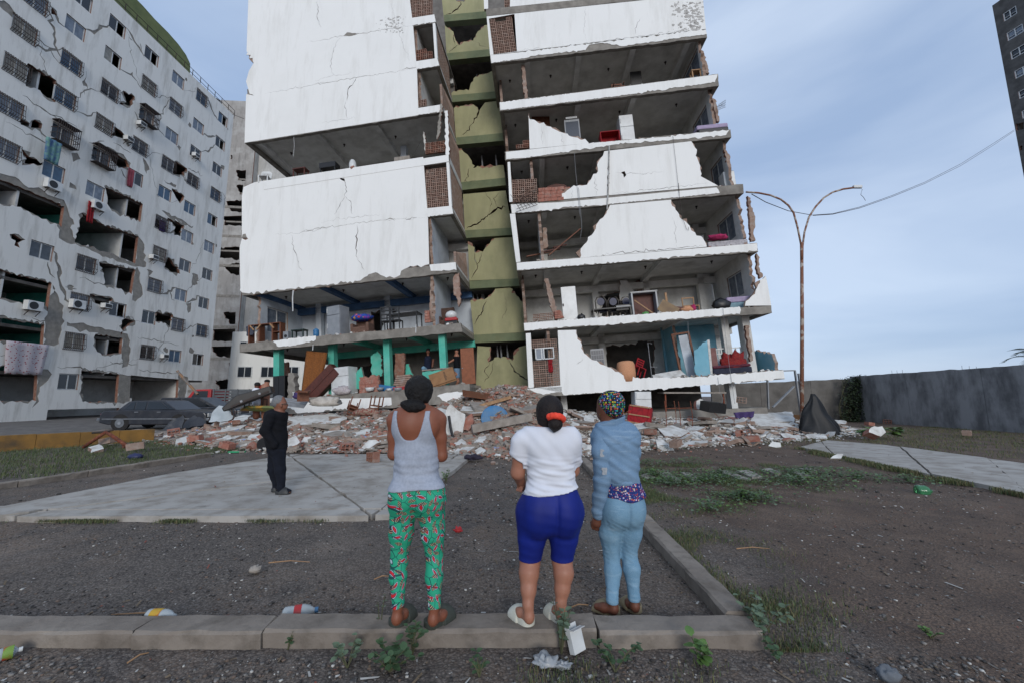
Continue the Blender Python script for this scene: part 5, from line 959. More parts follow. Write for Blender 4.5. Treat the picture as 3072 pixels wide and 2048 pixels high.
for i in range(34):                                                # larger plates lying across the heap
    x = rd.choice((rd.uniform(-11, -2), rd.uniform(-3, 3), rd.uniform(2, 12))); yf = float(np.interp(x, YFX, YFY)); y = yf+rd.uniform(.3, 1)*(18.3-yf); mb = MB(); frag(rd, rd.uniform(.75, 1.35), rd.uniform(.07, .13), 0, 1, mb, None)
    put('wall_plate', 'large broken wall plate lying flat '+zone(x, y), 'wall plate', mb, [WFRAG if rd.random() < .75 else GFRAG, BRICKT if rd.random() < .6 else GFRAG], rnd_T(rd, x, y, max(0, rub(x, y))+.12, .2) @ Matrix.Rotation(.0, 4, 'Z'), 'large wall plates '+zone(x, y))
HBS = [HB, HBR, pane_var(HB, BRICKR)]
for i, p in enumerate((cT(870, 745), cT(1585, 610), cT(1660, 680), cT(1250, 620), cH(230, 970), cH(190, 925), cH(1880, 925), cH(1275, 815), cR(900, 700), cR(1080, 560), cR(1290, 560), cR(2130, 770), cR(360, 775), cS(75, 860), cR(1180, 740), cT(1540, 260), cT(640, 600), cR(700, 640), cR(190, 720), cS(330, 975), cH(1130, 840))):
    w = onrub(p); lb = ('lone hollow brick on the concrete pad' if i == 19 else 'lone hollow brick on the grass by the dark wall' if i == 6 else 'loose hollow clay brick '+zone(w.x, w.y))
    o = tag(link('hollow_brick', HBS[i % 3], None, TR(w+Vector((0, 0, .02 if i % 2 else .1)), rd.uniform(-60, 60), rd.uniform(-15, 15) if i % 2 else 90, rd.uniform(-12, 12), 1.25)), lb, 'brick', None if i in (6, 19) else 'loose hollow bricks '+zone(w.x, w.y))
for sl in (F1, F2, F3, F4, F5, F6, L1, L2, L5):                     # debris along the open floor edges
    mb = MB(); fr = sl.fr; u0, u1 = sl.tl[0]+.3, sl.tr[0]-.3
    for i in range(int((u1-u0)*17)):
        u = rd.uniform(u0, u1); n = abs(rd.gauss(.1, .5))+.05; sz = min(.32, .04+abs(rd.gauss(0, .07))); w = fr.w(u, sl.top(u)+sz*.15, n); a, b = pick_mats(rd.uniform(-4, 6), 15, rd); frag(rd, sz, rd.uniform(.2, .6), a, b, mb, rnd_T(rd, w.x, w.y, w.z, .4))
    part('floor_debris', mb, FM, APT, world=True, kind='stuff')
# big fallen wall slabs with brick cores: white face up
def slabpiece(pts, label, th=.14, lift=0., name='fallen_wall_slab', seed=0, mats=None, row=True, slope=.3):
    p0 = max(pts, key=lambda p: p[1]); w0_ = onrub(p0); nz = Vector((0, -slope, 1)); o_ = w0_+Vector((0, 0, lift)); ws = []
    for p in pts: r = ray(p); ws.append(CAM+r*((o_-CAM).dot(nz)/r.dot(nz)))
    c = sum(ws, Vector())/len(ws); rl = ragged([(w.x-c.x, w.y-c.y, 1) for w in ws], .04, .18, seed); n = len(rl); f = lambda x, y: slope*y; lift = 0
    mb = MB(); rd_ = random.Random(seed); tops = [(x, y, f(x, y)+lift) for x, y in rl]; bots = [(x, y, f(x, y)+lift-th) for x, y in rl]
    mb.add(tops+bots, [tuple(range(n)), tuple(range(2*n-1, n-1, -1))]+[(i, (i+1) % n, (i+1) % n+n, i+n) for i in range(n)], [0, 1]+[1]*n)
    t = thing(name, label, 'wall slab', c); part('slab', mb, mats or [WFRAG, BRICKT], t)
    if row:                                                     # hollow bricks showing along the front edge
        front = sorted(range(len(ws)), key=lambda i: ws[i].y)[:2]; a, b = ws[front[0]]-c, ws[front[1]]-c
        if a.x > b.x: a, b = b, a
        d = b-a; k = max(1, int(d.length/.34)); ang = math.atan2(d.y, d.x)
        for i in range(k):
            if rd_.random() < .2: continue
            q = a+d*(i/k); T = Matrix.Translation((q.x, q.y-.04, f(q.x, q.y)-.215)) @ Matrix.Rotation(ang, 4, 'Z') @ Matrix.Rotation(-math.atan2(d.z, d.length), 4, 'Y'); link('hollow_brick', HBS[rd_.randint(0, 2)], t, T)
    return t
slabpiece(P(cH, (240, 820), (290, 735), (580, 722), (625, 850)), 'large white fallen wall slab in front of the lamp post', .2, .22, seed=1)
slabpiece(P(cR, (1690, 555), (1680, 470), (2080, 440), (2190, 470), (2120, 530)), 'long cracked white wall slab behind the man in black', .16, .15, seed=2)
slabpiece(P(cR, (1035, 545), (1090, 510), (1330, 450), (1395, 455), (1300, 520)), 'uppermost tilted white wall slab left of the man', .12, .14, seed=3)
slabpiece(P(cR, (1020, 605), (1150, 560), (1360, 530), (1300, 570)), 'middle tilted white wall slab left of the man', .12, .12, seed=4)
slabpiece(P(cR, (1145, 645), (1240, 590), (1430, 560), (1400, 600), (1260, 655)), 'lowest tilted white wall slab left of the man', .12, .14, seed=5)
slabpiece(P(cR, (1360, 655), (1390, 610), (1500, 605), (1500, 670)), 'pale wall slab lying directly behind the man', .12, .1, seed=6, row=False)
slabpiece(P(cR, (1985, 640), (2010, 585), (2180, 575), (2160, 640)), 'white wall slab between man and woman in tank top', .12, .1, seed=7)
slabpiece(P(cR, (2200, 650), (2230, 590), (2360, 565), (2400, 640)), 'white wall slab half hidden by the woman in tank top', .12, .12, seed=8)
slabpiece(P(cS, (1410, 760), (1480, 690), (1640, 660), (1780, 700), (1760, 750)), 'dusty pale slab between the two left women', .18, .1, seed=9, row=False)
slabpiece(P(cT, (0, 460), (20, 380), (90, 390), (110, 450)), 'white broken slab left of the patterned cap', .1, .16, seed=10, row=False)
slabpiece(P(cR, (60, 765), (40, 720), (130, 695), (170, 730)), 'white wall slab at the left tip of the heap', .1, .1, seed=12, row=False)
slabpiece(P(cR, (830, 680), (830, 655), (935, 630), (940, 670)), 'white topped brick slab in the left part of the heap', .14, .2, seed=13)
slabpiece(P(cH, (890, 815), (900, 785), (980, 790), (990, 815)), 'white slab just right of the black sheet', .1, .1, seed=14, row=False)
# upright or leaning plates of wall
def leaning(pts, Y, label, mats, th=.14, lean=.15, seed=0, name='leaning_wall_piece', cat='wall piece', cracks=()):
    f = Frame(pts[0], Y, random.Random(seed).uniform(-15, 15)); q = [f.uv(p[:2])+tuple(p[2:]) for p in pts]
    mb = sheet(MB(), None, ragged(q, .03, .12, seed), [], 0, th, (0, 1, 0)); T = f.T() @ Matrix.Rotation(-lean, 4, 'X'); return solo(name, mb, mats, label, cat, T=T)
leaning([p+(1,) for p in P(cS, (1120, 800), (1115, 540), (1150, 400), (1185, 362), (1260, 430), (1335, 470), (1325, 560), (1290, 690), (1200, 745))], 13.2, 'upright white wall piece with black pipe behind the woman in tank top', [WFRAG, BRICKR], .16, .2, 1)
leaning([p+(1,) for p in P(cS, (1290, 640), (1330, 500), (1380, 460), (1405, 540), (1360, 640))], 13.5, 'narrow red brick plate beside the upright white wall piece', [BRICKR, BRICKR], .14, .25, 2)
leaning([p+(1,) for p in P(cR, (1040, 510), (1060, 430), (1110, 370), (1190, 375), (1240, 460), (1200, 500))], 16.5, 'pointed pale wall piece standing right of the cars', [M('pale_blue_grey_render', '#b4bdc2', '#a0a9ae', 3, .9, .3, 16), BRICKT], .14, .2, 3)
leaning([p+(1,) for p in P(cT, (1145, 320), (1150, 240), (1190, 215), (1245, 250), (1240, 300), (1200, 318))], 17.6, 'small pointed white wall piece by the low table', [WFRAG, BRICKR], .2, .2, 4)
leaning([p+(1,) for p in P(cR, (2005, 760), (2000, 725), (2090, 725), (2120, 745), (2060, 760))], 12.2, 'flat white plate at the edge of the concrete pad', [WFRAG, GFRAG], .08, 1.0, 5)
leaning([p+(1,) for p in P(cS, (285, 810), (330, 720), (400, 715), (450, 745), (340, 840))], 11.9, 'white angular plate left of the woman in tank top', [WFRAG, BRICKT], .1, .7, 6)
leaning([p+(1,) for p in P(cH, (1165, 880), (1200, 840), (1290, 830), (1295, 880), (1240, 915))], 14.6, 'white painted brick lump among big green leaves', [WFRAG, BRICKR], .3, .5, 7)
leaning([p+(1,) for p in P(cH, (870, 1080), (960, 1032), (998, 1035), (950, 1082))], 9.6, 'white sliver of wall on the path edge', [WFRAG, GFRAG], .04, .9, 8)
leaning([p+(1,) for p in P(cH, (395, 985), (440, 945), (500, 955), (490, 995), (450, 1000))], 11.6, 'rounded white plate in front of the hollow bricks', [WFRAG, GFRAG], .06, .7, 9)
mb = MB(); w = onrub(cS(1700, 660)); mb.bar((-.95, 0, .0), (.95, .5, .35), .26, .24); solo('concrete_post', mb, GFRAG, 'broken concrete post lying on the heap behind the white shirt', 'post', T=w+Vector((0, 0, .12)))
mb = MB(); w = onrub(cS(1610, 410)); mb.bar((-.7, 0, -.1), (.7, .4, .3), .16, .12); solo('timber_beam', mb, WOODL, 'weathered timber beam on the heap below the shaft', 'beam', T=w+Vector((0, 0, .12)))
mb = MB(); w = onrub(cS(1520, 330)); mb.box(-.95, .95, -.6, .6, 0, .04); solo('plywood_sheet', mb, WOOD, 'brown plywood sheet near the top of the heap', 'board', T=TR(w+Vector((0, 0, .15)), 10, 12, 8))
mb = MB(); mb.tube([atY(cS(1165, 490), 13.05), atY(cS(1180, 600), 13.02), atY(cS(1200, 690), 12.98), atY(cS(1222, 725), 12.95)], .045, 8); solo('black_pipe', mb, BLACK, 'bent black pipe against the upright white wall piece', 'pipe')
for i, p in enumerate((cR(1250, 480), cR(1900, 480), cS(700, 420), cS(1380, 300), cS(1480, 620), cS(1850, 480), cT(280, 500), cT(1150, 470), cT(1700, 560), cR(700, 700), cR(1700, 600), cS(1050, 620), cT(500, 560), cH(120, 830))):
    w = onrub(p); mb = MB(); pts = [Vector((0, 0, 0))]
    for k in range(5): pts.append(pts[-1]+Vector((rd.uniform(-.35, .4), rd.uniform(-.1, .25), rd.uniform(-.08, .22))))
    mb.tube(pts, .012, 5); solo('bent_rebar', mb, RUST, 'bent rusty reinforcing bar '+('on the slabs left of the man', 'on the slab right of the man', 'left of the tank top', 'under the shaft', 'below the blue table top', 'behind the ponytail', 'beside the crochet cap', 'behind the iron stand', 'left of the large white slab', 'at the left tip of the heap', 'right behind the man', 'at the upright wall piece', 'below the red armchair', 'in front of the large white slab')[i], 'rebar', T=w)
# ================================================================== lamp post and cables
POLEM = M('rusted_white_pole', '#a89c90', '#7c523e', 3.2, .75, .3, 30, spread=(.42, .5), dirt='#6a4432', dscale=6, damt=.7)
bp = onz(cH(650, 885), .0); Y = bp.y; t = thing('street_lamp', 'rusty double-armed street lamp post without lanterns', 'street lamp', bp); rel = lambda p: atY(p, Y)-bp
fk = rel(cE(2140, 400)); mb = MB(); mb.tube([(0, 0, -.1), rel(cE(2142, 900)), rel(cE(2140, 500))], [.08, .075, .065], 12); part('pole', mb, POLEM, t, True)
mb = MB(); mb.tube([rel(cE(2140, 520)), fk], [.065, .075], 12); part('collar', mb, POLEM, t, True)
mb = MB(); mb.tube([rel(q) for q in P(cE, (2136, 420), (2112, 300), (2085, 200), (2050, 150), (2000, 110), (1930, 82), (1850, 66), (1765, 60))], .042, 10); part('arm', mb, POLEM, t, True)
mb = MB(); mb.tube([rel(q) for q in [cE(2146, 420)]+P(cG, (590, 1560), (620, 1460), (665, 1390), (720, 1330), (780, 1293), (850, 1272), (925, 1262))], .042, 10); part('arm', mb, POLEM, t, True)
mb = MB(); q = rel(cG(945, 1258)); mb.box(q.x-.2, q.x+.2, q.y-.06, q.y+.06, q.z-.06, q.z+.07); part('lamp_mount', mb, APPL, t, bevel=.01)
mb = MB(); mb.tube([rel(p) for p in P(cG, (962, 1258), (978, 1275), (968, 1310), (985, 1325), (1000, 1350))], .01, 5); part('loose_wire', mb, IRON, t)
def cable(name, label, pts, r=.012): mb = MB(); mb.tube(pts, r, 5); return solo(name, mb, IRON, label, 'cable')
def seg(c, pts, Ys): return [atY(c(*p), y) for p, y in zip(pts, Ys)]
cable('overhead_cable', 'upper of two cables sagging from the tower to the lamp', seg(cG, ((2000, 874), (1860, 965), (1640, 1103), (1400, 1225), (1180, 1315), (960, 1393), (780, 1437), (640, 1447), (480, 1418), (330, 1360), (235, 1306)), np.linspace(52, 19, 11)), .022)
cable('overhead_cable', 'lower of two cables sagging from the tower to the lamp', seg(cG, ((2000, 882), (1860, 977), (1640, 1115), (1400, 1234), (1180, 1323), (960, 1400), (780, 1441), (650, 1449)), np.linspace(52, 19.5, 8)), .02)
cable('facade_cable', 'thin cable strung along the left block to the ruin', seg(cA, ((1130, 360), (1170, 460), (1300, 640), (1460, 730), (1640, 800)), np.linspace(34, 50, 5)), .03)
w = RW.w(*RW.uv(cD(2068, 675), .2), .2); mb = MB(); mb.tube([RW.w(*RW.uv(cD(2032, 685), .3), .3), w], .012, 6)
t = thing('tv_antenna', 'grid television antenna on the right end of the ruin', 'antenna', w); part('boom', mb, IRON, t, world=True); mb = MB()
for i in range(6): a, b = RW.uv(cD(2042+i*8, 708-i*4), .1), RW.uv(cD(2046+i*8, 668-i*5), .1); mb.tube([RW.w(*a, .1), RW.w(*b, .1)], .007, 4)
for i in range(4): a, b = RW.uv(cD(2045, 706-i*11), .1), RW.uv(cD(2090, 688-i*15), .1); mb.tube([RW.w(*a, .1), RW.w(*b, .1)], .007, 4)
part('grid', mb, IRON, t, world=True)
# ================================================================== people: bodies grown as smooth solids
def nets(F, lo, h):
    s = F < 0; nx_, ny_, nz_ = F.shape; c = np.zeros((nx_-1, ny_-1, nz_-1), np.uint8)
    for dx in (0, 1):
        for dy in (0, 1):
            for dz in (0, 1): c += s[dx:nx_-1+dx, dy:ny_-1+dy, dz:nz_-1+dz]
    idx = np.argwhere((c > 0) & (c < 8)); n = len(idx); num = -np.ones(c.shape, np.int64); num[tuple(idx.T)] = np.arange(n)
    P_ = np.zeros((n, 3)); k = np.zeros(n); cor = [(a, b, d) for a in (0, 1) for b in (0, 1) for d in (0, 1)]
    for a in cor:
        for ax in range(3):
            if a[ax]: continue
            b = list(a); b[ax] = 1; A = F[idx[:, 0]+a[0], idx[:, 1]+a[1], idx[:, 2]+a[2]]; B = F[idx[:, 0]+b[0], idx[:, 1]+b[1], idx[:, 2]+b[2]]
            m = (A < 0) != (B < 0); t = A[m]/(A[m]-B[m]); q = np.tile(np.array(a, float), (m.sum(), 1)); q[:, ax] += t; P_[m] += q; k[m] += 1
    V = (P_/k[:, None]+idx)*h+lo; Q = []
    for ax in range(3):
        o = [i for i in range(3) if i != ax]; S1 = [slice(None)]*3; S2 = [slice(None)]*3; S1[ax] = slice(0, -1); S2[ax] = slice(1, None)
        for i in o: S1[i] = slice(1, -1); S2[i] = slice(1, -1)
        a, b = s[tuple(S1)], s[tuple(S2)]; e = np.argwhere(a != b); fl = a[tuple(e.T)]
        e2 = e.copy(); e2[:, o[0]] += 1; e2[:, o[1]] += 1; vs = []
        for d0, d1 in ((-1, -1), (0, -1), (0, 0), (-1, 0)):
            q = e2.copy(); q[:, o[0]] += d0; q[:, o[1]] += d1; vs.append(num[tuple(q.T)])
        q = np.stack(vs, 1); flip = fl if ax != 1 else ~fl; q[~flip] = q[~flip][:, ::-1]; Q.append(q)
    return V, np.concatenate(Q)
class Sdf:
    def __init__(s, lo, hi, h=.006):
        s.lo = np.array(lo, float); s.h = h; n = np.ceil((np.array(hi)-s.lo)/h).astype(int)+1; s.ax = [s.lo[i]+h*np.arange(n[i]) for i in range(3)]; s.F = np.full(tuple(n), .2)
    def _sub(s, lo, hi):
        sl = tuple(slice(max(0, int((lo[i]-s.lo[i])/s.h)), max(0, min(len(s.ax[i]), int((hi[i]-s.lo[i])/s.h)+2))) for i in range(3))
        return sl, np.meshgrid(*[s.ax[i][sl[i]] for i in range(3)], indexing='ij', sparse=True)
    def _blend(s, sl, d, k):
        A = s.F[sl]; hh = np.clip(.5+.5*(A-d)/k, 0, 1); s.F[sl] = A*(1-hh)+d*hh-k*hh*(1-hh)
    def cap(s, a, b, ra, rb=None, k=.03, sy=1.):                   # tapered limb; sy squashes its depth (world Y)
        rb = ra if rb is None else rb; a, b = np.array(a, float), np.array(b, float); m = max(ra, rb)+k+.02
        sl, (X, Y, Z) = s._sub(np.minimum(a, b)-m, np.maximum(a, b)+m)
        if min(len(q.ravel()) for q in (X, Y, Z)) == 0: return s
        ba = (b-a)*np.array((1, 1/sy, 1)); L2 = max((ba**2).sum(), 1e-9); px, py, pz = X-a[0], (Y-a[1])/sy, Z-a[2]
        t = np.clip((px*ba[0]+py*ba[1]+pz*ba[2])/L2, 0, 1); d = np.sqrt((px-t*ba[0])**2+(py-t*ba[1])**2+(pz-t*ba[2])**2)-(ra+(rb-ra)*t); s._blend(sl, d*min(1, sy**.5), k); return s
    def ell(s, c, r, k=.03, ang=0.):
        c = np.array(c, float); m = max(r)+k+.02; sl, (X, Y, Z) = s._sub(c-m, c+m)
        if min(len(q.ravel()) for q in (X, Y, Z)) == 0: return s
        x, y, z = X-c[0], Y-c[1], Z-c[2]
        if ang: x, y = x*math.cos(ang)+y*math.sin(ang), y*math.cos(ang)-x*math.sin(ang)
        q0 = np.sqrt((x/r[0])**2+(y/r[1])**2+(z/r[2])**2); q1 = np.sqrt((x/r[0]**2)**2+(y/r[1]**2)**2+(z/r[2]**2)**2)+1e-6; s._blend(sl, q0*(q0-1)/q1, k); return s
    def grid(s): return np.meshgrid(*s.ax, indexing='ij', sparse=True)
    def copy(s): c = Sdf.__new__(Sdf); c.lo, c.h, c.ax, c.F = s.lo, s.h, s.ax, s.F.copy(); return c
    def grow(s, d): s.F = s.F-d; return s
    def keep(s, g): s.F = np.maximum(s.F, g); return s
    def build(s, name, mat_, parent):
        V, Q_ = nets(np.pad(s.F, 1, constant_values=.2), s.lo-s.h, s.h); me = bpy.data.meshes.new(name); me.vertices.add(len(V)); me.vertices.foreach_set('co', V.astype(np.float32).ravel())
        me.loops.add(4*len(Q_)); me.loops.foreach_set('vertex_index', Q_.astype(np.int32).ravel()); me.polygons.add(len(Q_)); me.polygons.foreach_set('loop_start', np.arange(0, 4*len(Q_), 4, dtype=np.int32)); me.polygons.foreach_set('loop_total', np.full(len(Q_), 4, np.int32))
        me.update(calc_edges=True); me.validate(); me.materials.append(mat_); me.polygons.foreach_set('use_smooth', [True]*len(me.polygons)); o = part(name, me, None, parent, world=True); m = o.modifiers.new('smooth', 'SMOOTH'); m.factor = .5; m.iterations = 3; return o
def wav(X, Y, Z, f, seed, n=5):
    r_ = np.random.default_rng(seed); v = 0
    for i in range(n): w = r_.normal(0, 1, 3)*f; v = v+np.sin(X*w[0]+Y*w[1]+Z*w[2]+r_.uniform(0, 6))
    return v/n
def skinm(name, c, c2): 
    t = NT(name); co = t.coord(True); k = t.mix(t.noise(co, 14, 4), c, c2); t.bump(t.noise(co, 180, 3), .12, .002); t.b.inputs['Subsurface Weight'].default_value = .12; t.b.inputs['Subsurface Radius'].default_value = (.02, .008, .005); return t.done(k, .5, 0, .35)
SK1 = skinm('brown_skin_deep', '#8a5641', '#774633'); SK2 = skinm('brown_skin_medium', '#a87762', '#966550'); SK3 = skinm('brown_skin_dark', '#714838', '#623c2e'); SKM = skinm('brown_skin_tan', '#8a5c48', '#774d3b')
def hairm(name, c, c2, sc=60):
    t = NT(name); co = t.coord(True); n = t.noise(co, sc, 5, .7); t.bump(n, 1., .012); return t.done(t.mix(n, c, c2), .6, 0, .3)
HAIRB = hairm('black_curly_hair', '#0d0c0c', '#1d1a19'); HAIRS = hairm('dark_straight_hair', '#100d0d', '#241a18', 30); HAIRG = hairm('grey_short_hair', '#4c4d4f', '#8e8f90', 45)
def fabric(name, c, c2, sc=9, weave=320, rough=.9, bs=.15):
    t = NT(name); co = t.coord(True); k = t.mix(t.ramp(t.noise(co, sc, 4), (.35, 0.), (.65, 1.)), c, c2); t.bump(t.math('ADD', t.noise(co, weave, 2), t.math('MULTIPLY', t.noise(co, 22, 4), 1.2)), bs, .004); return t.done(k, rough, 0, .25)
TANK = fabric('grey_marl_cotton', '#a2a9b6', '#969daa', 60); TEE = fabric('white_cotton', '#d9dbe2', '#d0d3dc', 6); SHORT = fabric('royal_blue_lycra', '#16277f', '#12206c', 5, rough=.6); BLK = fabric('black_cotton', '#0e0f13', '#13141a', 8); DENIMD = fabric('dark_jeans', '#10131c', '#171b26', 14)
def denim(name, c, c2, fade):
    t = NT(name); co = t.coord(True); k = t.mix(t.ramp(t.noise(co, 5, 5, .6), (.35, 0.), (.65, 1.)), c, c2); k = t.mix(t.math('MULTIPLY', t.ramp(t.noise(co, 260, 2), (.5, 0.), (.7, 1.)), .35), k, fade); mp = t.n('ShaderNodeMapping', {0: co}); mp.inputs['Scale'].default_value = (6, 6, 38)
    k = t.mix(t.math('MULTIPLY', t.ramp(t.noise(mp.outputs[0], 1, 3), (.55, 0.), (.75, 1.)), .35), k, fade); t.bump(t.math('ADD', t.noise(co, 300, 2), t.noise(mp.outputs[0], 1, 3)), .25, .004); return t.done(k, .85, 0, .25)
JACK = denim('faded_denim_jacket', '#728fab', '#64819d', '#a6bacb'); JEAN = denim('light_blue_jeans', '#7296ae', '#6489a2', '#a9c0cf')
def eyeprint():                                                  # teal leggings with red-eyed feather motifs
    t = NT('feather_print_leggings'); co = t.coord(True); sp = t.n('ShaderNodeSeparateXYZ', {0: co}); ang = t.math('MULTIPLY', t.math('ARCTAN2', sp.outputs[1], sp.outputs[0]), .0)
    v = t.n('ShaderNodeCombineXYZ', {0: t.math('ADD', sp.outputs[0], t.math('MULTIPLY', sp.outputs[1], .9)), 1: sp.outputs[2], 2: 0.}).outputs[0]; base = lin('#2fa682'); k = t.mix(t.noise(co, 9, 3), base, lin('#2b9877'))
    for sc, seed, lo_ in ((14., 0., 1), (15., 3.3, .8)):
        vo = t.n('ShaderNodeTexVoronoi', {'Vector': t.vmath('ADD', v, (seed, seed*.7, 0)), 'Scale': sc, 'Randomness': .55}, feature='F1', voronoi_dimensions='2D')
        d = t.vmath('SUBTRACT', t.vmath('ADD', v, (seed, seed*.7, 0)), vo.outputs['Position']); rn = t.n('ShaderNodeSeparateColor', {0: vo.outputs['Color']}).outputs[0]
        rot = t.n('ShaderNodeVectorRotate', {0: d, 'Angle': t.math('MULTIPLY', t.math('ADD', t.math('MULTIPLY', t.math('ROUND', t.math('MULTIPLY', rn, 3.)), .9), .25), 1.)}, rotation_type='Z_AXIS'); xy = t.n('ShaderNodeSeparateXYZ', {0: rot.outputs[0]})
        x = t.math('MULTIPLY', xy.outputs[0], sc); y = t.math('MULTIPLY', xy.outputs[1], sc); f = t.math('ADD', t.math('ABSOLUTE', y), t.math('MULTIPLY', t.math('MULTIPLY', x, x), .95))
        if seed == 0:
            k = t.mix(t.math('LESS_THAN', f, .2), k, '#1a2140'); k = t.mix(t.math('LESS_THAN', f, .165), k, '#b9ccd2'); k = t.mix(t.math('LESS_THAN', f, .12), k, '#1a2140'); k = t.mix(t.math('LESS_THAN', f, .085), k, '#d02c36')
        else:
            w = t.math('FRACT', t.math('MULTIPLY', t.math('ADD', x, t.math('MULTIPLY', y, .6)), 6.)); m = t.math('MULTIPLY', t.math('LESS_THAN', f, .17), t.math('GREATER_THAN', f, .02)); k2 = t.mix(t.math('GREATER_THAN', w, .5), '#1d2745', '#c7b48c'); k2 = t.mix(t.math('GREATER_THAN', w, .78), k2, '#a04a34'); k = t.mix(t.math('MULTIPLY', m, .92), k, k2)
    ln = t.voro(v, 15, 'DISTANCE_TO_EDGE'); k = t.mix(t.math('MULTIPLY', t.math('LESS_THAN', ln, .022), .8), k, '#14203a'); t.bump(t.noise(co, 20, 4), .15, .006); return t.done(k, .75, 0, .25)
LEGG = eyeprint()
def confetti(name, base, cols, sc, rings=False):
    t = NT(name); co = t.coord(True); vo = t.n('ShaderNodeTexVoronoi', {'Vector': co, 'Scale': sc, 'Randomness': .85 if not rings else .5}); rn = t.n('ShaderNodeSeparateColor', {0: vo.outputs['Color']}).outputs[0]; rp_ = t.n('ShaderNodeValToRGB', {0: rn}); e = rp_.color_ramp; e.interpolation = 'CONSTANT'
    while len(e.elements) < len(cols): e.elements.new(.5)
    for i, c in enumerate(cols): e.elements[i].position = i/len(cols); e.elements[i].color = lin(c)+(1,)
    d = vo.outputs['Distance']; m = t.math('MULTIPLY', t.math('LESS_THAN', d, .46), t.math('GREATER_THAN', d, .2 if rings else -.1)); k = t.mix(m, base, rp_.outputs[0])
    if not rings: k = t.mix(t.math('LESS_THAN', d, .12), k, '#d8c6c0')
    t.bump(d, .8 if rings else .1, -.008 if rings else .003); return t.done(k, .9, 0, .2)
CAPM = confetti('multicolour_crochet', '#23252f', ['#c9503f', '#37a08c', '#c9b93a', '#2b3f86', '#d07a5a', '#7fae3c', '#2f6fa5', '#b9a2c0'], 62, True); BLOUSE = confetti('flowered_blouse_print', '#23356f', ['#b04a2e', '#c6b7d0', '#7d3a6c', '#31508f', '#c9b7a9', '#8f4a5c', '#2a3f80'], 75)
SCRU = fabric('coral_scrunchie', '#f0523f', '#d8432f', 40, rough=.8); GREYRUB = M('grey_green_rubber', '#3d423c', '#33372f', 9, .75, .2, 60, obj=True); WHR = M('white_rubber', '#c9c9bf', '#bdbcae', 9, .6, .1, 60, obj=True); BER = M('beige_rubber', '#8d8268', '#7f745c', 9, .7, .1, 60, obj=True); SHOE = M('dusty_black_leather', '#25272a', '#3a3a39', 12, .6, .2, 40, obj=True)
def person(label, base): return thing('person', label, 'person', base)
Sq = lambda v: np.array((v.x, v.y, v.z))
def mk(Y0): return lambda p, dy=0.: Sq(atY(p, Y0+dy))
def shoe(par, heel, toe, w, m, strap=True, closed=False, h=.028, name='slipper', straph=.062, back=False):
    """slip-on: thick sole from heel to toe with an upper over the front half"""
    h0, t0 = np.array(heel), np.array(toe); L_ = np.linalg.norm(t0-h0); d = (t0-h0)/L_; sd_ = np.array((-d[1], d[0], 0)); z = np.array((0, 0, 1)); o = par
    lo = np.minimum(h0, t0)-.1; hi = np.maximum(h0, t0)+.14; s = Sdf(lo, hi, .0045); X, Y, Z = s.grid(); u = (X-h0[0])*d[0]+(Y-h0[1])*d[1]; q = (X-h0[0])*sd_[0]+(Y-h0[1])*sd_[1]; zz = Z-h0[2]
    wid = w*(.36+.14*np.sin(np.clip(u/L_, 0, 1)*2.6)); e = np.maximum(np.abs(q)-wid, np.maximum(-u-.02, u-L_-.01)); e = np.maximum(e, np.sqrt(np.maximum(np.abs(u-L_/2)-L_/2+w*.42, 0)**2+q**2)-wid-.004*0)
    hh = h+.012*np.clip(1-u/L_*1.5, 0, 1); s.F = np.maximum(e, np.maximum(-zz, zz-hh))-.003
    if strap:
        a0, a1 = (.34, .98) if closed else (.38, .86); up = straph*np.sin(np.clip((u/L_-a0+.22)/(1.25-a0), 0, 1)*math.pi)**.6; r = np.sqrt((q/(wid+.008))**2+(np.maximum(zz-.012, 0)/np.maximum(up, .01))**2); sh = np.maximum(np.abs(r-1)*.05-.006, np.maximum(a0*L_-u+zz*.25, u-a1*L_)); s.F = np.minimum(s.F, np.maximum(sh, -zz))
        if back: r2 = np.maximum(np.abs(e+.004)-.006, np.maximum(zz-.052, -zz)); s.F = np.minimum(s.F, np.maximum(r2, u-L_*.5))
    return s.build(name, m, par)
def foot(s, ankle, heel, toe, r=.034):
    a, h_, t_ = np.array(ankle), np.array(heel)+np.array((0, 0, .03)), np.array(toe)+np.array((0, 0, .022)); d = (t_-h_); h2 = h_+d*.14; s.cap(a, h2+np.array((0, 0, .025)), r, .032, .02); s.ell(h2, (.03, .034, .03), .015); s.cap(h2+np.array((0, 0, .012)), h_+d*.6, .03, .032, .02); s.cap(h_+d*.58, h_+d*.9-np.array((0, 0, .004)), .034, .024, .015)
def ankle_at(h_, t_, z=.095): d = t_-h_; return h_+d*.2+np.array((0, 0, z))
def folds(X, Y, Z, seed, f=75, sl=.3): return wav(X*.35, Y*.35, Z+sl*X, f, seed, 7)*1.6
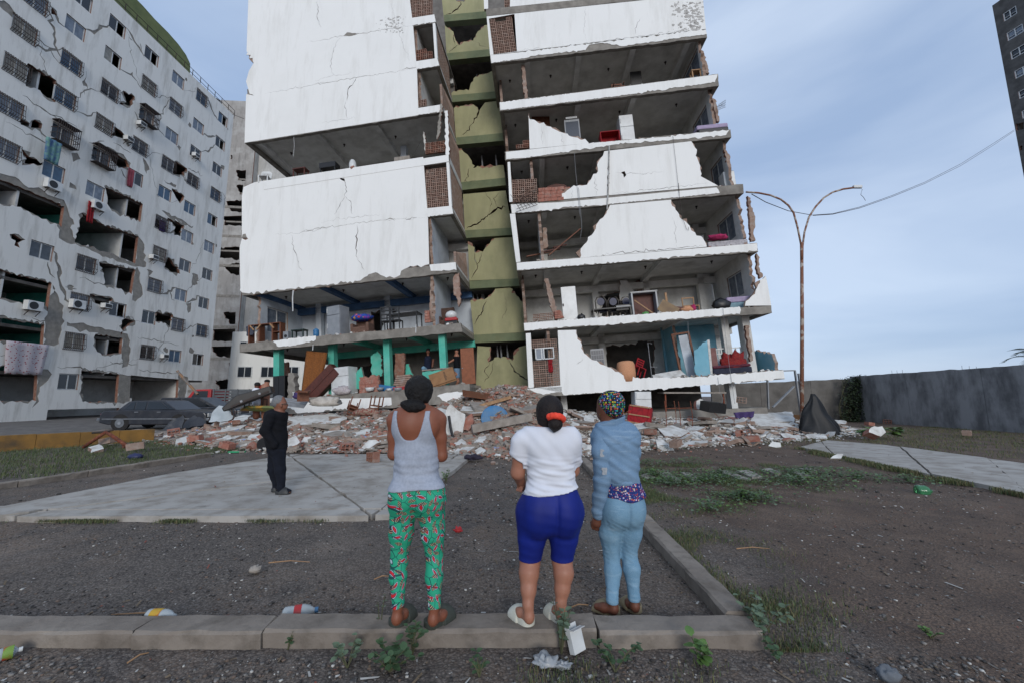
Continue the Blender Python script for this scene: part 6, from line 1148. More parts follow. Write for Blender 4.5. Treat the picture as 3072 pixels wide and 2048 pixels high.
# ---------------------------------------------------------------- woman in grey tank top and printed leggings
def woman1():
    J = mk(2.86); b = onz(cK(430, 1400), KZ); t = person('woman with black puffed hair in grey tank top and green printed leggings, arms crossed', b)
    lo, hi = (b.x-.36, 2.45, .09), (b.x+.36, 3.25, 1.80); s = Sdf(lo, hi, .0058)
    nb, ch, wa, hp = J(cI(560, 600)), J(cI(560, 770)), J(cI(555, 1080)), J(cI(565, 1420))
    s.cap(J(cI(585, 470), .03), nb, .054, .06, .03); s.cap(J(cI(420, 650)), J(cI(700, 650)), .062, .062, .05, .8); s.cap(ch+(-.06, 0, .03), ch+(.06, 0, .03), .105, .105, .06, .72); s.cap(ch, wa, .14, .118, .06, .62); s.cap(wa, hp, .122, .15, .06, .68)
    s.ell(J(cI(440, 720), -.055), (.07, .045, .09), .05); s.ell(J(cI(680, 720), -.055), (.07, .045, .09), .05)
    s.ell(J(K_(345, 190), -.04), (.095, .095, .11), .06); s.ell(J(K_(600, 190), -.04), (.098, .095, .11), .06); s.ell(J(cI(585, 400), .035), (.074, .092, .112), .02); s.ell(J(cI(590, 470), .07), (.05, .05, .05), .03)
    s.cap(nb+(0, .0, .01), J(cI(390, 625)), .05, .05, .05); s.cap(nb+(0, 0, .01), J(cI(730, 625)), .05, .05, .05)
    for hip, kn, an, toe, heel, sg in ((K_(345, 270), K_(308, 770), K_(312, 1270), K_(395, 1275), K_(262, 1410), -1), (K_(608, 270), K_(640, 780), K_(650, 1260), K_(770, 1285), K_(600, 1420), 1)):
        h_, t_ = Sq(onz(heel, KZ+.03)), Sq(onz(toe, KZ+.03)); H_, N_, A_ = J(hip), J(kn, .02), ankle_at(h_, t_, .11); s.cap(H_, H_*.5+N_*.5, .09, .072, .04); s.cap(H_*.5+N_*.5, N_, .072, .05, .03); C_ = N_*.66+A_*.34+(0, -.022, 0); s.cap(N_, C_, .048, .05, .025); s.cap(C_, A_, .05, .03, .02); foot(s, A_, h_, t_, .03)
    core = s
    X, Y, Z = core.grid(); core.F = core.F+.011*np.exp(-((X-J(K_(455, 220))[0])/.013)**2)*np.exp(-((Z-J(K_(455, 220))[2])/.12)**2)*(Y < 2.86)
    s = core.copy()
    for sh, el, w_, f in ((cI(310, 665), cI(300, 1050), cI(600, 960), 0), (cI(812, 665), cI(842, 1070), cI(480, 985), 1)):
        S_, E_ = J(sh, .01), J(el, .03 if f else .02); s.ell(S_, (.05, .05, .055), .03); s.cap(S_, S_*.5+E_*.5, .045, .041, .025); s.cap(S_*.5+E_*.5, E_, .041, .037, .025); W_ = J(w_, .26 if f else .2); s.cap(E_, W_, .037, .026, .02)
        if not f:
            H_ = J(cI(735, 985), .19); s.cap(W_, H_, .028, .03, .02)
            for i in range(4): a = J(cI(745, 945+i*34), .16); m_ = J(cI(790, 938+i*36), .07-.004*i); e = J(cI(779, 945+i*37), .02); s.cap(H_, a, .013, .012, .012); s.cap(a, m_, .0105, .0095, .006); s.cap(m_, e, .0092, .008, .004)
    s.build('body', SK1, t)
    L_ = core.copy(); X, Y, Z = L_.grid(); L_.grow(.006+.003*folds(X, Y, Z, 3, 60)); zt = J(K_(480, 90))[2]; L_.keep(np.maximum(Z-zt-.02, KZ+.135-Z+.004*np.sin(X*60))); L_.build('leggings', LEGG, t)
    T_ = Sdf(lo, hi, .0058); T_.cap(ch+(-.065, 0, .05), ch+(.065, 0, .05), .11, .11, .06, .74); T_.cap(ch, wa, .146, .13, .06, .66); T_.cap(wa, hp+(0, 0, -.02), .13, .165, .06, .72); T_.cap(J(cI(425, 640)), J(cI(700, 640)), .06, .06, .05, .9); T_.ell(J(cI(440, 720), -.055), (.078, .052, .1), .05); T_.ell(J(cI(680, 720), -.055), (.078, .052, .1), .05); T_.ell(J(K_(345, 150), -.045), (.1, .1, .09), .06); T_.ell(J(K_(600, 150), -.045), (.103, .1, .09), .06)
    X, Y, Z = T_.grid(); zw = wa[2]; fold = .01*folds(X, Y, Z, 5, 80, .1)*np.exp(-((Z-zw+.07)/.09)**2)+.003*folds(X, Y, Z, 8, 30, 1.2); T_.grow(.004+fold); T_.F = np.minimum(T_.F, np.maximum(core.F-.0075, Z-ch[2]-.04)); zh = J(cI(560, 1420))[2]; T_.keep(zh-Z+.01*np.sin(X*9)); T_.keep(np.abs(X-b.x+.005)-np.where(Z < zw, .4, .175)+0*Y)
    # deep scooped back and arm holes, narrow straps
    zs = J(cI(560, 880))[2]; xc = J(cI(520, 880))[0]; sc_ = ((X-xc)/.096)**2; cut = np.maximum(zs+.16*np.clip(sc_, 0, 1.4)**1.6-Z, np.abs(X-xc)-.098);
    T_.keep(-cut); wd = np.where(X > xc, J(cI(755, 700))[0], J(cI(318, 700))[0]); za_ = J(cI(780, 920))[2]; hole = np.where(X > xc, J(cI(735, 640))[0]+np.clip((J(cI(560, 640))[2]-Z), 0, 1)*.22-X, X-(J(cI(318, 640))[0]-np.clip((J(cI(560, 640))[2]-Z), 0, 1)*.12)); hole = np.where(Z > za_, hole, 1.); T_.keep(-hole+0*Y); T_.keep(Z-J(cI(560, 560))[2]); T_.build('tank_top', TANK, t)
    H = Sdf((b.x-.2, 2.6, 1.42), (b.x+.2, 3.1, 1.82), .005); H.ell(J(cI(585, 325), .02), (.1, .105, .103), .02); H.ell(J(cI(590, 400), .0), (.08, .08, .068), .015); H.ell(J(cI(535, 518), -.065), (.078, .05, .045), .01); H.ell(J(cI(445, 490), -.06), (.04, .04, .032), .012); X, Y, Z = H.grid(); H.grow(.006*wav(X, Y, Z, 190, 2, 9)+.005*wav(X, Y, Z, 90, 4, 7)); H.build('hair', HAIRB, t)
    for heel, toe in ((K_(235, 1425), K_(420, 1270)), (K_(555, 1435), K_(800, 1275))): shoe(t, Sq(onz(heel, KZ)), Sq(onz(toe, KZ)), .128, GREYRUB, straph=.075)
K_ = cK
# ---------------------------------------------------------------- woman in white T-shirt and blue shorts
def woman2():
    Y0 = 2.92; J = mk(Y0); b = onz(cL(440, 1400), KZ); t = person('woman with ponytail in coral scrunchie, white T-shirt and royal blue cycling shorts', b); lo, hi = (b.x-.4, 2.45, .09), (b.x+.4, 3.35, 1.66); s = Sdf(lo, hi, .006)
    nb, ch, wa, hp = J(cJ(830, 640)), J(cJ(810, 830)), J(cJ(815, 1120)), J(cL(540, 260))
    s.ell(J(cJ(800, 420), .03), (.082, .1, .118), .02); s.cap(J(cJ(800, 540), .02), nb, .06, .065, .03); s.cap(J(cJ(570, 730)), J(cJ(1010, 730)), .075, .075, .05, .85); s.cap(ch, wa, .145, .14, .06, .74); s.cap(wa, hp, .14, .16, .06, .8)
    s.ell(J(cL(410, 340), -.06), (.1, .12, .16), .1); s.ell(J(cL(680, 330), -.06), (.1, .12, .16), .1); s.ell(J(cL(540, 260), .02), (.172, .12, .15), .06)
    for hip, md, kn, cf, an, heel, toe in ((cL(370, 330), cL(362, 570), cL(345, 790), cL(335, 900), cL(335, 1235), cL(360, 1395), cL(205, 1265)), (cL(690, 330), cL(662, 570), cL(645, 780), cL(662, 900), cL(628, 1230), cL(660, 1370), cL(560, 1250))):
        h_, t_ = Sq(onz(heel, KZ+.03)), Sq(onz(toe, KZ+.03)); H_, M_, N_, C_, A_ = J(hip), J(md), J(kn, .02), J(cf, -.02), ankle_at(h_, t_, .11); s.cap(H_, M_, .116, .09, .04, .9); s.cap(M_, N_, .09, .068, .015); s.cap(N_, C_, .066, .066, .025); s.cap(C_, C_*.45+A_*.55, .066, .05, .02); s.cap(C_*.45+A_*.55, A_, .05, .034, .02); foot(s, A_, h_, t_, .034)
    core = s
    X, Y, Z = core.grid(); core.F = core.F+.011*np.exp(-((X-J(cL(585, 340))[0])/.013)**2)*np.exp(-((Z-J(cL(585, 340))[2])/.12)**2)*(Y < Y0)
    s = core.copy()
    for sh, el, el2, wr, dy in ((cJ(455, 790), cJ(415, 1150), .04, cJ(470, 1310), .16), (cJ(1065, 790), cJ(1075, 1120), .1, cJ(900, 1250), .28)):
        S_, E_, W_ = J(sh), J(el, el2), J(wr, dy); s.ell(S_, (.062, .065, .065), .04); s.cap(S_, E_, .056, .046, .03); s.cap(E_, W_, .046, .031, .03)
        if dy < .2:
            H_ = J(cJ(450, 1330), .15); s.cap(W_, H_, .03, .027, .02)
            for i in range(4): k_ = J(cJ(428+i*13, 1340), .145-.012*i); e = J(cJ(402+i*18, 1362+6*i), .135-.012*i); s.cap(H_, k_, .013, .011, .012); s.cap(k_, e, .0105, .008, .004)
            th = J(cJ(425, 1300), .13); s.cap(H_, th, .013, .01, .01)
    s.build('body', SK2, t)
    S2 = core.copy(); X, Y, Z = S2.grid(); S2.grow(.006+.0015*folds(X, Y, Z, 4, 60)); S2.keep(J(cL(345, 782))[2]-Z); S2.keep(Z-J(cL(540, 90))[2]-.01); S2.keep(np.where(Z > J(cL(540, 160))[2], np.abs(X-J(cL(550, 200))[0])-.21, -1)+0*Y); S2.build('shorts', SHORT, t)
    T_ = Sdf(lo, hi, .006); T_.cap(J(cJ(560, 725)), J(cJ(1020, 725)), .08, .08, .05, .9); T_.cap(ch+(-.05, 0, 0), ch+(.05, 0, 0), .138, .138, .05, .88); T_.cap(ch, wa, .152, .152, .05, .8); T_.cap(wa, J(cL(545, 130)), .152, .168, .06, .84); T_.ell(J(cL(430, 200), -.05), (.108, .118, .1), .06); T_.ell(J(cL(670, 190), -.05), (.108, .118, .1), .06); T_.cap(nb+(0, 0, -.03), J(cJ(600, 700)), .062, .06, .05); T_.cap(nb+(0, 0, -.03), J(cJ(1020, 700)), .062, .06, .05)
    for sh, el, d_ in ((cJ(455, 780), cJ(415, 1010), .02), (cJ(1065, 780), cJ(1072, 1000), .06)): T_.cap(J(sh), J(el, d_), .073, .067, .035)
    X, Y, Z = T_.grid(); fold = .009*folds(X, Y, Z, 6, 75, .25)*np.clip((J(cJ(815, 880))[2]-Z)/.1, 0, 1)+.003*folds(X, Y, Z, 9, 32, 1.); T_.grow(fold); T_.F = np.minimum(T_.F, np.maximum(core.F-.008, np.maximum(Z-nb[2]+.03, J(cJ(815, 1150))[2]-Z))); zl, zr = J(cJ(470, 1395))[2], J(cJ(1150, 1300))[2]; xl, xr = J(cJ(470, 1395))[0], J(cJ(1150, 1300))[0]
    T_.keep(zl+(zr-zl)*(X-xl)/(xr-xl)-.012*np.sin((X-xl)/(xr-xl)*3.1)-Z+0*Y); T_.keep(np.where(X < J(cJ(470, 1000))[0], J(cJ(430, 1005))[2]-(X-J(cJ(430, 1005))[0])*.6-Z, -1.)+0*Y); T_.keep(Z-nb[2]-.028+0*X+0*Y); T_.build('t_shirt', TEE, t)
    H = Sdf((b.x-.16, 2.62, 1.3), (b.x+.22, 3.15, 1.66), .005); H.ell(J(cJ(800, 400), .02), (.099, .115, .112), .02); H.ell(J(cJ(790, 520), .0), (.078, .09, .08), .04); X, Y, Z = H.grid(); H.grow(.0015*wav(X, Y*2, Z*.4, 140, 2)); H.build('hair', HAIRS, t)
    H = Sdf((b.x-.1, 2.55, 1.2), (b.x+.2, 2.95, 1.5), .005); H.ell(J(cJ(868, 565), -.13), (.05, .045, .045), .02); H.cap(J(cJ(862, 590), -.135), J(cJ(856, 655), -.125), .032, .008, .02); H.cap(J(cJ(850, 480), -.07), J(cJ(868, 560), -.12), .04, .04, .02); H.build('ponytail', HAIRS, t)
    H = Sdf((b.x-.1, 2.55, 1.25), (b.x+.2, 2.95, 1.5), .0045)
    for i in range(11): a = i/11*6.283; H.ell(J(cJ(880+82*math.cos(a), 492+26*math.sin(a)+10*math.cos(a)), -.125+.03*math.sin(a)), (.021+.005*math.sin(i*2.4), .024, .024), .008)
    H.build('scrunchie', SCRU, t)
    for heel, toe in ((cL(365, 1412), cL(180, 1262)), (cL(662, 1385), cL(525, 1245))): shoe(t, Sq(onz(heel, KZ)), Sq(onz(toe, KZ)), .108, WHR, back=True)
# ---------------------------------------------------------------- woman in denim jacket and crochet cap
def woman3():
    Y0 = 3.22; J = mk(Y0); b = onz(cL(1180, 1300), 0.01); t = person('woman in crochet cap, faded denim jacket, flowered blouse and light blue jeans', b); lo, hi = (b.x-.42, 2.85, -.01), (b.x+.38, 3.75, 1.74); s = Sdf(lo, hi, .0062)
    nb, ch, wa, hp = J(cJ(1530, 600)), J(cJ(1590, 820)), J(cJ(1650, 1150)), J(cL(1230, 260))
    s.ell(J(cJ(1510, 350), .02), (.088, .098, .118), .02, .5); s.ell(J(cJ(1445, 440), .06), (.05, .055, .06), .03); s.ell(J(cJ(1393, 385), .1), (.02, .022, .022), .018); s.ell(J(cJ(1420, 465), .09), (.03, .03, .03), .02); s.cap(J(cJ(1490, 480), .02), nb, .054, .06, .03); s.ell(J(cJ(1418, 415), .0), (.012, .02, .03), .006)
    s.cap(J(cJ(1460, 720)), J(cJ(1740, 720)), .07, .07, .05, .9); s.cap(ch, wa, .135, .12, .05, .75); s.cap(wa, hp, .12, .145, .05, .75); s.ell(J(cL(1150, 310), -.03), (.095, .11, .13), .06); s.ell(J(cL(1300, 300), -.03), (.085, .105, .13), .06)
    for hip, md, kn, cf, an, heel, toe, fy in ((cL(1140, 330), cL(1100, 520), cL(1112, 745), cL(1125, 880), cL(1100, 1230), cL(1165, 1302), cL(955, 1235), 0), (cL(1310, 320), cL(1290, 520), cL(1275, 720), cL(1302, 860), cL(1312, 1160), cL(1350, 1285), cL(1245, 1180), .0)):
        h_, t_ = Sq(onz(heel, .03)), Sq(onz(toe, .03)); H_, M_, N_, C_, A_ = J(hip), J(md, .02), J(kn, .03), J(cf, -.0), ankle_at(h_, t_, .1); s.cap(H_, M_, .1 if hip[0] < 1860 else .085, .078, .03); s.cap(M_, N_, .078, .053, .025); s.cap(N_, C_, .052, .056, .02); s.cap(C_, A_, .056, .033, .02); foot(s, A_, h_, t_, .034)
    core = s
    X, Y, Z = core.grid(); core.F = core.F+.011*np.exp(-((X-J(cL(1235, 310))[0])/.013)**2)*np.exp(-((Z-J(cL(1235, 310))[2])/.12)**2)*(Y < Y0)
    s = core.copy()
    S_, E_, W_ = J(cJ(1430, 770), -.03), J(cJ(1440, 1220), -.04), J(cL(985, 385), .02); s.ell(S_, (.06, .06, .06), .04); s.cap(S_, E_, .055, .045, .03); s.cap(E_, W_, .045, .03, .03); P_ = J(cL(970, 430), .02); s.cap(W_, P_, .03, .032, .02); s.ell(J(cL(965, 425), .02), (.034, .02, .04), .015)
    for i, (x0, y0, x1, y1, x2, y2) in enumerate(((930, 440, 932, 470, 940, 488), (952, 455, 960, 482, 968, 497), (978, 458, 985, 485, 992, 497), (1000, 452, 1010, 478, 1018, 490))): q0, q1, q2 = J(cL(x0, y0), .03), J(cL(x1, y1), .028), J(cL(x2, y2), .035); s.cap(P_, q0, .016, .0125, .01); s.cap(q0, q1, .0118, .0105, .005); s.cap(q1, q2, .0105, .0085, .004)
    q0, q1 = J(cL(925, 425), .05), J(cL(926, 455), .065); s.cap(P_, q0, .016, .013, .01); s.cap(q0, q1, .012, .0095, .004)
    S_, E_, W_ = J(cJ(1760, 780)), J(cJ(1790, 1080), .1), J(cJ(1700, 1180), .3); s.ell(S_, (.06, .06, .06), .04); s.cap(S_, E_, .055, .045, .03); s.cap(E_, W_, .045, .032, .03)
    s.build('body', SK3, t)
    G = core.copy(); X, Y, Z = G.grid(); kz = J(cL(1110, 720))[2]; wr_ = .0035*folds(X, Y, Z, 3, 110, .5)*(np.exp(-((Z-kz)/.1)**2)+.8*np.exp(-((Z-J(cL(1110, 430))[2])/.09)**2)+np.exp(-((Z-.16)/.07)**2)); G.grow(.006+wr_); G.keep(Z-J(cL(1230, 170))[2]); G.keep(.105-Z+0*X+0*Y); G.build('jeans', JEAN, t)
    B = Sdf(lo, hi, .0062); B.cap(wa+(0, 0, -.06), J(cL(1235, 190)), .14, .165, .05, .85); X, Y, Z = B.grid(); B.grow(.005*wav(X, Y, Z, 35, 4)); B.keep(J(cL(1235, 190))[2]-.01*np.sin(X*30)-Z+0*Y); B.keep(Z-wa[2]); tl = Sdf(lo, hi, .0062); tl.cap(J(cL(1372, 150)), J(cL(1388, 310)), .02, .012, .01, 2.2); B.F = np.minimum(B.F, tl.F); B.build('blouse', BLOUSE, t)
    K2 = Sdf(lo, hi, .0062); K2.cap(J(cJ(1450, 710)), J(cJ(1745, 715)), .085, .085, .05, .95); K2.cap(ch+(-.03, 0, .03), ch+(.03, 0, .03), .145, .15, .06, .85); K2.cap(ch, J(cJ(1620, 1080)), .16, .158, .06, .85); K2.cap(J(cJ(1620, 1080)), J(cJ(1665, 1240)), .158, .135, .04, .85); K2.cap(nb+(0, 0, -.01), J(cJ(1480, 660)), .07, .07, .04); K2.cap(nb+(0, 0, -.01), J(cJ(1720, 660)), .065, .065, .05)
    X, Y, Z = K2.grid(); hem = J(cJ(1660, 1265))[2]; K2.grow(.009*folds(X, Y, Z, 6, 38, .8)); K2.keep(hem-Z+0*X+0*Y); K2.keep(Z-J(cJ(1540, 545))[2]-.05)
    sy_ = (Y-J(cJ(1600, 760))[1]); seam = np.abs(Z-J(cJ(1620, 770))[2]-.3*(X-J(cJ(1620, 770))[0])); K2.F += .004*np.exp(-(seam/.006)**2); K2.build('jacket', JACK, t)
    A3 = Sdf(lo, hi, .0062); A3.cap(J(cJ(1435, 745), -.03), J(cJ(1430, 900), -.06), .078, .074, .03); A3.cap(J(cJ(1430, 900), -.06), J(cJ(1440, 1200), -.06), .074, .066, .03); A3.cap(J(cJ(1440, 1200), -.06), J(cL(985, 340), .0), .066, .05, .03); X, Y, Z = A3.grid(); A3.grow(.01*folds(X, Y, Z, 16, 55, .4)*np.clip((J(cJ(1430, 850))[2]-Z)/.1, 0.2, 1)); A3.keep(J(cL(985, 398))[2]+(X-J(cL(985, 398))[0])*.15-Z+0*Y); cz = np.abs(Z-J(cL(985, 345))[2]-(X-J(cL(985, 345))[0])*.15); A3.F += .004*np.exp(-(cz/.006)**2); A3.build('sleeve', JACK, t)
    A3 = Sdf(lo, hi, .0062); A3.cap(J(cJ(1760, 760)), J(cJ(1790, 900), .02), .07, .066, .03); A3.cap(J(cJ(1790, 900), .02), J(cJ(1790, 1080), .1), .066, .055, .03); A3.build('sleeve', JACK, t)
    C2 = Sdf((b.x-.3, 3.0, 1.3), (b.x+.2, 3.6, 1.6), .005); c0 = J(cJ(1530, 600), .01)
    X, Y, Z = C2.grid(); zz = Z-(c0[2]+.015+(X-c0[0])*.32); r = np.sqrt(((X-c0[0])/.105)**2+((Y-c0[1])/.09)**2); C2.F = np.maximum(np.abs(r-1-zz*1.2)*.08-.009, np.abs(zz)-.042); C2.build('collar', JACK, t)
    zb_ = J(cJ(1680, 1245)); mb = MB()
    for k_ in range(20):                                           # waistband
        a = 6.283*k_/20
        for z_ in (.022, -.022): mb.v.append((zb_[0]-.012+.142*math.cos(a), zb_[1]+.122*math.sin(a), zb_[2]+z_))
    mb.f = [(2*k_, 2*k_+1, (2*k_+3) % 40, (2*k_+2) % 40) for k_ in range(20)]; mb.m = [0]*20; o = part('waistband', mb, JACK, t, True, world=True); sm = o.modifiers.new('s', 'SOLIDIFY'); sm.thickness = .012
    p = J(cJ(1765, 1190), -.1); mb = MB(); mb.box(p[0]-.02, p[0]+.02, p[1]-.006, p[1]+.03, p[2]-.017, p[2]+.017); part('leather_patch', mb, WOODL, t, world=True)
    RIP = M('frayed_cotton', '#a9adb2', '#8f969c', 60, .95, .3, 120)
    for x, y, w_, h_, dy in ((1432, 915, .014, .05, -.132), (1458, 1130, .018, .05, -.13), (1710, 890, .008, .04, -.132)):
        p = J(cJ(x, y), dy); mb = MB(); mb.prism(ragged([(p[0]-w_, p[2]-h_/2, 1), (p[0]+w_, p[2]-h_/2, 1), (p[0]+w_, p[2]+h_/2, 1), (p[0]-w_, p[2]+h_/2, 1)], .003, .01, 3), p[1]-.007, p[1]+.02); part('frayed_rip', mb, RIP, t, world=True)
    Hc = Sdf((b.x-.3, 3.0, 1.35), (b.x+.2, 3.6, 1.74), .005); Hc.ell(J(cJ(1545, 305), -.005), (.1, .115, .098), .02, .4); Hc.ell(J(cJ(1580, 400), -.03), (.07, .08, .06), .04); X, Y, Z = Hc.grid(); Hc.grow(.002*wav(X, Y, Z, 170, 3)); Hc.build('crochet_cap', CAPM, t)
    mb = MB(); p = J(cJ(1420, 455), -.01); mb.tube([(p[0]+.011*math.cos(a), p[1], p[2]+.011*math.sin(a)) for a in np.linspace(0, 6.28, 12)], .0018, 5); part('earring', mb, M('gold', '#b8923f', '#b8923f', 5, .3, 0, metal=1), t, world=True)
    for heel, toe in ((cL(1195, 1300), cL(945, 1225)), (cL(1372, 1292), cL(1240, 1170))): shoe(t, Sq(onz(heel, .008)), Sq(onz(toe, .008)), .108, BER, closed=True, back=True)
# ---------------------------------------------------------------- man in black on the pad
def man():
    b = onz(cM(430, 1395), PZ); Y0 = b.y; J = mk(Y0); t = person('grey-haired man in black shirt and trousers, looking towards the ruin', b); lo, hi = (b.x-.45, Y0-.4, PZ-.01), (b.x+.5, Y0+.4, 1.66); s = Sdf(lo, hi, .0085)
    nb = J(cM(460, 420)); ch, wa, hp = J(cM(430, 540)), J(cM(440, 740)), J(cM(445, 860)); s.ell(J(cM(478, 310)), (.098, .082, .118), .02); s.ell(J(cM(525, 345)), (.062, .06, .075), .03); s.ell(J(cM(568, 335)), (.02, .014, .022), .015); s.cap(J(cM(485, 380)), nb, .062, .07, .03); s.ell(J(cM(545, 370)), (.03, .035, .02), .02); s.ell(J(cM(495, 345), -.08), (.02, .014, .035), .006)
    s.cap(J(cM(385, 465)), J(cM(490, 460)), .085, .075, .05, 1.5); s.cap(ch, wa, .145, .13, .05, 1.1); s.cap(wa, hp, .13, .13, .05, 1.15)
    for dy, el in ((-.2, cM(300, 650)), (.2, cM(330, 650))): S_, E_, W_ = J(cM(365, 480), dy*.9), J(el, dy*1.15), J(cM(405, 820), dy); s.cap(S_, E_, .06, .05, .04); s.cap(E_, W_, .05, .036, .03); s.ell(W_, (.045, .03, .04), .02)
    for hip, kn, an, dy, heel, toe in ((cM(420, 900), cM(400, 1120), cM(372, 1350), .1, cM(345, 1390), cM(440, 1385)), (cM(470, 900), cM(485, 1120), cM(475, 1350), -.07, cM(430, 1405), cM(590, 1402))):
        h_, t_ = Sq(onz(heel, PZ+.02)), Sq(onz(toe, PZ+.02)); h_[1] = t_[1] = Y0+dy; H_, N_, A_ = J(hip, dy), J(kn, dy+.0), ankle_at(h_, t_, .1); s.cap(H_, N_, .09, .066, .04); s.cap(N_, A_, .064, .045, .03); foot(s, A_, h_, t_, .04)
    s.build('body', SKM, t)
    G = s.copy(); X, Y, Z = G.grid(); G.grow(.013+.006*folds(X, Y, Z, 3, 34, .5)); T_ = G.copy(); G.keep(Z-hp[2]-.02); G.keep(PZ+.035-Z); G.build('trousers', DENIMD, t)
    T_.grow(.008); T_.keep(J(cM(440, 850))[2]-Z); T_.keep(Z-J(cM(470, 400))[2]+(X-nb[0])*.3); T_.build('shirt', BLK, t)
    H = Sdf((b.x-.2, Y0-.2, 1.3), (b.x+.3, Y0+.2, 1.68), .007); H.ell(J(cM(465, 298)), (.105, .092, .112), .02); X, Y, Z = H.grid(); x1 = J(cM(525, 300))[0]; H.keep((X-x1)+(J(cM(520, 290))[2]-Z)*.25); H.keep(J(cM(460, 372))[2]-Z-(X-b.x)*0); xe = J(cM(495, 345))[0]; H.F = np.where((X > xe-.03) & (Z < J(cM(490, 318))[2]), .05, H.F); H.grow(.002*wav(X, Y, Z, 120, 4)); H.build('hair', HAIRG, t)
    mb = MB(); mb.bar(J(cM(500, 325), -.085), J(cM(560, 318), -.07), .008); mb.bar(J(cM(558, 318), -.07), J(cM(562, 320), .03), .01, .03); part('glasses', mb, BLACK, t, world=True)
    for heel, toe, dy in ((cM(340, 1392), cM(432, 1388), .1), (cM(420, 1410), cM(600, 1408), -.07)):
        h_, t_ = Sq(onz(heel, PZ)), Sq(onz(toe, PZ)); h_[1] = t_[1] = Y0+dy; shoe(t, h_, t_, .1, SHOE, closed=True, name='shoe', straph=.085, back=True)
for f in (woman1, woman2, woman3, man): f()
# ---------------------------------------------------------------- small figures in and beside the ruin
def figure(label, parts_, Y0, h=.014, cut=None):
    """parts_: (name, material, [('c'|'e', args...)]) drawn at about Y0"""
    J = mk(Y0); b = None; t = None
    for nm, m_, prims in parts_:
        pts = [J(q, d) for pr in prims for q, d in pr[1]]; lo, hi = np.min(pts, 0)-.25, np.max(pts, 0)+.25
        if t is None: t = person(label, Vector((float(np.mean([p[0] for p in pts])), Y0, float(lo[2]))))
        s = Sdf(lo, hi, h)
        for k, ps, r in prims:
            if k == 'c': s.cap(J(*ps[0]), J(*ps[1]), r[0], r[1], .03)
            else: s.ell(J(*ps[0]), r, .03)
        s.build(nm, m_, t)
Z8 = cZ8
figure('person in white vest behind the black trunk at left', [('body', SK3, [('e', [(Z8(672, 1200), 0)], (.1, .1, .125)), ('c', [(Z8(668, 1215), 0), (Z8(660, 1245), 0)], (.06, .07)), ('c', [(Z8(632, 1250), 0), (Z8(630, 1330), 0)], (.06, .05)), ('c', [(Z8(690, 1250), 0), (Z8(695, 1330), 0)], (.06, .05)), ('c', [(Z8(660, 1260), 0), (Z8(660, 1560), .1)], (.15, .13))]), ('vest', TEE, [('c', [(Z8(662, 1262), 0), (Z8(664, 1400), 0)], (.165, .16))]), ('hair', HAIRB, [('e', [(Z8(675, 1183), 0)], (.12, .12, .1))])], 17.4)
figure('shirtless person with red cloth behind the black trunk', [('body', SK2, [('e', [(Z8(788, 1165), 0)], (.1, .1, .125)), ('c', [(Z8(785, 1180), 0), (Z8(770, 1210), 0)], (.06, .08)), ('c', [(Z8(740, 1215), 0), (Z8(735, 1290), 0)], (.07, .06)), ('c', [(Z8(800, 1210), 0), (Z8(815, 1290), 0)], (.07, .06)), ('c', [(Z8(768, 1220), 0), (Z8(768, 1560), .1)], (.19, .15))]), ('hair', HAIRB, [('e', [(Z8(790, 1145), 0)], (.115, .115, .08))]), ('red_cloth', REDC, [('c', [(Z8(710, 1205), -.1), (Z8(705, 1280), -.1)], (.07, .06))])], 17.6)
figure('person in dark shirt and denim shorts in the doorway by the brown door', [('body', SK2, [('e', [(cF(1612, 1128), 0)], (.1, .1, .12)), ('c', [(cF(1612, 1140), 0), (cF(1612, 1160), 0)], (.06, .07)), ('c', [(cF(1600, 1180), -.05), (cF(1552, 1208), -.2)], (.06, .04)), ('c', [(cF(1618, 1290), 0), (cF(1622, 1330), 0)], (.09, .07)), ('c', [(cF(1622, 1330), 0), (cF(1606, 1365), .05)], (.07, .045)), ('c', [(cF(1612, 1160), 0), (cF(1615, 1280), 0)], (.14, .14))]), ('shirt', BLK, [('c', [(cF(1612, 1175), 0), (cF(1615, 1235), 0)], (.17, .17))]), ('shorts', JACK, [('c', [(cF(1615, 1245), 0), (cF(1620, 1295), 0)], (.165, .12))]), ('hair', HAIRB, [('e', [(cF(1612, 1118), 0)], (.11, .11, .09))])], 20.6)
figure('seated person in dark blue and jeans inside the teal storey', [('body', SK3, [('e', [(cF(1420, 1130), 0)], (.1, .1, .12)), ('c', [(cF(1420, 1145), 0), (cF(1420, 1170), 0)], (.06, .08)), ('c', [(cF(1420, 1180), 0), (cF(1415, 1260), 0)], (.15, .15)), ('c', [(cF(1455, 1185), 0), (cF(1450, 1230), -.1)], (.06, .05))]), ('shirt', fabric('navy_cotton', '#161c2e', '#1c2338', 8), [('c', [(cF(1420, 1180), 0), (cF(1418, 1240), 0)], (.19, .19))]), ('trousers', JEAN, [('c', [(cF(1415, 1262), 0), (cF(1390, 1240), -.3)], (.13, .11))]), ('hair', HAIRB, [('e', [(cF(1420, 1118), 0)], (.11, .11, .09))])], 20.9)
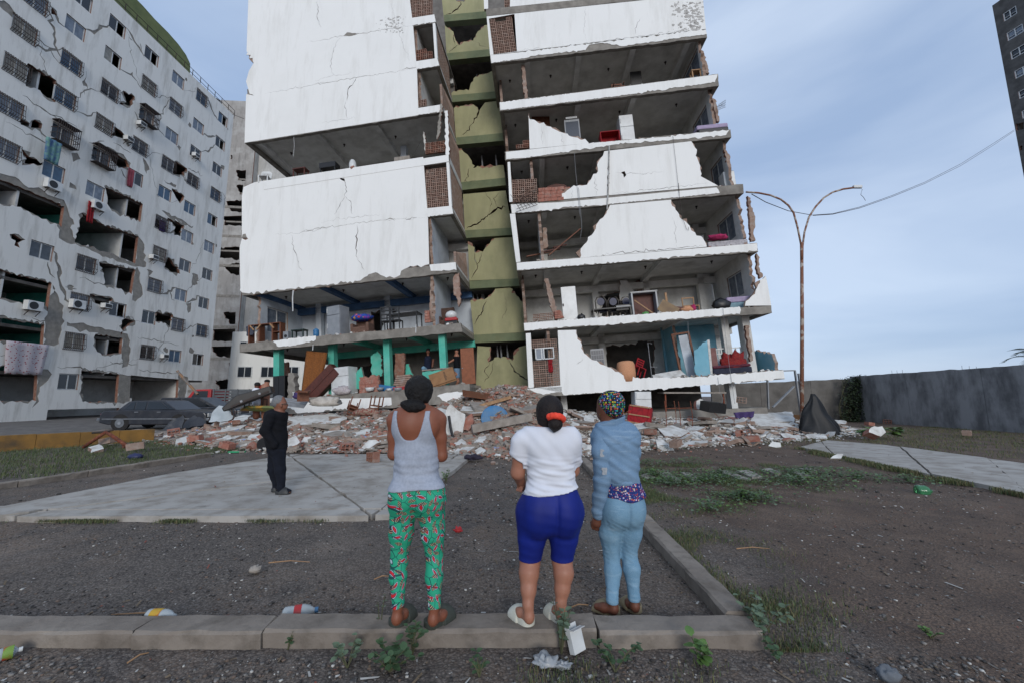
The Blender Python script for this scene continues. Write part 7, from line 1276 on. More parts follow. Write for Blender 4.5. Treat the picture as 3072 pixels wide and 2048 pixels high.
# ================================================================== furniture and belongings
def stand(fr, lo, p, n, rot=0):
    u, v = fr.uv(p, n); b = lo.top(u); return fr.T(u, b, n) @ Matrix.Rotation(R(rot), 4, 'Z'), v-b
def wid(fr, p, q, n): a, b = fr.uv(p, n), fr.uv(q, n); return math.hypot(a[0]-b[0], a[1]-b[1])
def fridge(T, w, d, h, m, label, split=.35):
    t = thing('refrigerator', label, 'refrigerator', T); b = MB(); b.box(-w/2, w/2, 0, d, 0, h); part('cabinet', b, m, t, bevel=.015)
    for z0, z1 in ((.05, h*(1-split)-.01), (h*(1-split)+.01, h-.01)): q = MB(); q.box(-w/2+.005, w/2-.005, -.05, -.004, z0, z1); dr = part('door', q, m, t, bevel=.012); k = MB(); k.box(-w/2+.04, -w/2+.07, -.085, -.051, (z0+z1)/2-.12, (z0+z1)/2+.12); part('handle', k, FRAMEW, dr)
    return t
def chair(T, label, m, h=.9, sw=.44, slats=3, arms=False):
    t = thing('chair', label, 'chair', T); b = MB(); b.box(-sw/2, sw/2, 0, sw, .42, .46); part('seat', b, m, t)
    for x in (-sw/2+.02, sw/2-.02):
        for y in (.02, sw-.02): q = MB(); q.bar((x, y, 0), (x, y, h if y > .1 else .42), .045); part('leg', q, m, t)
    b = MB()
    for i in range(slats): z = .56+(h-.6)*i/max(1, slats-1); b.box(-sw/2+.043, sw/2-.043, sw-.035, sw-.01, z-.03, z+.03)
    part('backrest', b, m, t)
    if arms: b = MB(); b.box(-sw/2-.01, -sw/2+.04, 0, sw, .64, .67); b.box(sw/2-.04, sw/2+.01, 0, sw, .64, .67); part('armrest', b, m, t)
    return t
def table(T, label, m, w, d, h, th=.04, name='table'):
    t = thing(name, label, 'table', T); b = MB(); b.box(-w/2, w/2, 0, d, h-th, h); part('table_top', b, m, t)
    for x in (-w/2+.05, w/2-.05):
        for y in (.05, d-.05): q = MB(); q.bar((x, y, 0), (x, y, h-th), .055); part('leg', q, m, t)
    return t
def blob(T, r, m, label, cat, name, seed=0, amp=.25, nu=18, nv=12):
    b = MB(); b.ell((0, 0, r[2]*.8), r, nu, nv); rd = random.Random(seed); o = Vector((seed*3.1, 0, 0)); b.v = [tuple(Vector(v)*(1+amp*mnoise.noise(Vector(v)*3/max(r)+o))) for v in b.v]; b.v = [(x, y, max(z, 0)) for x, y, z in b.v]; return solo(name, b, m, label, cat, T=T, smooth=True)
def board(T, w, h, th, m, label, name='board', cat='board', lean=0, roll=0): b = MB(); b.box(-w/2, w/2, 0, th, 0, h); return solo(name, b, m, label, cat, T=T @ Matrix.Rotation(R(lean), 4, 'X') @ Matrix.Rotation(R(roll), 4, 'Y'))
def mattress(T, w, d, h, m, label): b = MB(); b.box(-w/2, w/2, 0, d, 0, h); return solo('mattress', b, m, label, 'mattress', T=T, bevel=.05)
def armchair(T, m, label, w=.8, d=.8, h=.85, open_bottom=False):
    t = thing('armchair', label, 'armchair', T); b = MB(); b.box(-w/2+.14, w/2-.14, 0, d-.15, .1, .42); part('seat', b, m, t, bevel=.05); b = MB(); b.box(-w/2+.02, w/2-.02, d-.2, d, .1, h); part('backrest', b, m, t, bevel=.06)
    for s_ in (-1, 1): b = MB(); b.box(min(s_*w/2, s_*(w/2-.16)), max(s_*w/2, s_*(w/2-.16)), 0, d-.14, .1, .62); part('armrest', b, m, t, bevel=.05)
    if open_bottom:
        b = MB()
        for y in (.05, d*.5, d-.1): b.bar((-w/2+.05, y, .08), (w/2-.05, y, .08), .05)
        part('base_frame', b, WOODL, t)
    return t
GREYP = M('solar_cell_dark', '#1e2836', '#2a3546', 30, .3, 0); PEACH = M('peach_knit_cover', '#c99470', '#b98462', 30, .95, .6, 70, obj=True); MAROON = M('maroon_quilt', '#5c2433', '#4a1c2a', 8, .9, .3, 40, obj=True); NAVY = M('navy_mattress', '#1f2333', '#282c3d', 6, .85, .3, 40); PINKC = M('pink_cloth', '#a8295c', '#8f1f4c', 14, .9, .3, obj=True); LILAC = M('lilac_mattress', '#a89bb4', '#978aa4', 5, .9, .2, 40)
CARD = M('cardboard', '#96714f', '#866344', 5, .9, .2, 30); BLUEP = M('blue_plastic', '#2c6f9f', '#27638f', 4, .5, .1, 30, dirt='#7f8c92', damt=.5); REDP = M('red_plastic', '#b02a2c', '#9c2225', 4, .45, .1, 30); STRIPE = M('striped_blanket', '#9c8d7c', '#7f3c34', 14, .95, .3, obj=True)
# right wing, lowest flat
T, h = stand(RW, F1, cE(762, 1110), .8); t = thing('solar_panel', 'dark gridded panel in pale frame in the lowest right flat', 'panel', T); b = MB(); b.box(-.32, .32, 0, .03, 0, h); part('frame', b, GREYAP, t)
for i in range(5):
    for j in range(7): b = MB(); b.box(-.29+.118*i, -.29+.118*i+.105, -.006, -.001, .05+(h-.1)*j/7, .05+(h-.1)*(j+.88)/7); part('cell', b, GREYP, t)
T, h = stand(RW, F1, cE(952, 1192), .35); b = MB(); b.lathe([(.4, 0), (.43, h*.4), (.42, h*.8), (.36, h*.95), (.2, h), (.02, h)], 22); solo('covered_armchair', b, PEACH, 'armchair under a peach knitted cover at the edge of the lowest flat', 'armchair', T=T, smooth=True)
T, h = stand(RW, F1, cE(1040, 1150), .6, 20); chair(T @ Matrix.Translation((0, 0, .2)) @ Matrix.Rotation(R(25), 4, 'Y'), 'red covered dining chair tipped beside the peach armchair', REDC, .95, .4, 4)
T, h = stand(RW, F1, cE(1350, 1005), 1.0); t = thing('door_frame', 'orange-brown wooden door frame leaning in the lowest flat', 'door frame', T @ Matrix.Rotation(R(-5), 4, 'Y'))
for x in (-.4, .4): b = MB(); b.bar((x, 0, 0), (x, .05, h), .09); part('post', b, WOOD, t)
b = MB(); b.bar((-.44, .05, h), (.44, .05, h), .09); part('lintel', b, WOOD, t); b = MB(); b.box(-.1, .34, .06, .1, .05, h-.1); part('door_leaf', b, ROOMB, t)
T, h = stand(RW, F1, cE(1470, 1055), .3, -8); t = thing('wall_fragment', 'tall sky-blue wall fragment with white broken edge in the lowest flat', 'rubble', T); part('face', sheet(MB(), None, ragged([(-.5, 0), (.16, 0), (.22, h, 1), (-.42, h*.72, 1)], .03, .1, 1), [], 0, .1, (0, 0, 0)), SKYB, t); part('broken_edge', sheet(MB(), None, ragged([(.165, 0), (.26, 0), (.33, h, 1), (.225, h)], .02, .1, 2), [], -.01, .11), WFRAG, t)
T, h = stand(RW, F1, cE(1525, 1105), .35, 0); board(T, .5, h, .05, M('mauve_board', '#7c5450', '#6c4743', 5, .7, .1), 'mauve board standing beside the blue wall fragment')
T, h = stand(RW, F1, cE(1660, 1102), 1.3); t = thing('lattice_block', 'white lattice screen of square holes behind the red quilt', 'screen', T); b = MB()
for i in range(7): b.box(-.72+.24*i, -.68+.24*i, 0, .08, h-.55, h)
for j in range(3): b.box(-.72, .76, .001, .079, h-.55+.25*j, h-.51+.25*j)
part('lattice', b, APPL, t); b = MB(); b.box(-.7, .7, .02, .08, 0, h-.56); part('base', b, ROOMB, t)
T, h = stand(RW, F1, cE(1668, 1132), .5); blob(T, (.6, .3, h*.5), M('red_patterned_quilt', '#8a161c', '#6a1a1a', 12, .9, .5, 20, dirt='#a05a3a', dscale=16, damt=.3, obj=True), 'crumpled red patterned quilt on the mattress', 'quilt', 'red_quilt', 4, .5)
T, h = stand(RW, F1, cE(1672, 1212), .15); mattress(T, 1.75, .9, h*.62, NAVY, 'navy mattress at the edge of the lowest flat'); mattress(T @ Matrix.Translation((0, .02, h*.64)), 1.72, .85, h*.3, MAROON, 'maroon topped mattress lying on the navy one')
for p, w, h_, rl, lb in ((cE(1265, 1228), 1.3, .5, -10, 'white board lying at the floor edge of the lowest flat'), (cE(1190, 1262), .7, .3, 6, 'smaller white plate beside the white board')): T, h = stand(RW, F1, p, .3); board(T @ Matrix.Translation((0, 0, .04)), w, h_, .05, WFRAG, lb, lean=-55, roll=rl)
T, h = stand(RW, F1, cE(1105, 1070), 1.0); b = MB(); b.tube([(0, 0, 0), (0, 0, h), (.22, .1, h-.06)], .018, 6); b.tube([(0, .02, h*.35), (.35, .1, h*.33)], .015, 6); solo('steel_stand', b, GREYW, 'thin pale metal stand in the middle of the lowest flat', 'stand', T=T)
u, v = RW.uv(cE(448, 1180), -.04); cloth(RW, cE(448, 1180), .22, .62, REDC, 'red cloth hanging from the white window in brick infill', -.04, 6)
# right wing, second flat
T, h = stand(RW, F2, cE(568, 695), .5); t = thing('door', 'white door panel standing upright in the second flat', 'door', T); b = MB(); b.box(-.36, .36, 0, .05, 0, h); part('leaf', b, APPL, t, bevel=.01); b = MB(); b.box(-.34, -.28, -.03, -.001, h*.45, h*.52); part('handle', b, IRON, t)
for i, x in enumerate((785, 868, 955)):
    T, h = stand(RW, F2, cE(x, 762), 1.2+.1*i); t = thing('dining_chair', ('left', 'middle', 'right')[i]+' of three chairs with round dark blue backs', 'chair', T, 'round backed chairs'); b = MB(); b.tube([(-.27, 0, .45), (-.27, 0, h-.22), (-.16, 0, h-.04), (0, 0, h), (.16, 0, h-.04), (.27, 0, h-.22), (.27, 0, .45)], .03, 8); part('back_hoop', b, M('dark_steel', '#55504c', '#3d3936', 8, .4, .1, metal=.6), t, True)
    b = MB(); b.prism([(.19*math.cos(a), h-.27+.2*math.sin(a)) for a in np.linspace(0, 6.2, 14)], -.03, .03); part('backrest', b, M('navy_vinyl', '#232a49', '#1c2240', 6, .5, .1), t); b = MB(); b.box(-.22, .22, -.45, .0, .42, .48); part('seat', b, MATS['navy_vinyl'], t, bevel=.02)
    for x_, y_ in ((-.2, 0), (.2, 0), (-.2, -.42), (.2, -.42)): q = MB(); q.bar((x_, y_, 0), (x_, y_, .42), .035); part('leg', q, MATS['dark_steel'], t)
T, h = stand(RW, F2, cE(865, 835), .4); table(T, 'low dark metal table frame in front of the three chairs', BLACK, 1.9, .6, max(.25, h), .05, 'low_table')
T, h = stand(RW, F2, cE(945, 815), .55); t = thing('stove', 'dark kitchen stove top with knobs on the table frame', 'stove', T); b = MB(); b.box(-.4, .4, 0, .5, h-.28, h); part('body', b, BLACK, t, bevel=.01); b = MB(); b.box(-.38, .38, -.015, -.001, h-.22, h-.06); part('control_panel', b, GREYAP, t)
for i in range(4): b = MB(); b.tube([(-.27+.18*i, -.016, h-.14), (-.27+.18*i, -.045, h-.14)], .025, 8); part('knob', b, IRON, t)
T, h = stand(RW, F2, cE(1078, 735), .35); t = thing('cabinet', 'empty kitchen cabinet lying open with a white cloth on top', 'cabinet', T)
for nm, bx in (('side_panel', (-.62, -.55, 0, .5, 0, h)), ('side_panel', (.55, .62, 0, .5, 0, h)), ('top', (-.62, .62, 0, .5, h+.002, h+.04)), ('bottom', (-.55, .55, 0, .5, 0, .05)), ('back_panel', (-.55, .55, .45, .5, .05, h)), ('cloth', (-.66, .66, -.03, .45, h+.041, h+.07))): b = MB(); b.box(*bx); part(nm, b, {'cloth': ROOMW, 'back_panel': WOODR}.get(nm, GREYAP), t)
b = MB(); b.bar((-.5, -.02, h*.7), (.3, -.05, .1), .05); part('fallen_shelf', b, WOODL, t)
T, h = stand(RW, F2, cE(1280, 790), .3); board(T @ Matrix.Translation((0, 0, .1)), 1.1, .25, .04, WOODR, 'red-brown board leaning right of the cabinet', roll=8); T, h = stand(RW, F2, cE(1225, 735), .6); board(T, .1, h, .06, WOODL, 'pale wooden post beside the open cabinet', 'timber_post', 'post')
T, h = stand(RW, F2, cE(1215, 800), .25); board(T, .9, h, .02, M('tan_sheet', '#8a7354', '#75604a', 3, .7, .1), 'bent tan sheet between cabinet and red-brown board', roll=35)
T, h = stand(RW, F2, cE(1400, 748), .9); chair(T, 'slatted chair back by the rear wall of the second flat', WOODL, max(h, .6), .6, 2); T, h = stand(RW, F2, cE(1715, 757), .5); mattress(T, 1.3, .9, h*.55, M('pale_teal_mattress', '#7f9aa4', '#6f8a94', 5, .9, .2), 'pale blue mattress at the right of the second flat'); mattress(T @ Matrix.Translation((.05, .05, h*.57)), 1.2, .8, h*.4, LILAC, 'folded lilac bedding on the pale blue mattress')
for p, r, m_, lb, nm, cat in ((cE(1595, 790), (.42, .25, .3), BLACK, 'black bag at the floor edge of the second flat', 'black_bag', 'bag'), (cE(1365, 815), (.3, .2, .16), PEACH, 'tan bundle on the floor of the second flat', 'bundle', 'bundle'), (cE(1408, 815), (.12, .12, .2), PINKC, 'pink bundle beside the tan bundle', 'pink_bundle', 'bundle'), (cE(1085, 838), (.16, .12, .1), M('green_plastic', '#4f8f4a', '#3f7a3c', 5, .5, 0), 'green plastic tub inside the fallen cabinet', 'plastic_tub', 'tub'), (cE(655, 870), (.2, .15, .16), BLACK, 'small dark rounded object by the white door', 'round_bag', 'bag')): T, h = stand(RW, F2, p, .25); blob(T, r, m_, lb, cat, nm, int(p[0]) % 17)
# third, fourth, fifth and sixth flats
T, h = stand(RW, F3, cE(1640, 372), .3); mattress(T, 1.9, 1.0, h*.8, M('floral_white_bedding', '#b7b4b6', '#8f8b90', 9, .9, .3, obj=True), 'pale patterned mattress at the edge of the third flat'); T, h = stand(RW, F3, cE(1570, 362), .35); blob(T @ Matrix.Translation((0, 0, h*.75)), (.5, .25, .14), PINKC, 'crumpled pink cloth on the pale mattress', 'cloth', 'pink_cloth', 3, .6)
u, v = RW.uv(cE(1685, 165), 1.5); b = MB(); t = thing('wall_air_conditioner', 'white wall air conditioner above the window of the third flat', 'air conditioner', RW.T(u, v, 1.5)); b.box(-.12, .12, -.45, .45, -.14, .14); part('casing', b, APPL, t, bevel=.04); b = MB(); b.box(-.125, -.1, -.4, .4, -.145, -.11); part('vent', b, BLACK, t)
for i, (a_, b_, w_) in enumerate(((cE(440, 492), cE(655, 292), .16), (cE(400, 470), cE(520, 425), .2), (cE(290, 500), cE(450, 450), .14), (cE(470, 440), cE(560, 400), .12))): u, v = RW.uv(a_, .4+.2*i); u1, v1 = RW.uv(b_, .4+.2*i); b = MB(); b.bar((0, 0, .05), (u1-u, .3, v1-v), w_, .05); solo('fallen_plank', b, WOODR if i % 2 else WOOD, ('long plank propped steeply', 'short plank under the steep one', 'flat plank at the pier', 'small plank at the back')[i]+' in the third flat', 'plank', T=RW.T(u, v, .4+.2*i))
T, h = stand(RW, F4, cD(1000, 1180), 1.6); b = MB(); b.prism([(-.75, 0), (.75, 0), (.75, h*.8), (.45, h*.95), (0, h), (-.45, h*.95), (-.75, h*.8)], 0, .06); solo('headboard', b, WOODR, 'red-brown arched headboard in the fourth flat', 'headboard', T=T)
u, v = RW.uv(cD(810, 1295), -.25); b = MB()
for i in range(7): a_ = -.5+.16*i; b.tube([(a_-.25, 0, .45-.1*i*.3), (a_+.2, -.1, -.5+.05*i)], .012, 4); b.tube([(-.55+.05*i, -.02, a_), (.55, -.08, a_+.25)], .012, 4)
solo('bent_window_grille', b, IRON, 'bent iron window grille dangling below the block infill', 'grille', T=RW.T(u, v, -.25))
T, h = stand(RW, F4, cD(2108, 1100), .6); t = thing('washing_machine', 'white appliance box at the right edge of the fourth flat', 'appliance', T); b = MB(); b.box(-.28, .28, 0, .55, 0, h); part('body', b, APPL, t, bevel=.03); b = MB(); b.box(-.26, .26, .02, .5, h+.001, h+.03); part('lid', b, GREYAP, t)
T, h = stand(RW, F5, cD(1445, 742), .8); fridge(T, .72, .65, h, APPL, 'tall white refrigerator standing in the open fifth flat'); T, h = stand(RW, F5, cD(1098, 752), .8); t = thing('window_panel', 'dark framed panel standing left of the white refrigerator', 'panel', T); b = MB(); b.box(-.4, .4, 0, .06, 0, h*.93); part('frame', b, GREYAP, t); b = MB(); b.box(-.34, .34, -.012, -.001, .1, h*.87); part('pane', b, GREYP, t); b = MB(); b.box(-.3, .3, -.03, .0, h*.95, h); part('lamp_tube', b, APPL, t)
T, h = stand(RW, F5, cD(1345, 845), .5); t = thing('open_box', 'open red box lying on its side in the fifth flat', 'box', T)
for nm, bx in (('base', (-.5, .5, 0, .5, 0, .04)), ('lid', (-.5, .5, 0, .5, h, h+.04)), ('side', (-.5, -.46, 0, .5, .04, h)), ('side', (.46, .5, 0, .5, .04, h)), ('back', (-.46, .46, .46, .5, .04, h))): b = MB(); b.box(*bx); part(nm, b, REDC, t)
T, h = stand(RW, F5, cD(2005, 790), .2); mattress(T, 1.5, .9, h*.55, BLACK, 'black sofa base at the right end of the fifth flat'); mattress(T @ Matrix.Translation((0, .05, h*.57)), 1.55, .8, h*.4, LILAC, 'pale lilac mattress folded over the black sofa base')
T, h = stand(RW, F5, cD(900, 738), 1.2, 10); board(T, 1.0, h, .05, WOOD, 'brown door with white stickers behind the triangular wall', 'door', 'door')
T, h = stand(RW, F6, cD(1400, 492), .5); chair(T, 'wooden chair in the open sixth flat', WOOD, h, .55, 3, True); T, h = stand(RW, F6, cD(1900, 445), .4); table(T, 'small wooden stool tipped at the right of the sixth flat', WOODL, .5, .35, h, .05, 'stool'); T, h = stand(RW, F6, cD(1510, 460), 1.6); board(T, .6, h, .05, BLACK, 'dark panel leaning at the back of the sixth flat')
# left wing, open upper flat
T, h = stand(LW, L5, cC(248, 1330), .25, 15); t = thing('plastic_chair', 'white plastic chair at the left edge of the upper open flat', 'chair', T); b = MB(); b.box(-.25, .25, -.25, .2, .4, .44); part('seat', b, APPL, t, bevel=.02); b = MB(); b.prism([(-.25, .5), (-.28, h*.9), (-.18, h), (.18, h), (.28, h*.9), (.25, .5), (.2, .5), (.2, h*.85), (-.2, h*.85), (-.2, .5)], .2, .23)
for i in range(5): b.box(-.17+.08*i, -.14+.08*i, .2, .23, .45, h*.86)
part('backrest', b, APPL, t)
for x_, y_ in ((-.22, -.22), (.22, -.22), (-.22, .18), (.22, .18)): q = MB(); q.bar((x_, y_, 0), (x_, y_, .4), .05); part('leg', q, APPL, t)
T, h = stand(LW, L5, cC(510, 1315), .6); table(T, 'small brown table in the upper open flat of the left wing', WOODR, .75, .45, h, .06); T, h = stand(LW, L5, cC(735, 1272), .6); table(T, 'black television table in the upper open flat', BLACK, .95, .5, h, .3); T, h = stand(LW, L5, cC(935, 1258), .3); blob(T, (.2, .18, h*.6), APPL, 'white sink bowl on the floor edge of the upper flat', 'sink', 'sink', 1, .05); T, h = stand(LW, L5, cC(1320, 1228), .2); board(T, .85, h, .2, GFRAG, 'pale block lying on the floor edge of the upper flat', 'concrete_block', 'block')
# left wing, blue-beamed flat
T, h = stand(LW, L2, cF(320, 942), .25); t = thing('shelving_unit', 'long open brown wooden shelf unit lying on its side', 'shelf', T); W_ = 1.75
for x in (-W_/2, -W_/6, W_/4, W_/2): b = MB(); b.box(x-.03, x+.03, 0, .4, 0, h); part('divider', b, WOOD, t)
for z in (0, h-.04): b = MB(); b.box(-W_/2-.03, W_/2+.03, -.01, .41, z, z+.04); part('side_board', b, WOOD, t)
b = MB(); b.box(W_/4+.03, W_/2-.03, .01, .39, h*.5, h*.5+.03); part('shelf', b, WOOD, t)
for x, s_ in ((-W_/2+.1, 1), (-W_/6+.1, -1), (W_/4-.1, 1)): b = MB(); b.bar((x, -.02, h-.05), (x+.22*s_, -.02, h-.3), .06); part('brace', b, WOODL, t)
cloth(LW, cF(225, 960), .5, .5, M('grey_sheer_cloth', '#4a4f5c', '#3b404c', 5, .9, .2, obj=True), 'grey cloth hanging inside the brown shelf unit', .3, 7)
T, h = stand(LW, L2, cF(540, 980), .4); table(T, 'dark green plastic side table in the blue-beamed flat', M('dark_green_plastic', '#1f3530', '#182a26', 4, .5, 0), .7, .45, max(h, .4), .05); T, h = stand(LW, L2, cF(463, 995), .3); t = thing('loudspeaker', 'small grey loudspeaker box by the shelf unit', 'speaker', T); b = MB(); b.box(-.14, .14, 0, .2, 0, h); part('box', b, GREYAP, t); b = MB(); b.tube([(0, -.001, h*.5), (0, -.012, h*.5)], .08, 14); part('cone', b, BLACK, t)
T, h = stand(LW, L2, cF(668, 975), .3); b = MB(); b.lathe([(.14, 0), (.145, h*.55), (.13, h*.6), (.145, h*.66), (.14, h*.85), (.06, h*.95), (.05, h)], 16); solo('water_jug', b, BLUEP, 'blue water jug left of the grey refrigerator', 'jug', T=T, smooth=True)
T, h = stand(LW, L2, cF(785, 825), .5, -12); fridge(T, .82, .7, h, GREYAP, 'tall grey refrigerator in the blue-beamed flat', .3)
T, h = stand(LW, L2, cF(955, 892), .5); armchair(T, M('brown_velour', '#6d5347', '#5e463b', 8, .95, .3, 40, obj=True), 'round brown armchair with a colourful cloth', 1.0, .8, h); blob(T @ Matrix.Translation((0, .35, h-.2)), (.55, .4, .2), confetti('bright_patchwork_cloth', '#2f4f9f', ['#c8452e', '#2f4f9f', '#d0a030', '#7a3f9a'], 6) if 'bright_patchwork_cloth' not in MATS else MATS['bright_patchwork_cloth'], 'bright patchwork cloth thrown over the brown armchair', 'cloth', 'patchwork_cloth', 5, .3)
T, h = stand(LW, L2, cF(1240, 868), .9); table(T, 'black dining table in the blue-beamed flat', BLACK, 1.7, .9, h, .05); b = MB(); b.box(-.7, .6, .05, .8, h+.002, h+.02); solo('table_cloth', b, APPL, 'white cloth on the black dining table', 'tablecloth', T=T)
for i, x in enumerate((1155, 1218)): T, h = stand(LW, L2, cF(x, 842), .35, 180); chair(T, ('left', 'right')[i]+' black chair in front of the black dining table', BLACK, h, .48, 4)
T, h = stand(LW, L2, cF(1530, 822), .8); armchair(T, M('tan_velour', '#55423a', '#49372f', 8, .95, .3, 40, obj=True), 'brown reclining seat in the right bay of the blue-beamed flat', .8, .7, h); T, h = stand(LW, L2, cF(1568, 850), .3); t = thing('baby_walker', 'white and red toy walker in front of the brown reclining seat', 'toy', T); b = MB(); b.ell((0, .2, h*.7), (.3, .25, h*.28), 14, 8); part('tray', b, APPL, t, True); b = MB(); b.box(-.3, .3, .02, .4, h*.3, h*.5); part('body', b, REDP, t, bevel=.03); b = MB(); b.box(-.33, .33, 0, .42, .0, h*.28); part('base', b, BLACK, t, bevel=.03)
# left wing, teal storey: things stand at the edge of the sunken slab
def onslab(p, n, rot=0): return stand(LW, L1, p, n, rot)
T, h = onslab(cF(828, 1232), .35, -8); fridge(T, .98, .75, h, APPL, 'white refrigerator standing in the teal storey', .33)
T, h = onslab(cF(680, 1235), .45); b = MB(); u0, v0 = LW.uv(cF(620, 1425), .4); t = thing('wardrobe', 'dark red wardrobe fallen at a slant by the white refrigerator', 'wardrobe', LW.T(u0, v0, .3) @ Matrix.Rotation(R(48), 4, 'Y')); b.box(-.35, .42, 0, .45, 0, 1.9); part('carcass', b, WOODR, t, bevel=.01); b = MB(); b.box(-.33, .02, -.025, -.001, .05, 1.85); part('door', b, WOODR, t); b = MB(); b.box(.05, .4, -.025, -.001, .05, 1.85); part('door', b, WOODR, t)
t = cloth(LW, cF(672, 1130), 1.15, 2.3, M('orange_curtain', '#8a5526', '#6f421c', 18, .9, .4, 30, obj=True), 'orange-brown curtain hanging above the slanted wardrobe', .4, 9, 'curtain', 'curtain'); t.matrix_basis = t.matrix_basis @ Matrix.Rotation(R(10), 4, 'Y')
for x, w_, m_, lb, nm, z in ((418, .62, BLACK, 'tall black cupboard at the left edge of the teal storey', 'cupboard', 1290),):
    T, h = onslab(cF(x, z), .1); t = thing(nm, lb, 'cupboard', T); b = MB(); b.box(-w_/2, w_/2, 0, .5, -.4, h); part('carcass', b, m_, t, bevel=.01)
    for s_ in (-1, 1): b = MB(); b.box(min(s_*.01, s_*(w_/2-.01)), max(s_*.01, s_*(w_/2-.01)), -.02, -.001, -.35, h-.03); part('door', b, m_, t)
T, h = onslab(cF(498, 1272), .1); b = sheet(MB(), None, ragged([(-.2, -.4), (.2, -.4, 1), (.24, h*.5, 1), (.12, h, 1), (-.14, h, 1), (-.16, h*.5, 1)], .03, .1, 4), [], 0, .35); solo('broken_column', b, CONC, 'ragged grey column stump beside the black cupboard', 'column', T=T)
T, h = onslab(cF(1018, 1290), .2); t = thing('brick_block', 'chunk of red hollow brick wall in front of the teal pillar', 'rubble', T); part('core', sheet(MB(), None, ragged([(-.5, 0), (.5, 0, 1), (.52, h, 1), (-.48, h*.95, 1)], .03, .1, 6), [], .02, .2), BRICKR, t)
for j in range(int(h/.21)):
    for i in range(3): b = MB(); b.box(-.48+.33*i, -.16+.33*i, -.005-.01*((i+j) % 2), .019, .21*j+.01, .21*j+.2); part('brick', b, BRICKR, t)
T, h = onslab(cF(1125, 1315), .25); board(T, 1.0, .3, .05, BLUEP, 'blue board slanting beside the red brick chunk', roll=12, lean=0); T, h = onslab(cF(1250, 1275), .4); b = MB()
for j in range(5): b.box(-.5+.04*j, .5-.03*j, 0, .35, h-.55+.1*j, h-.47+.1*j)
b.box(-.4, .4, .05, .3, -.1, h-.56); solo('brick_stack', b, BRICKT, 'toppled stack of long flat bricks in the teal storey', 'bricks', T=T)
T, h = onslab(cF(1225, 1365), .1); t = thing('crate', 'red plastic crate beside the kitchen pots', 'crate', T); b = MB(); b.box(-.3, .3, 0, .35, h-.25, h); part('body', b, REDP, t, bevel=.02); b = MB(); b.box(-.32, .32, -.02, .37, h-.03, h+.01); part('rim', b, REDP, t)
for i, (x, y, r, m_, lb, nm) in enumerate(((1100, 1370, .17, GREYAP, 'dented steel pot below the blue board', 'pot'), (1160, 1400, .14, APPL, 'white round tin lying by the red crate', 'tin'), (1220, 1390, .2, GREYAP, 'steel bowl under the red crate', 'bowl'), (1030, 1370, .22, APPL, 'white enamel basin in front of the brick chunk', 'basin'), (375, 1445, .3, ROOMW, 'round pale satellite dish above the grey-haired man', 'satellite_dish'))): T, h = onslab(cF(x, y), -.02 if i == 4 else .05); b = MB(); b.lathe([(.02, -r*.8), (r*.8, -r*.7), (r, 0), (r*.92, .01), (r*.75, -r*.6)], 18, 0, Matrix.Translation((0, 0, max(h, .1)))); solo(nm, b, m_, lb, nm.replace('_', ' '), T=T, smooth=True)
T, h = onslab(cF(845, 1400), .0); blob(T, (.45, .25, .22), M('pale_flowered_bundle', '#b9b4b2', '#9c8f92', 16, .95, .3, obj=True), 'pale bundle of bedding in front of the white refrigerator', 'bundle', 'bedding_bundle', 8, .5); T, h = onslab(cF(560, 1440), -.02); blob(T, (.35, .2, .16), PURP, 'dark purple clothes in a heap left of the wardrobe', 'clothes', 'clothes_heap', 9, .6); T, h = onslab(cF(540, 1432), .0); b = MB()
for i in range(6): b.box(-.22+.08*i, -.18+.08*i, 0, .25, .05, .3)
b.box(-.24, .26, -.01, .26, 0, .05); b.box(-.24, .26, -.01, .26, .3, .33); solo('laundry_basket', b, APPL, 'small white plastic basket by the purple clothes', 'basket', T=T)
T, h = onslab(cF(1525, 1300), -.05); t = thing('cardboard_box', 'flattened brown cardboard box with printed lettering', 'box', T @ Matrix.Translation((0, 0, .15)) @ Matrix.Rotation(R(-14), 4, 'Y')); b = MB(); b.box(-.62, .62, 0, .06, 0, .6); part('panel', b, CARD, t); b = MB(); b.box(-.62, .62, .061, .1, -.08, .5); part('flap', b, CARD, t)
cu = bpy.data.curves.new('lettering', 'FONT'); cu.body = 'mabe'; cu.size = .2; cu.extrude = .001; cu.align_x = 'CENTER'; cu.materials.append(BLACK); o_ = bpy.data.objects.new('lettering_source', cu); me_ = bpy.data.meshes.new_from_object(o_); bpy.data.objects.remove(o_); o = link('lettering', me_, t, Matrix.Translation((.1, -.003, .3)) @ Matrix.Rotation(R(90), 4, 'X') @ Matrix.Rotation(R(-90), 4, 'Z'))
T, h = onslab(cF(1680, 1105), .2, 0); t = thing('door', 'orange-brown wooden door standing open by the green shaft', 'door', T); b = MB(); b.box(-.33, .33, 0, .05, 0, h); part('leaf', b, M('varnished_door', '#8a4e2c', '#76401f', 9, .5, .1, 30), t, bevel=.006); b = MB(); b.tube([(-.27, -.001, h*.45), (-.27, -.05, h*.45)], .025, 8); part('handle', b, GREYAP, t)
T, h = onslab(cF(1475, 1250), .25); board(T @ Matrix.Translation((0, 0, h)), 1.45, .06, .3, GFRAG, 'grey counter top on the teal counter wall', 'counter_top', 'counter')
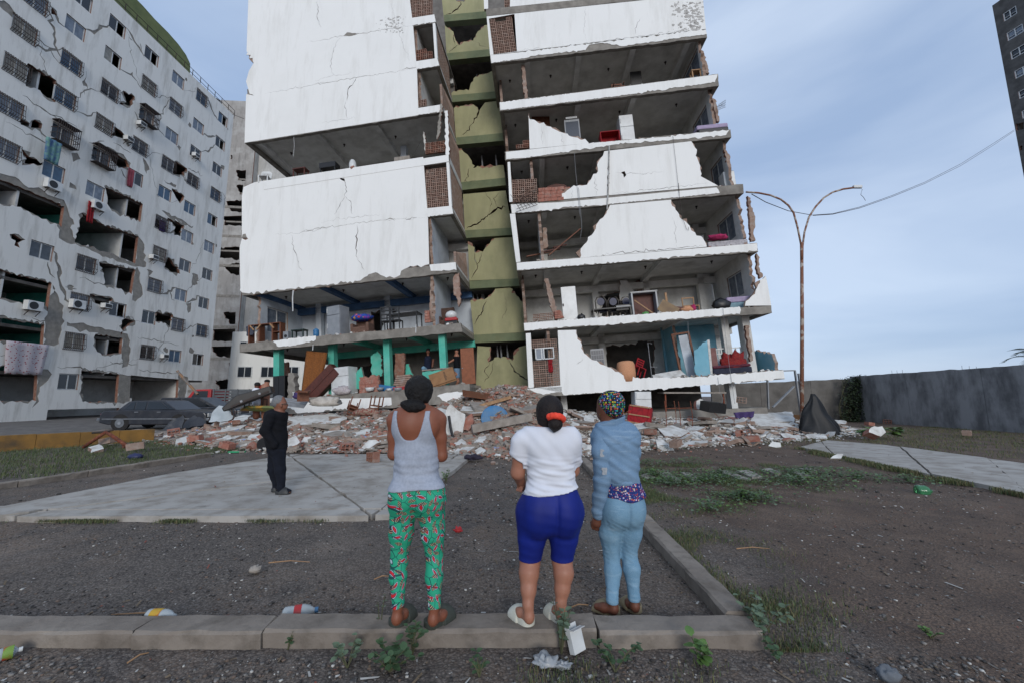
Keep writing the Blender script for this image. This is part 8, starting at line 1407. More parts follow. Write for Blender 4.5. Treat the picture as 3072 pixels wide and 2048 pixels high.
# ---- black trunk over the rubble at left
w = atY(cF(225, 1440), 16.6); L_ = (atY(cF(375, 1385), 16.9)-atY(cF(75, 1510), 16.3)); t = thing('trunk_sofa', 'long black overturned trunk-like seat on the rubble edge at left', 'furniture', Matrix.Translation(w) @ L_.to_track_quat('X', 'Z').to_matrix().to_4x4()); l = L_.length; b = MB(); b.prism([(-l/2-.1, -.12), (l/2, -.18), (l/2+.05, .12), (-l/2+.5, .3), (-l/2-.1, .05)], -.4, .4); part('body', b, BLACK, t, bevel=.04); b = MB(); b.box(-l/2+.2, l/2-.1, -.43, -.401, -.1, -.02); part('trim', b, IRON, t)
for x in (-.3, .5): b = MB(); b.box(x*l/2-.04, x*l/2+.04, -.44, -.404, -.05, .03); part('buckle', b, GREYAP, t)
# ---- chairs, table top, armchair and the rest on the heap
def heap(p, up=0.): return onrub(p)+Vector((0, 0, up))
chair(TR(heap(cS(200, 470), .55), 30, 150, 20), 'overturned brown wooden chair left of the tank-top woman, nearer the man', WOOD, .95, .42, 3); chair(TR(heap(cS(460, 480), .85), -5, 180, 8), 'brown wooden chair upside down just left of the tank-top woman', WOOD, .95, .44, 3); chair(TR(heap(cR(1830, 420), .45), 20, 95, 0), 'brown wooden chair lying on its back behind the man', WOOD, .95, .44, 4)
b = MB(); b.lathe([(.5, 0), (.5, .035), (.46, .04), (.2, .03)], 28); solo('round_table_top', b, BLUEP, 'bright blue round plastic table top half buried in the heap', 'table top', T=TR(heap(cS(1628, 530), .05), 5, 62, 3)); armchair(TR(heap(cT(575, 350), .28), -25, -100, 8), REDC, 'red armchair tipped over showing its wooden underside', .95, .85, .95, True)
b = MB(); q = onrub(cH(780, 890)); rd = random.Random(3)
for j in range(13):
    f = j/12; r = .8*(1-f)**1.05+.07
    for i in range(26): a = 6.283*i/26; b.v.append((r*(1+.2*math.sin(4*a+f*3)+.13*math.sin(9*a+f*6))*math.cos(a)+.05*math.sin(f*9)-.1*f, r*.6*(1+.13*math.sin(5*a+f*2))*math.sin(a), 1.62*f+.05*math.sin(3*a)*(1-f)))
b.f = [(j*26+i, j*26+(i+1) % 26, (j+1)*26+(i+1) % 26, (j+1)*26+i) for j in range(12) for i in range(26)]+[tuple(12*26+i for i in range(26))]; b.m = [0]*len(b.f); solo('black_plastic_sheet', b, M('black_polythene', '#0a0a0b', '#101012', 8, .6, .6, 12, obj=True), 'pointed heap of black plastic sheet right of the lamp post', 'plastic sheet', T=q, smooth=True)
q = onrub(cT(955, 530)); t = thing('iron_stand', 'rusty iron stand with thin legs upside down on the rubble', 'stand', q); b = MB(); b.box(-.62, .62, -.4, .4, .02, .06); part('base_board', b, WOODL, t)
for x, y in ((-.58, -.3), (-.05, -.36), (.5, -.2), (.05, .3)): b = MB(); b.tube([(x, y, .06), (x+.02, y, .6), (x-.02, y+.02, 1.15)], .014, 6); part('leg', b, RUST, t)
b = MB(); b.tube([(-.58, -.3, .85), (-.05, -.36, .85), (.5, -.2, .88), (.05, .3, .86), (-.58, -.3, .85)], .012, 6); part('ring', b, RUST, t)
for i in range(6): b = MB(); b.tube([(-.5+.18*i+.07*math.cos(a), -.41, .05+.07*math.sin(a)) for a in np.linspace(0, 6, 10)], .008, 5); part('scroll', b, RUST, t)
def post(p, q_, Y, r, m_, label, nm, cat): b = MB(); a_, b_ = atY(p, Y), atY(q_, Y); b.tube([Vector((0, 0, 0)), b_-a_], r, 8); return solo(nm, b, m_, label, cat, T=a_)
T = Matrix.Translation(atY(cT(1095, 300), 18.9)); t = thing('low_table', 'pale table with thin legs under the lowest right slab', 'table', T); b = MB(); b.box(-1.4, 1.5, -.3, .5, .62, .69); part('table_top', b, GFRAG, t)
for x in (-1.3, 1.4): b = MB(); b.bar((x, -.2, -.3), (x, -.2, .62), .06); part('leg', b, RUST, t)
T = Matrix.Translation(atY(cT(605, 300), 18.6)); fridge(T @ Matrix.Translation((0, 0, -.3)), .75, .6, 1.0, APPL, 'white appliance under the slab behind the red armchair')
t = thing('window_frame', 'bent pale window frame propped against the rear wall', 'window frame', atY(cH(500, 660), 21.5)); 
for a_, b_ in (((-.75, 0, -.3), (-.65, 0, 1.7)), ((-.65, 0, 1.7), (.85, 0, 1.75)), ((.85, 0, 1.75), (.95, 0, -.6)), ((-.5, 0, -.2), (.8, .1, .9)), ((1.1, .1, 1.6), (1.2, .1, -.4))): b = MB(); b.bar(a_, b_, .11, .06); part('bar', b, GREYAP, t)
b = MB(); b.box(-.5, .5, -.3, .3, 0, .35); solo('cardboard_box', b, CARD, 'brown cardboard box between lamp post and rear wall', 'box', T=TR((atY(cH(668, 725), 20.6).x, 20.6, rub(atY(cH(668, 725), 20.6).x, 19.5)), 20, 0, 5)); cloth(RW, cT(1620, 350), .9, .25, PURP, 'lilac cloth lying at the plinth edge', -.9, 3)
b = MB(); b.box(-.4, .4, -.3, .3, 0, .4); b.box(-.36, .36, -.26, .26, .401, .42); solo('black_crate', b, BLACK, 'black plastic crate at the foot of the plinth', 'crate', T=TR(onrub(cT(1300, 350)), 12, 8, 5))
T = TR(heap(cS(330, 510), .1), 10); blob(T, (.55, .3, .16), STRIPE, 'striped blanket crumpled under the overturned chairs', 'blanket', 'striped_blanket', 4, .5); T = TR(heap(cR(2010, 400), .1), 10); blob(T, (.65, .4, .22), M('cream_cloth', '#c3bcb2', '#a89f95', 5, .95, .3, obj=True), 'cream cloth heap beside the chair behind the man', 'cloth', 'cream_cloth', 6, .5)
b = MB()
for i in range(7): b.box(-.6, .6, -.35+.1*i, -.27+.1*i, 0, .03+.01*(i % 2))
solo('roller_blind', b, GREYW, 'grey slatted blind behind the head of the man', 'blind', T=TR(heap(cR(1720, 400), .25), 15, 25, 8)); b = MB(); b.tube([(-.4, 0, 0), (-.4, 0, .5), (.3, 0, .5), (.3, 0, 0)], .025, 6); b.tube([(-.4, .4, 0), (-.4, .4, .45), (.3, .4, .45), (.3, .4, 0)], .025, 6); solo('metal_frame', b, IRON, 'small black tube frame on the white slab left of the man', 'frame', T=TR(heap(cR(1420, 430), .1), 10))
b = MB(); b.prism([(-.7, 0), (.3, -.1), (.8, .12), (.5, .22), (-.4, .25)], 0, .1); solo('surfboard', b, M('green_yellow_board', '#6f7a4a', '#b08a3a', 2.5, .6, .1, spread=(.48, .52)), 'green and yellow board lying on the slab left of the man', 'board', T=TR(heap(cR(1450, 445), .15), 12, 60)); b = MB(); b.box(-.5, .5, -.1, .1, 0, .1); solo('green_bag', b, M('green_film', '#2f9a6a', '#278a5c', 6, .4, .3), 'small green plastic bag at the heap edge', 'bag', T=TR(onrub(cR(1275, 765)), 10, 0, 0, .45), bevel=.03)
b = MB(); b.tube([(0, 0, 0), (0, -.12, 0)], .2, 16); b.tube([(0, -.121, 0), (0, -.14, 0)], .1, 12); solo('plastic_wheel', b, BLACK, 'small round grey plastic wheel in the rubble left of the man', 'fan', T=heap(cR(1510, 745), .18))  # loose plastic wheel: thick disc with a smaller raised hub
# ---- swing frame toppled on the lawn, boom pole
t = thing('swing_frame', 'toppled rusty metal play frame on the lawn at left', 'play frame', onz(cR(190, 800)))
for a_, b_, r in ((cR(0, 720), cR(190, 592), .05), (cR(190, 592), cR(505, 805), .05), (cR(335, 700), cR(335, 800), .035), (cR(75, 600), cR(190, 592), .03), (cR(425, 735), cR(505, 735), .025), (cR(190, 592), cR(250, 575), .025)): b = MB(); b.tube([atY(a_, 12.4), atY(b_, 12.4)], r, 8); part('tube', b, RUST if r > .034 else IRON, t, True, world=True)
post(cR(950, 280), cR(780, 88), 22, .07, M('orange_brown_pole', '#8c6a4c', '#6f6a66', 2, .7, .2, spread=(.45, .55)), 'slanting brown pole rising behind the red truck', 'slanted_pole', 'pole')
# ---- parked cars and truck
PAINT = M('dusty_dark_blue_paint', '#1d1f26', '#282a31', 2.5, .35, .1, 20, dirt='#4a4744', dscale=5, damt=.3, spec=.6); CGL = NT('car_glass'); CGL = CGL.done('#161c22', .12, 0, .6); CHR = M('dull_chrome', '#8b8d90', '#77797c', 8, .35, .1, metal=.7); TYRE = M('tyre_rubber', '#1c1b1b', '#2a2827', 10, .9, .2, 40); PAINT2 = M('dusty_blue_grey_paint', '#1f232b', '#2b2f37', 3, .4, .1, 20, dirt='#6e6a66', dscale=5, damt=.5)
def wheel(par, x, y, r, s_):
    b = MB(); b.tube([(x, y, r), (x, y+.2*s_, r)], r, 20); w_ = part('wheel', b, TYRE, par); b = MB(); b.tube([(x, y-.012*s_, r), (x, y+.05*s_, r)], r*.62, 18); part('rim', b, CHR, w_); b = MB(); b.tube([(x, y-.03*s_, r), (x, y, r)], r*.22, 12); part('hub_cap', b, GREYAP, w_)
def car(label, T, L_, body, cabin, wins_, m_, Wd=1.75, wh_=((.95,), (3.55,)), r=.33, name='parked_car'):
    t = thing(name, label, 'car', T); arch = []
    b = MB(); b.prism(body, 0, Wd); part('body', b, m_, t, bevel=.05)
    b = MB(); n = len(cabin); fr_ = [(x, .1, z) if z > .95 else (x, .02, z) for x, z in cabin]; bk = [(x, Wd-.1, z) if z > .95 else (x, Wd-.02, z) for x, z in cabin]; b.add(fr_+bk, [tuple(range(n)), tuple(range(2*n-1, n-1, -1))]+[(i, i+n, (i+1) % n+n, (i+1) % n) for i in range(n)]); part('cabin', b, m_, t, bevel=.03)
    for w_ in wins_: b = MB(); b.add([(x, (.005 if z < .98 else .083), z) for x, z in w_]+[(x, .12, z) for x, z in w_], [tuple(range(len(w_)))]+[(i, i+len(w_), (i+1) % len(w_)+len(w_), (i+1) % len(w_)) for i in range(len(w_))]); part('window', b, CGL, t)
    for (x,) in wh_:
        b = MB(); b.tube([(x, -.004, r+.02), (x, .02, r+.02)], r+.07, 22); part('wheel_arch', b, TYRE, t); wheel(t, x, -.012, r, 1); wheel(t, x, Wd+.012, r, -1)
    for x0, x1, nm in ((-.12, .06, 'bumper'), (L_-.04, L_+.12, 'bumper')): b = MB(); b.box(x0, x1, .02, Wd-.02, .42, .56); part(nm, b, CHR, t, bevel=.03)
    b = MB(); b.box(.15, L_-.15, -.018, -.001, .5, .55); part('side_trim', b, CHR, t)
    for x in (1.55, 2.55): b = MB(); b.box(x, x+.16, -.03, -.002, .82, .86); part('door_handle', b, CHR, t)
    for y in (.12, Wd-.4): b = MB(); b.box(L_-.01, L_+.03, y, y+.3, .6, .78); part('headlight', b, APPL, t)
    for y in (.1, Wd-.4): b = MB(); b.box(-.03, .005, y, y+.3, .62, .76); part('tail_light', b, REDP, t)
    return t
ca = onz(cR(150, 578), .02); cb = onz(cR(930, 548), .02); ang = -math.degrees(math.atan2(1.0, 6)); Lc = 4.75
car('dusty dark sedan parked in front of the left block', TR((ca.x, ca.y-.2, .02), 4, 0, 0, 1), Lc, [(0, .35), (.02, .72), (.15, .9), (1.2, .95), (3.4, .93), (4.65, .84), (4.75, .7), (4.75, .35), (4.4, .25), (.4, .25)], [(.75, .93), (1.15, 1.32), (1.45, 1.38), (2.55, 1.38), (2.75, 1.35), (3.4, .93)],
    [[(1.05, .95), (1.3, 1.28), (1.48, 1.31), (1.48, .95)], [(1.54, .95), (1.54, 1.31), (1.98, 1.32), (1.98, .95)], [(2.06, .95), (2.06, 1.32), (2.58, 1.31), (3.05, .97)], [(3.08, .965), (2.66, 1.31), (2.72, 1.31), (3.3, .965)]], PAINT)
cc = onz((500, 1275), .02); car('second dark car half hidden behind the sedan', TR((cc.x-1.3, cc.y+.5, .02), 6), 4.4, [(0, .4), (.02, .9), (.2, 1.0), (3.2, .98), (4.3, .88), (4.4, .7), (4.4, .35), (.3, .25)], [(.1, .98), (.3, 1.5), (2.3, 1.52), (3.25, .98)], [[(.4, 1.02), (.5, 1.42), (1.3, 1.44), (1.3, 1.02)], [(1.4, 1.02), (1.4, 1.44), (2.2, 1.44), (2.9, 1.02)]], PAINT2)
q = onz((560, 1262), .02); t = thing('stake_truck', 'red truck with grey stake-sided bed behind the cars', 'truck', TR((q.x-2.0, q.y+2.2, 0), 3)); b = MB(); b.prism([(-.1, .5), (-.05, 1.3), (.45, 2.05), (1.65, 2.1), (1.65, .5)], 0, 2.0); part('cab', b, REDP, t, bevel=.05); b = MB(); b.prism([(.25, 1.35), (.6, 1.95), (1.45, 1.97), (1.45, 1.35)], -.012, -.001); part('window', b, CGL, t)
STEEL = M('grey_painted_steel', '#5d6266', '#4c5054', 4, .6, .2, 30)
for j in range(6): b = MB(); b.box(1.8, 7.5, -.06, -.02, .95+.2*j, 1.08+.2*j); part('side_rail', b, STEEL, t)
for i in range(8): b = MB(); b.box(1.85+.8*i, 1.93+.8*i, -.1, -.061, .8, 2.1); part('stake', b, STEEL, t)
b = MB(); b.box(1.8, 7.5, 0, 2.0, .78, .92); part('bed', b, STEEL, t); b = MB(); b.box(1.8, 7.5, 1.96, 2.0, .95, 2.05); part('far_side', b, STEEL, t)
for x in (.6, 5.4, 6.3): wheel(t, x, -.02, .45, 1); wheel(t, x, 2.02, .45, -1)
# crumpled car wing in front of the sedan
leaning([p+(1,) for p in P(cR, (650, 575), (720, 490), (800, 450), (820, 480), (815, 560), (770, 572))], 17.2, 'torn dark car wing lying in front of the sedan nose', [PAINT2, PAINT2], .05, .3, 3, 'car_wing', 'car part'); leaning([p+(1,) for p in P(cR, (820, 560), (830, 500), (890, 440), (985, 480), (1000, 530), (900, 545))], 17.8, 'crushed dark bonnet beside the torn car wing', [PAINT, PAINT2], .12, .5, 4, 'car_bonnet', 'car part')
# ================================================================== gravel, litter, grass and weeds
gr = np.random.default_rng(21)
BOX8 = np.array([(a, b, c) for a in (-1, 1) for b in (-1, 1) for c in (-1, 1)], float); BF = np.array([(0, 1, 3, 2), (4, 6, 7, 5), (0, 4, 5, 1), (2, 3, 7, 6), (0, 2, 6, 4), (1, 5, 7, 3)])
def bulk(name, V, F, mi, mats, label, smooth=False):
    me = bpy.data.meshes.new(name); n, k = F.shape; me.vertices.add(len(V)); me.vertices.foreach_set('co', V.astype(np.float32).ravel()); me.loops.add(n*k); me.loops.foreach_set('vertex_index', F.astype(np.int32).ravel()); me.polygons.add(n); me.polygons.foreach_set('loop_start', np.arange(0, n*k, k, dtype=np.int32)); me.polygons.foreach_set('loop_total', np.full(n, k, np.int32)); me.polygons.foreach_set('material_index', mi.astype(np.int32))
    if smooth: me.polygons.foreach_set('use_smooth', [True]*n)
    me.update(calc_edges=True)
    for m in mats: me.materials.append(m)
    return tag(link(name, me), label, None, None, 'stuff')
def gz(x, y): return np.array([.016*fbm(a, b, .9)+.008*fbm(a, b, 5, 3)-.012 for a, b in zip(x, y)])
def in_pad(x, y): return inside(pad, x, y) | inside(walk, x, y)
xs, ys, ss = [], [], []
for n, x0, x1, y0, y1, s0, s1 in ((13000, -3.6, 3.8, 1.75, 2.72, .003, .010), (12500, -7, 1.75, 2.98, 5.6, .003, .009), (4500, -.9, 1.6, 5.4, 11, .006, .014), (9000, 1.95, 9, 2.6, 8, .003, .011), (2200, 2, 12, 7, 15, .007, .02), (1500, -14, -3, 5.6, 13, .008, .02)):
    xs.append(gr.uniform(x0, x1, n)); ys.append(y0+(y1-y0)*gr.random(n)**1.3); ss.append(s0+(s1-s0)*gr.random(n)**2.2)
xs, ys, ss = map(np.concatenate, (xs, ys, ss)); cl = np.array([mnoise.noise(Vector((a*1.1, b*1.1, 9))) for a, b in zip(xs, ys)]); ok = ~in_pad(xs, ys) & (gr.random(len(xs)) < .45+.9*cl); xs, ys, ss = xs[ok], ys[ok], ss[ok]
N_ = len(xs); V = BOX8[None]*gr.uniform(.55, 1.15, (N_, 8, 3))*np.array((1.25, 1, .7)); a = gr.uniform(0, 6.28, N_); c, s_ = np.cos(a)[:, None], np.sin(a)[:, None]; V = np.stack([V[..., 0]*c-V[..., 1]*s_, V[..., 0]*s_+V[..., 1]*c, V[..., 2]], -1)*ss[:, None, None]*1.15; V += np.stack([xs, ys, gz(xs, ys)+ss*.25], -1)[:, None]
mi = gr.choice(5, N_, p=(.4, .27, .2, .09, .04))
STM = [M('stone_grey', '#6f6b67', '#5a5653', 30, .9, 0), M('stone_dark', '#3f3c3a', '#322f2d', 30, .9, 0), M('stone_brown', '#74645a', '#605349', 30, .9, 0), M('stone_pale', '#8d8883', '#7a756f', 30, .9, 0), M('stone_white', '#c4c1bb', '#aeaba4', 30, .9, 0)]
bulk('gravel', V.reshape(-1, 3), (BF[None]+8*np.arange(N_)[:, None, None]).reshape(-1, 4), np.repeat(mi, 6), STM, 'loose gravel scattered over the bare soil')
# flat litter: chips, straw, scraps
n = 3200; x = np.concatenate([gr.uniform(-3.5, 3.8, 900), gr.uniform(-8, 9, 1500), gr.uniform(-8, 11, 800)]); y = np.concatenate([gr.uniform(1.75, 2.7, 900), 3+5*gr.random(1500)**1.3, gr.uniform(6, 14, 800)]); padm = in_pad(x, y); keepm = ~padm | (gr.random(n) < .45); x, y, padm = x[keepm], y[keepm], padm[keepm]; n = len(x)
lw = gr.uniform(.002, .007, n)*(1+y*.12); ll = lw*gr.choice([1.2, 2, 4, 9], n, p=(.45, .35, .15, .05)); a = gr.uniform(0, 6.28, n); base = np.array([(-1, -1), (1, -.8), (.9, 1), (-.8, .9)])[None]*np.stack([ll*.8, lw*.8], -1)[:, None]; c, s_ = np.cos(a)[:, None], np.sin(a)[:, None]
z = np.where(padm, .082, gz(x, y)+.006); V = np.stack([base[..., 0]*c-base[..., 1]*s_+x[:, None], base[..., 0]*s_+base[..., 1]*c+y[:, None], z[:, None]+gr.uniform(0, .008, (n, 4))], -1)
bulk('ground_litter', V.reshape(-1, 3), np.arange(4*n).reshape(-1, 4), gr.choice(4, n, p=(.25, .4, .27, .08)), [M('scrap_white', '#b5b3ae', '#9d9b96', 20, .9, 0), M('straw', '#7a6a55', '#655745', 20, .9, 0), M('chip_grey', '#77726c', '#5f5a55', 20, .9, 0), M('chip_red', '#8f4d3e', '#7a4236', 20, .9, 0)], 'scraps, straw and chips littering the ground')
# grass blades
def grass(name, label, pts, h0, h1, mats, lean=.5):
    pts = np.array(pts); n = len(pts); h = gr.uniform(h0, h1, n); a = gr.uniform(0, 6.28, n); w = h*.045+.0012; d = np.stack([np.cos(a), np.sin(a)], -1); q = np.stack([-d[:, 1], d[:, 0]], -1); b = pts[:, :2]; z = pts[:, 2]; k = gr.uniform(.1, lean, n)[:, None]*h[:, None]
    V = np.stack([np.c_[b-q*w[:, None], z], np.c_[b+q*w[:, None], z], np.c_[b+d*k*.45+q*w[:, None]*.7, z+h*.6], np.c_[b+d*k*.45-q*w[:, None]*.7, z+h*.6], np.c_[b+d*k*1.3, z+h*.93], np.c_[b+d*k*1.31, z+h*.93]], 1)
    F = np.array([(0, 1, 2, 3), (3, 2, 5, 4)])[None]+6*np.arange(n)[:, None, None]; return bulk(name, V.reshape(-1, 3), F.reshape(-1, 4), np.repeat(gr.choice(len(mats), n), 2), mats, label)
GM = [M('grass_green', '#4d5d38', '#3d4d30', 8, .8, 0), M('grass_olive', '#636b44', '#545b3a', 8, .8, 0), M('grass_dry', '#7a7150', '#675f45', 8, .85, 0)]
def clump(n, f, dens):
    out = []
    while len(out) < n:
        x, y = f(); v = mnoise.noise(Vector((x*1.6, y*1.6, 4)))
        if gr.random() < dens+v: out.append((x, y, 0))
    return out
kx = lambda y: kc0[0]+(kc1[0]+.1-kc0[0])*(y-kc0[1])/(kc1[1]-kc0[1])
def strip(): y = 2.75+7*gr.random()**1.5; return kx(y)+.0+abs(gr.normal(0, .13+.07*y)), y
grass('grass', 'grass fringe along the right-hand kerb', clump(11000, strip, .22), .012, .05, GM[:2]+GM[:2]+GM[2:])
def lawn(): y = gr.uniform(8, 14.8); return gr.uniform(-15.5, -6.2), y
ll_ = [p for p in clump(30000, lawn, .9) if (p[0]-kl0[0])*(kl1[1]-kl0[1])-(p[1]-kl0[1])*(kl1[0]-kl0[0]) < -.9 and (p[0]-kw0[0])*(kw1[1]-kw0[1])-(p[1]-kw0[1])*(kw1[0]-kw0[0]) > 1]
grass('grass', 'dark lawn strip behind the thin kerb at left', ll_, .03, .1, GM[:2])
def rl(): y = gr.uniform(10.5, 21); return gr.uniform(8.5, 22), y
rr = [p for p in clump(26000, rl, .35) if not inside(walk, np.array([p[0]]), np.array([p[1]]))[0] and (p[0]-w0.x)*(w1.y-w0.y)-(p[1]-w0.y)*(w1.x-w0.x) < 0]
grass('grass', 'patchy grass between the path and the dark wall', rr, .03, .1, GM)
def edge(): x = gr.uniform(-6.5, -.8); return x, pad[1][1]-.02-abs(gr.normal(0, .05))
grass('grass', 'grass tufts along the front edge of the pad', clump(2600, edge, .0), .012, .05, GM)
def pedge(): t_ = gr.random(); a_, b_ = walk[0], walk[1]; return a_[0]+(b_[0]-a_[0])*t_-abs(gr.normal(0, .16)), a_[1]+(b_[1]-a_[1])*t_-abs(gr.normal(0, .2))
grass('grass', 'grass tufts along the near edge of the garden path', clump(7500, pedge, .25), .03, .11, GM)
def midp():
    c = onz(cQ(gr.normal(420, 380), abs(gr.normal(30, 120))-20)); return c.x, c.y
grass('grass', 'low patchy grass around the stepping slabs', [p for p in clump(15000, midp, .05) if p[0] > kx(p[1])+.1 and p[1] < 12.5], .012, .06, GM[:2])
def fr_(): return gr.uniform(-.4, 2.4), gr.uniform(1.7, 2.66)
grass('grass', 'thin grass in front of the kerb at the lower right', [p for p in clump(2600, fr_, .05)], .012, .045, GM)
# leafy weeds
LEAFM = [M('weed_leaf', '#4a6340', '#3a5234', 12, .7, .1, 40), M('weed_leaf_dusty', '#67796160'[:7], '#56674f', 12, .8, .1, 40), M('weed_leaf_bright', '#5c7a3a', '#4a6a34', 12, .65, .1, 40)]; STEMM = M('weed_stem', '#5a5c40', '#4a4a34', 9, .8, 0)
def leaf(mb, p, d, s, up, mi=0):
    d = Vector(d).normalized(); q = d.cross(Vector((0, 0, 1))); q = (q if q.length > .01 else Vector((1, 0, 0))).normalized(); n = q.cross(d); o = len(mb.v)
    for a, b, c in ((0, 0, 0), (.3, .38, .06), (.62, .42, .03), (.92, .24, -.08), (1.05, 0, -.12), (.92, -.24, -.08), (.62, -.42, .03), (.3, -.38, .06), (.5, 0, -.06)): mb.v.append(tuple(Vector(p)+d*(a*s)+q*(b*s)+n*(c*s)))
    for i in range(7): mb.f.append((o+8, o+i, o+i+1)); mb.m.append(mi)
    mb.f.append((o+8, o+7, o)); mb.m.append(mi)
def weed(p, label, h, spread, n, ls, mat_=0, grp=None, seed=0, stems=5, cat='weed', name='weed'):
    rd = random.Random(seed); t = thing(name, label, cat, p, grp); sm = MB(); lf = MB()
    for k in range(stems):
        a = rd.uniform(0, 6.28); tip = Vector((math.cos(a)*spread*rd.uniform(.2, 1), math.sin(a)*spread*rd.uniform(.2, 1), h*rd.uniform(.55, 1))); mid = tip*.5+Vector((0, 0, h*.12)); sm.tube([(0, 0, -.01), mid, tip], [.004, .003, .002], 4)
        for j in range(max(2, n//stems)):
            f = rd.uniform(.25, 1.05); q = (mid*(f*2) if f < .5 else mid.lerp(tip, (f-.5)*2)); b = rd.uniform(0, 6.28); leaf(lf, q, (math.cos(b), math.sin(b), rd.uniform(-.2, .7)), ls*rd.uniform(.5, 1.15), 0)
    part('stem', sm, STEMM, t); part('leaf', lf, LEAFM[mat_], t, True, kind='stuff'); return t
z0 = lambda p: onz(p, 0.)
weed(z0(cO(1610, 1080)), 'dusty leafy weed growing up beside the white slipper', .33, .12, 60, .042, 1, seed=1, stems=8); weed(z0(cO(400, 1195)), 'low spreading green weed below the woman in leggings', .16, .22, 60, .055, 0, seed=2, stems=9); weed(z0(cO(560, 1075)), 'green weed against the kerb under the left slipper', .2, .1, 34, .045, 0, seed=3); weed(z0(cO(1030, 1235)), 'small green weed at the bottom between the two left women', .1, .09, 24, .04, 0, seed=4); weed(z0(cQ(770, 1010)), 'bushy dusty weed on the kerb corner', .22, .2, 90, .045, 1, seed=5, stems=11); weed(z0(cQ(400, 1190)), 'bright round-leaved weed at the bottom right of centre', .16, .12, 34, .06, 2, seed=6); weed(z0(cQ(880, 1160)), 'narrow weed below the kerb corner', .12, .14, 40, .035, 0, seed=7); weed(z0(cN(1810, 1345)), 'small weed against the kerb below the bottle', .1, .06, 18, .03, 0, seed=8); weed(z0(cQ(1790, 1020)), 'lone green weed in the brown soil at lower right', .07, .1, 30, .03, 2, seed=9); weed(z0(cO(100, 1170)), 'grey-green weed at the bottom left of the women', .13, .13, 30, .045, 1, seed=10); weed(z0(cO(1990, 1200)), 'dense weed below the kerb right of the white carton', .16, .16, 46, .045, 0, seed=11); weed(z0(cO(325, 950)), 'thin tall dry weed in front of the left slipper', .34, .03, 12, .02, 1, seed=12, stems=2); weed(z0(cI(890, 1370)), 'bright weed at the pad corner behind the woman in leggings', .22, .2, 50, .05, 2, seed=13); weed(z0(cH(1130, 930)), 'left of two broad-leaved plants by the path', .42, .35, 40, .22, 2, seed=14, cat='plant', name='broad_leaf_plant'); weed(z0(cH(1370, 940)), 'right of two broad-leaved plants by the path', .45, .4, 44, .24, 2, seed=15, cat='plant', name='broad_leaf_plant')
mb = MB(); rd = random.Random(5)
for cx_, cy_, rx, ry, n in ((cQ(420, 90)+(1.0, .7, 260)), (cQ(660, 195)+(.7, .35, 330)), (cQ(1000, 100)+(1.2, .6, 300)), (cQ(230, 110)+(.6, .5, 160)), (cT(760, 730)+(1., .5, 160)), (cT(1100, 870)+(1.0, .5, 160)), (cQ(1650, 90)+(.6, .4, 120)), (cT(640, 880)+(.8, .4, 140)), (cT(2100, 1000)+(1.0, .5, 160)), (cQ(120, 60)+(.9, .8, 300)), (cQ(520, 60)+(1.6, .9, 420)), (cQ(1350, 70)+(1.4, .6, 260)), (cH(700, 1190)+(1.6, .5, 260)), (cQ(460, 260)+(.5, .4, 90))):
    c = onz((cx_, cy_))
    for i in range(n*2): a = rd.uniform(0, 6.28); r = abs(rd.gauss(0, .55)); b = rd.uniform(0, 6.28); leaf(mb, (c.x+rx*r*math.cos(a), c.y+ry*r*math.sin(a), rd.uniform(.0, .11)*(1.3-min(r, 1))+.01), (math.cos(b), math.sin(b), rd.uniform(.0, .6)), rd.uniform(.025, .06), 0, rd.randint(0, 2))
tag(part('ground_cover', mb, LEAFM, None, True), 'low weeds creeping over the soil at right', None, None, 'stuff')
# stepping slabs in the weeds
root = tag(link('stepping_slabs', None, None, onz(cT(1500, 980))), 'row of half buried stepping slabs at right', None, None, 'structure')
for i, (p, q, r_, s_) in enumerate((((560, 985), (650, 965), (740, 1000), (640, 1020)), ((760, 960), (850, 952), (985, 1035), (900, 1040)), ((975, 955), (1060, 955), (1180, 1030), (1110, 1040)), ((1345, 945), (1440, 938), (1690, 1025), (1600, 1030)), ((1540, 940), (1660, 935), (1810, 1000), (1700, 1005)), ((1790, 925), (1880, 915), (2010, 965), (1930, 972)), ((2060, 930), (2150, 925), (2290, 990), (2200, 1000)), ((2160, 912), (2260, 908), (2352, 940), (2290, 950)))):
    pl = [g2(cT(*v), .03) for v in (p, q, r_, s_)]; part('slab', sheet(MB(), TXY, ragged([v+(1,) for v in pl], .02, .2, i), [], -.03, .03), PADM, root, world=True)
# creeper on the wall, palm beyond it
p0 = atY(cH(1020, 780), w1.y-.5); t = thing('wall_creeper', 'dark creeper climbing the joint of the boundary walls', 'creeper', Vector((p0.x, p0.y, 0))); sm = MB(); lf = MB(); rd = random.Random(8)
for k in range(9):
    x = rd.uniform(-.6, .7); pts = [(x, 0, 0), (x+rd.uniform(-.3, .5), -.05, .9), (x+rd.uniform(-.1, .8), -.06, 1.9), (x+rd.uniform(0, .7), 0, 2.75)]; sm.tube(pts, [.03, .02, .015, .008], 5)
for i in range(1500): f = rd.random(); x = rd.gauss(.15+.45*f, .42-.1*f); b = rd.uniform(0, 6.28); leaf(lf, (x, rd.uniform(-.3, .05), 2.85*f+rd.uniform(-.1, .1)), (math.cos(b), -.5, rd.uniform(-.8, .4)), rd.uniform(.08, .17), 0)
part('stem', sm, STEMM, t); part('leaf', lf, M('creeper_leaf', '#33422c', '#28351f', 8, .75, 0), t, True, kind='stuff')
pp = atY((3118, 1075), 27); t = thing('palm_tree', 'dark palm crown showing over the wall at the right edge', 'tree', Vector((pp.x, pp.y, 0))); b = MB(); b.tube([(0, 0, 0), (.1, 0, pp.z*.5), (0, 0, pp.z)], [.22, .18, .15], 10); part('trunk', b, WOOD, t, True); lf = MB()
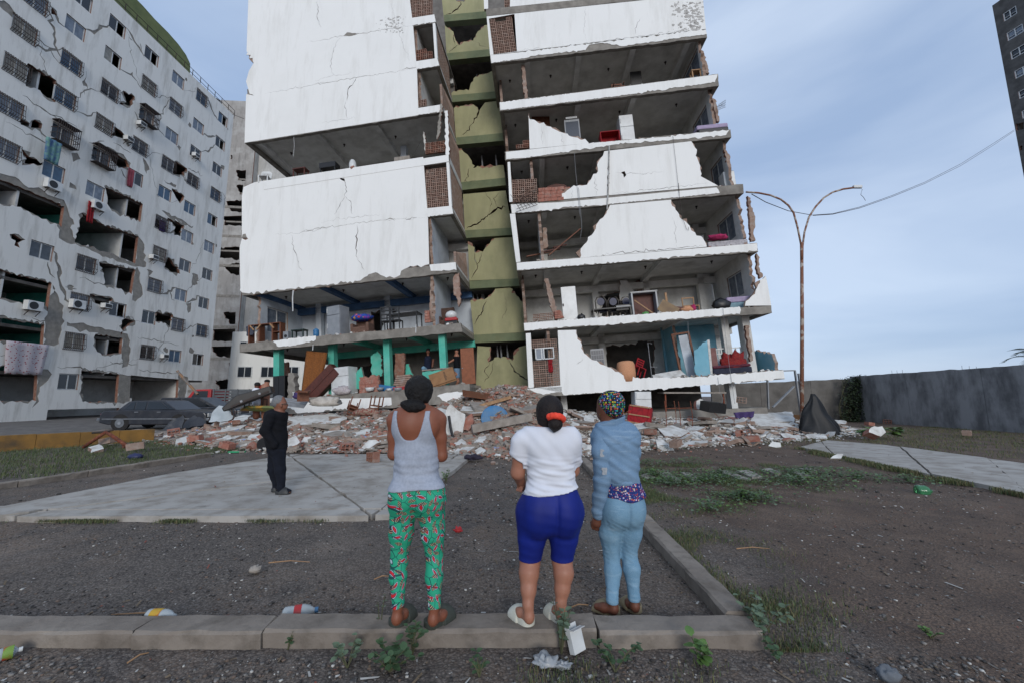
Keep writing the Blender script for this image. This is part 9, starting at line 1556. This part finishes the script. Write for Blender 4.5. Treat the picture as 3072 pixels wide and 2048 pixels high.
for k in range(22):
    a = rd.uniform(0, 6.28); el_ = rd.uniform(-.5, 1.3); L_ = rd.uniform(1.5, 2.1)
    for j in range(16):
        f = (j+1)/16; c = Vector((math.cos(a)*math.cos(el_-f*.9)*L_*f, math.sin(a)*math.cos(el_-f*.9)*L_*f, pp.z+math.sin(el_-f*.8)*L_*f)); tang = Vector((-math.sin(a), math.cos(a), 0))
        for s_ in (-1, 1): o = len(lf.v); e = c+tang*s_*.5*(1.1-f*.6)+Vector((math.cos(a), math.sin(a), -.3))*.25; lf.v += [tuple(c), tuple(c+Vector((0, 0, .045))), tuple(e)]; lf.f.append((o, o+1, o+2)); lf.m.append(0)
part('crown', lf, M('palm_leaf', '#2f4233', '#24352a', 4, .7, 0), t)
# bottles and litter
CLEAR = NT('clear_plastic'); CLEAR.b.inputs['Transmission Weight'].default_value = .45; CLEAR.b.inputs['IOR'].default_value = 1.25; CLEAR = CLEAR.done('#cfd8dc', .12); GRPL = NT('green_clear_plastic'); GRPL.b.inputs['Transmission Weight'].default_value = .5; GRPL = GRPL.done('#4f9a68', .15)
def bottle(p, q, label, m_, lab=None, cap=None, r=.045, z=.0, frac=(.35, .6), lab2=None):
    a, b = onz(p, z+.04), onz(q, z+.04); L_ = (b-a).length; T = Matrix.Translation(a) @ (b-a).to_track_quat('Z', 'Y').to_matrix().to_4x4(); t = thing('plastic_bottle', label, 'bottle', T); mb = MB(); mb.lathe([(r*.7, 0), (r, .015), (r, L_*.25), (r*.94, L_*.3), (r, L_*.36), (r, L_*.62), (r*.8, L_*.78), (r*.35, L_*.92), (r*.3, L_)], 18); part('body', mb, m_, t, True)
    if lab: mb = MB(); mb.lathe([(r+.001, L_*frac[0]), (r+.002, L_*(frac[0]+.02)), (r+.002, L_*frac[1])], 18); mb.f = mb.f[:-2]; mb.m = mb.m[:-2]; part('label_band', mb, lab, t, True)
    if lab2: mb = MB(); mb.box(-.012, .012, -r-.004, -r+.004, L_*(frac[0]+.07), L_*(frac[1]-.05)); mb.box(-r-.004, -r+.004, -.012, .012, L_*(frac[0]+.07), L_*(frac[1]-.05)); part('label_print', mb, lab2, t)
    if cap: mb = MB(); mb.lathe([(r*.38, L_*.95), (r*.38, L_+.012)], 12); part('cap', mb, cap, t)
    return t
bottle(cN(1775, 1140), cN(1990, 1105), 'clear plastic bottle with red label and blue cap by the kerb', CLEAR, REDP, BLUEP, .05, 0, (.34, .56), APPL); YELL = M('yellow_label', '#b8932a', '#a5552a', 9, .6, 0, spread=(.45, .55)); bottle(cN(925, 1140), cN(1105, 1145), 'crushed plastic bottle with yellow and red label on the kerb', CLEAR, YELL, None, .042, .03, (.2, .55)); bottle(cN(-30, 1400), cN(125, 1355), 'small bottle with green and red label at the left edge', CLEAR, M('green_red_label', '#6f8f3a', '#9a3a2a', 12, .6, 0, spread=(.45, .55)), APPL, .035, 0, (.3, .75)); bottle(cQ(1700, 140), cQ(1795, 145), 'green plastic bottle lying in the brown soil at right', GRPL, None, None, .09)
t = thing('carton', 'white open carton lying against the kerb by the weed', 'carton', TR(z0(cO(1745, 1095))+Vector((0, 0, .02)), 38, -20)); mb = MB(); mb.box(-.045, .045, -.012, .012, 0, .02); 
for nm, bx in (('back', (-.05, .05, .04, .043, 0, .15)), ('front', (-.05, .05, 0, .003, 0, .13)), ('side', (-.05, -.047, .003, .04, 0, .14)), ('side', (.047, .05, .003, .04, 0, .12)), ('flap', (-.05, .05, -.04, -.001, .125, .128))): mb = MB(); mb.box(*bx); part(nm, mb, APPL, t)
def crumple(p, r, m_, label, name, cat, seed, amp=.7, z=0.): return blob(TR(onz(p, z)), r, m_, label, cat, name, seed, amp, 26, 16)
FILM = NT('translucent_bag'); FILM.b.inputs['Transmission Weight'].default_value = .35; FILM = FILM.done('#b4b8bb', .4); crumple(cO(1500, 1160), (.075, .05, .028), FILM, 'crumpled clear plastic bag below the white carton', 'plastic_bag', 'bag', 3); crumple(cO(1620, 1185), (.05, .03, .018), FILM, 'torn strip of clear plastic beside the crumpled bag', 'plastic_strip', 'bag', 5); crumple(cO(880, 222), (.05, .03, .03), REDP, 'small red scrap on the gravel between the women', 'red_scrap', 'scrap', 7); crumple(cI(1190, 1110), (.2, .13, .06), M('dark_plum_cloth', '#2e2838', '#241f2c', 6, .9, .2), 'dark purple garment dropped at the pad corner', 'dropped_garment', 'clothes', 2, .7, .05); crumple(cQ(1540, 1285), (.06, .045, .04), M('slate_stone', '#6a6f75', '#585d63', 6, .85, .3, 30), 'grey stone at the bottom right', 'stone', 'stone', 4, .25); crumple(cN(1605, 870), (.055, .04, .03), GFRAG, 'pale angular stone on the gravel at left', 'stone', 'stone', 6, .3); crumple(cN(850, 158), (.18, .12, .08), M('dark_blue_plastic', '#232a55', '#1b2147', 5, .5, 0), 'dark blue basin on the lawn by the play frame', 'basin', 'basin', 3, .1)
for i, (p, q) in enumerate(((cN(1690, 810), cN(1950, 805)), (cN(1100, 1145), cN(700, 1135)), (cK(70, 960), cK(215, 930)), (cQ(620, 490), cQ(820, 490)), (cN(800, 1440), cN(935, 1375)), (cO(1660, 760), cO(1800, 735)))): a, b = onz(p, .012), onz(q, .012); mb = MB(); mb.tube([(0, 0, 0), (b-a)*.5+Vector((0, .01, .012)), b-a], [.006, .005, .003], 5); solo('twig', mb, WOODL, 'dry twig '+('by the pale stone at left', 'along the kerb at left', 'left of the printed leggings', 'right of the side kerb', 'in front of the kerb at lower left', 'behind the beige shoes')[i], 'twig', T=a)
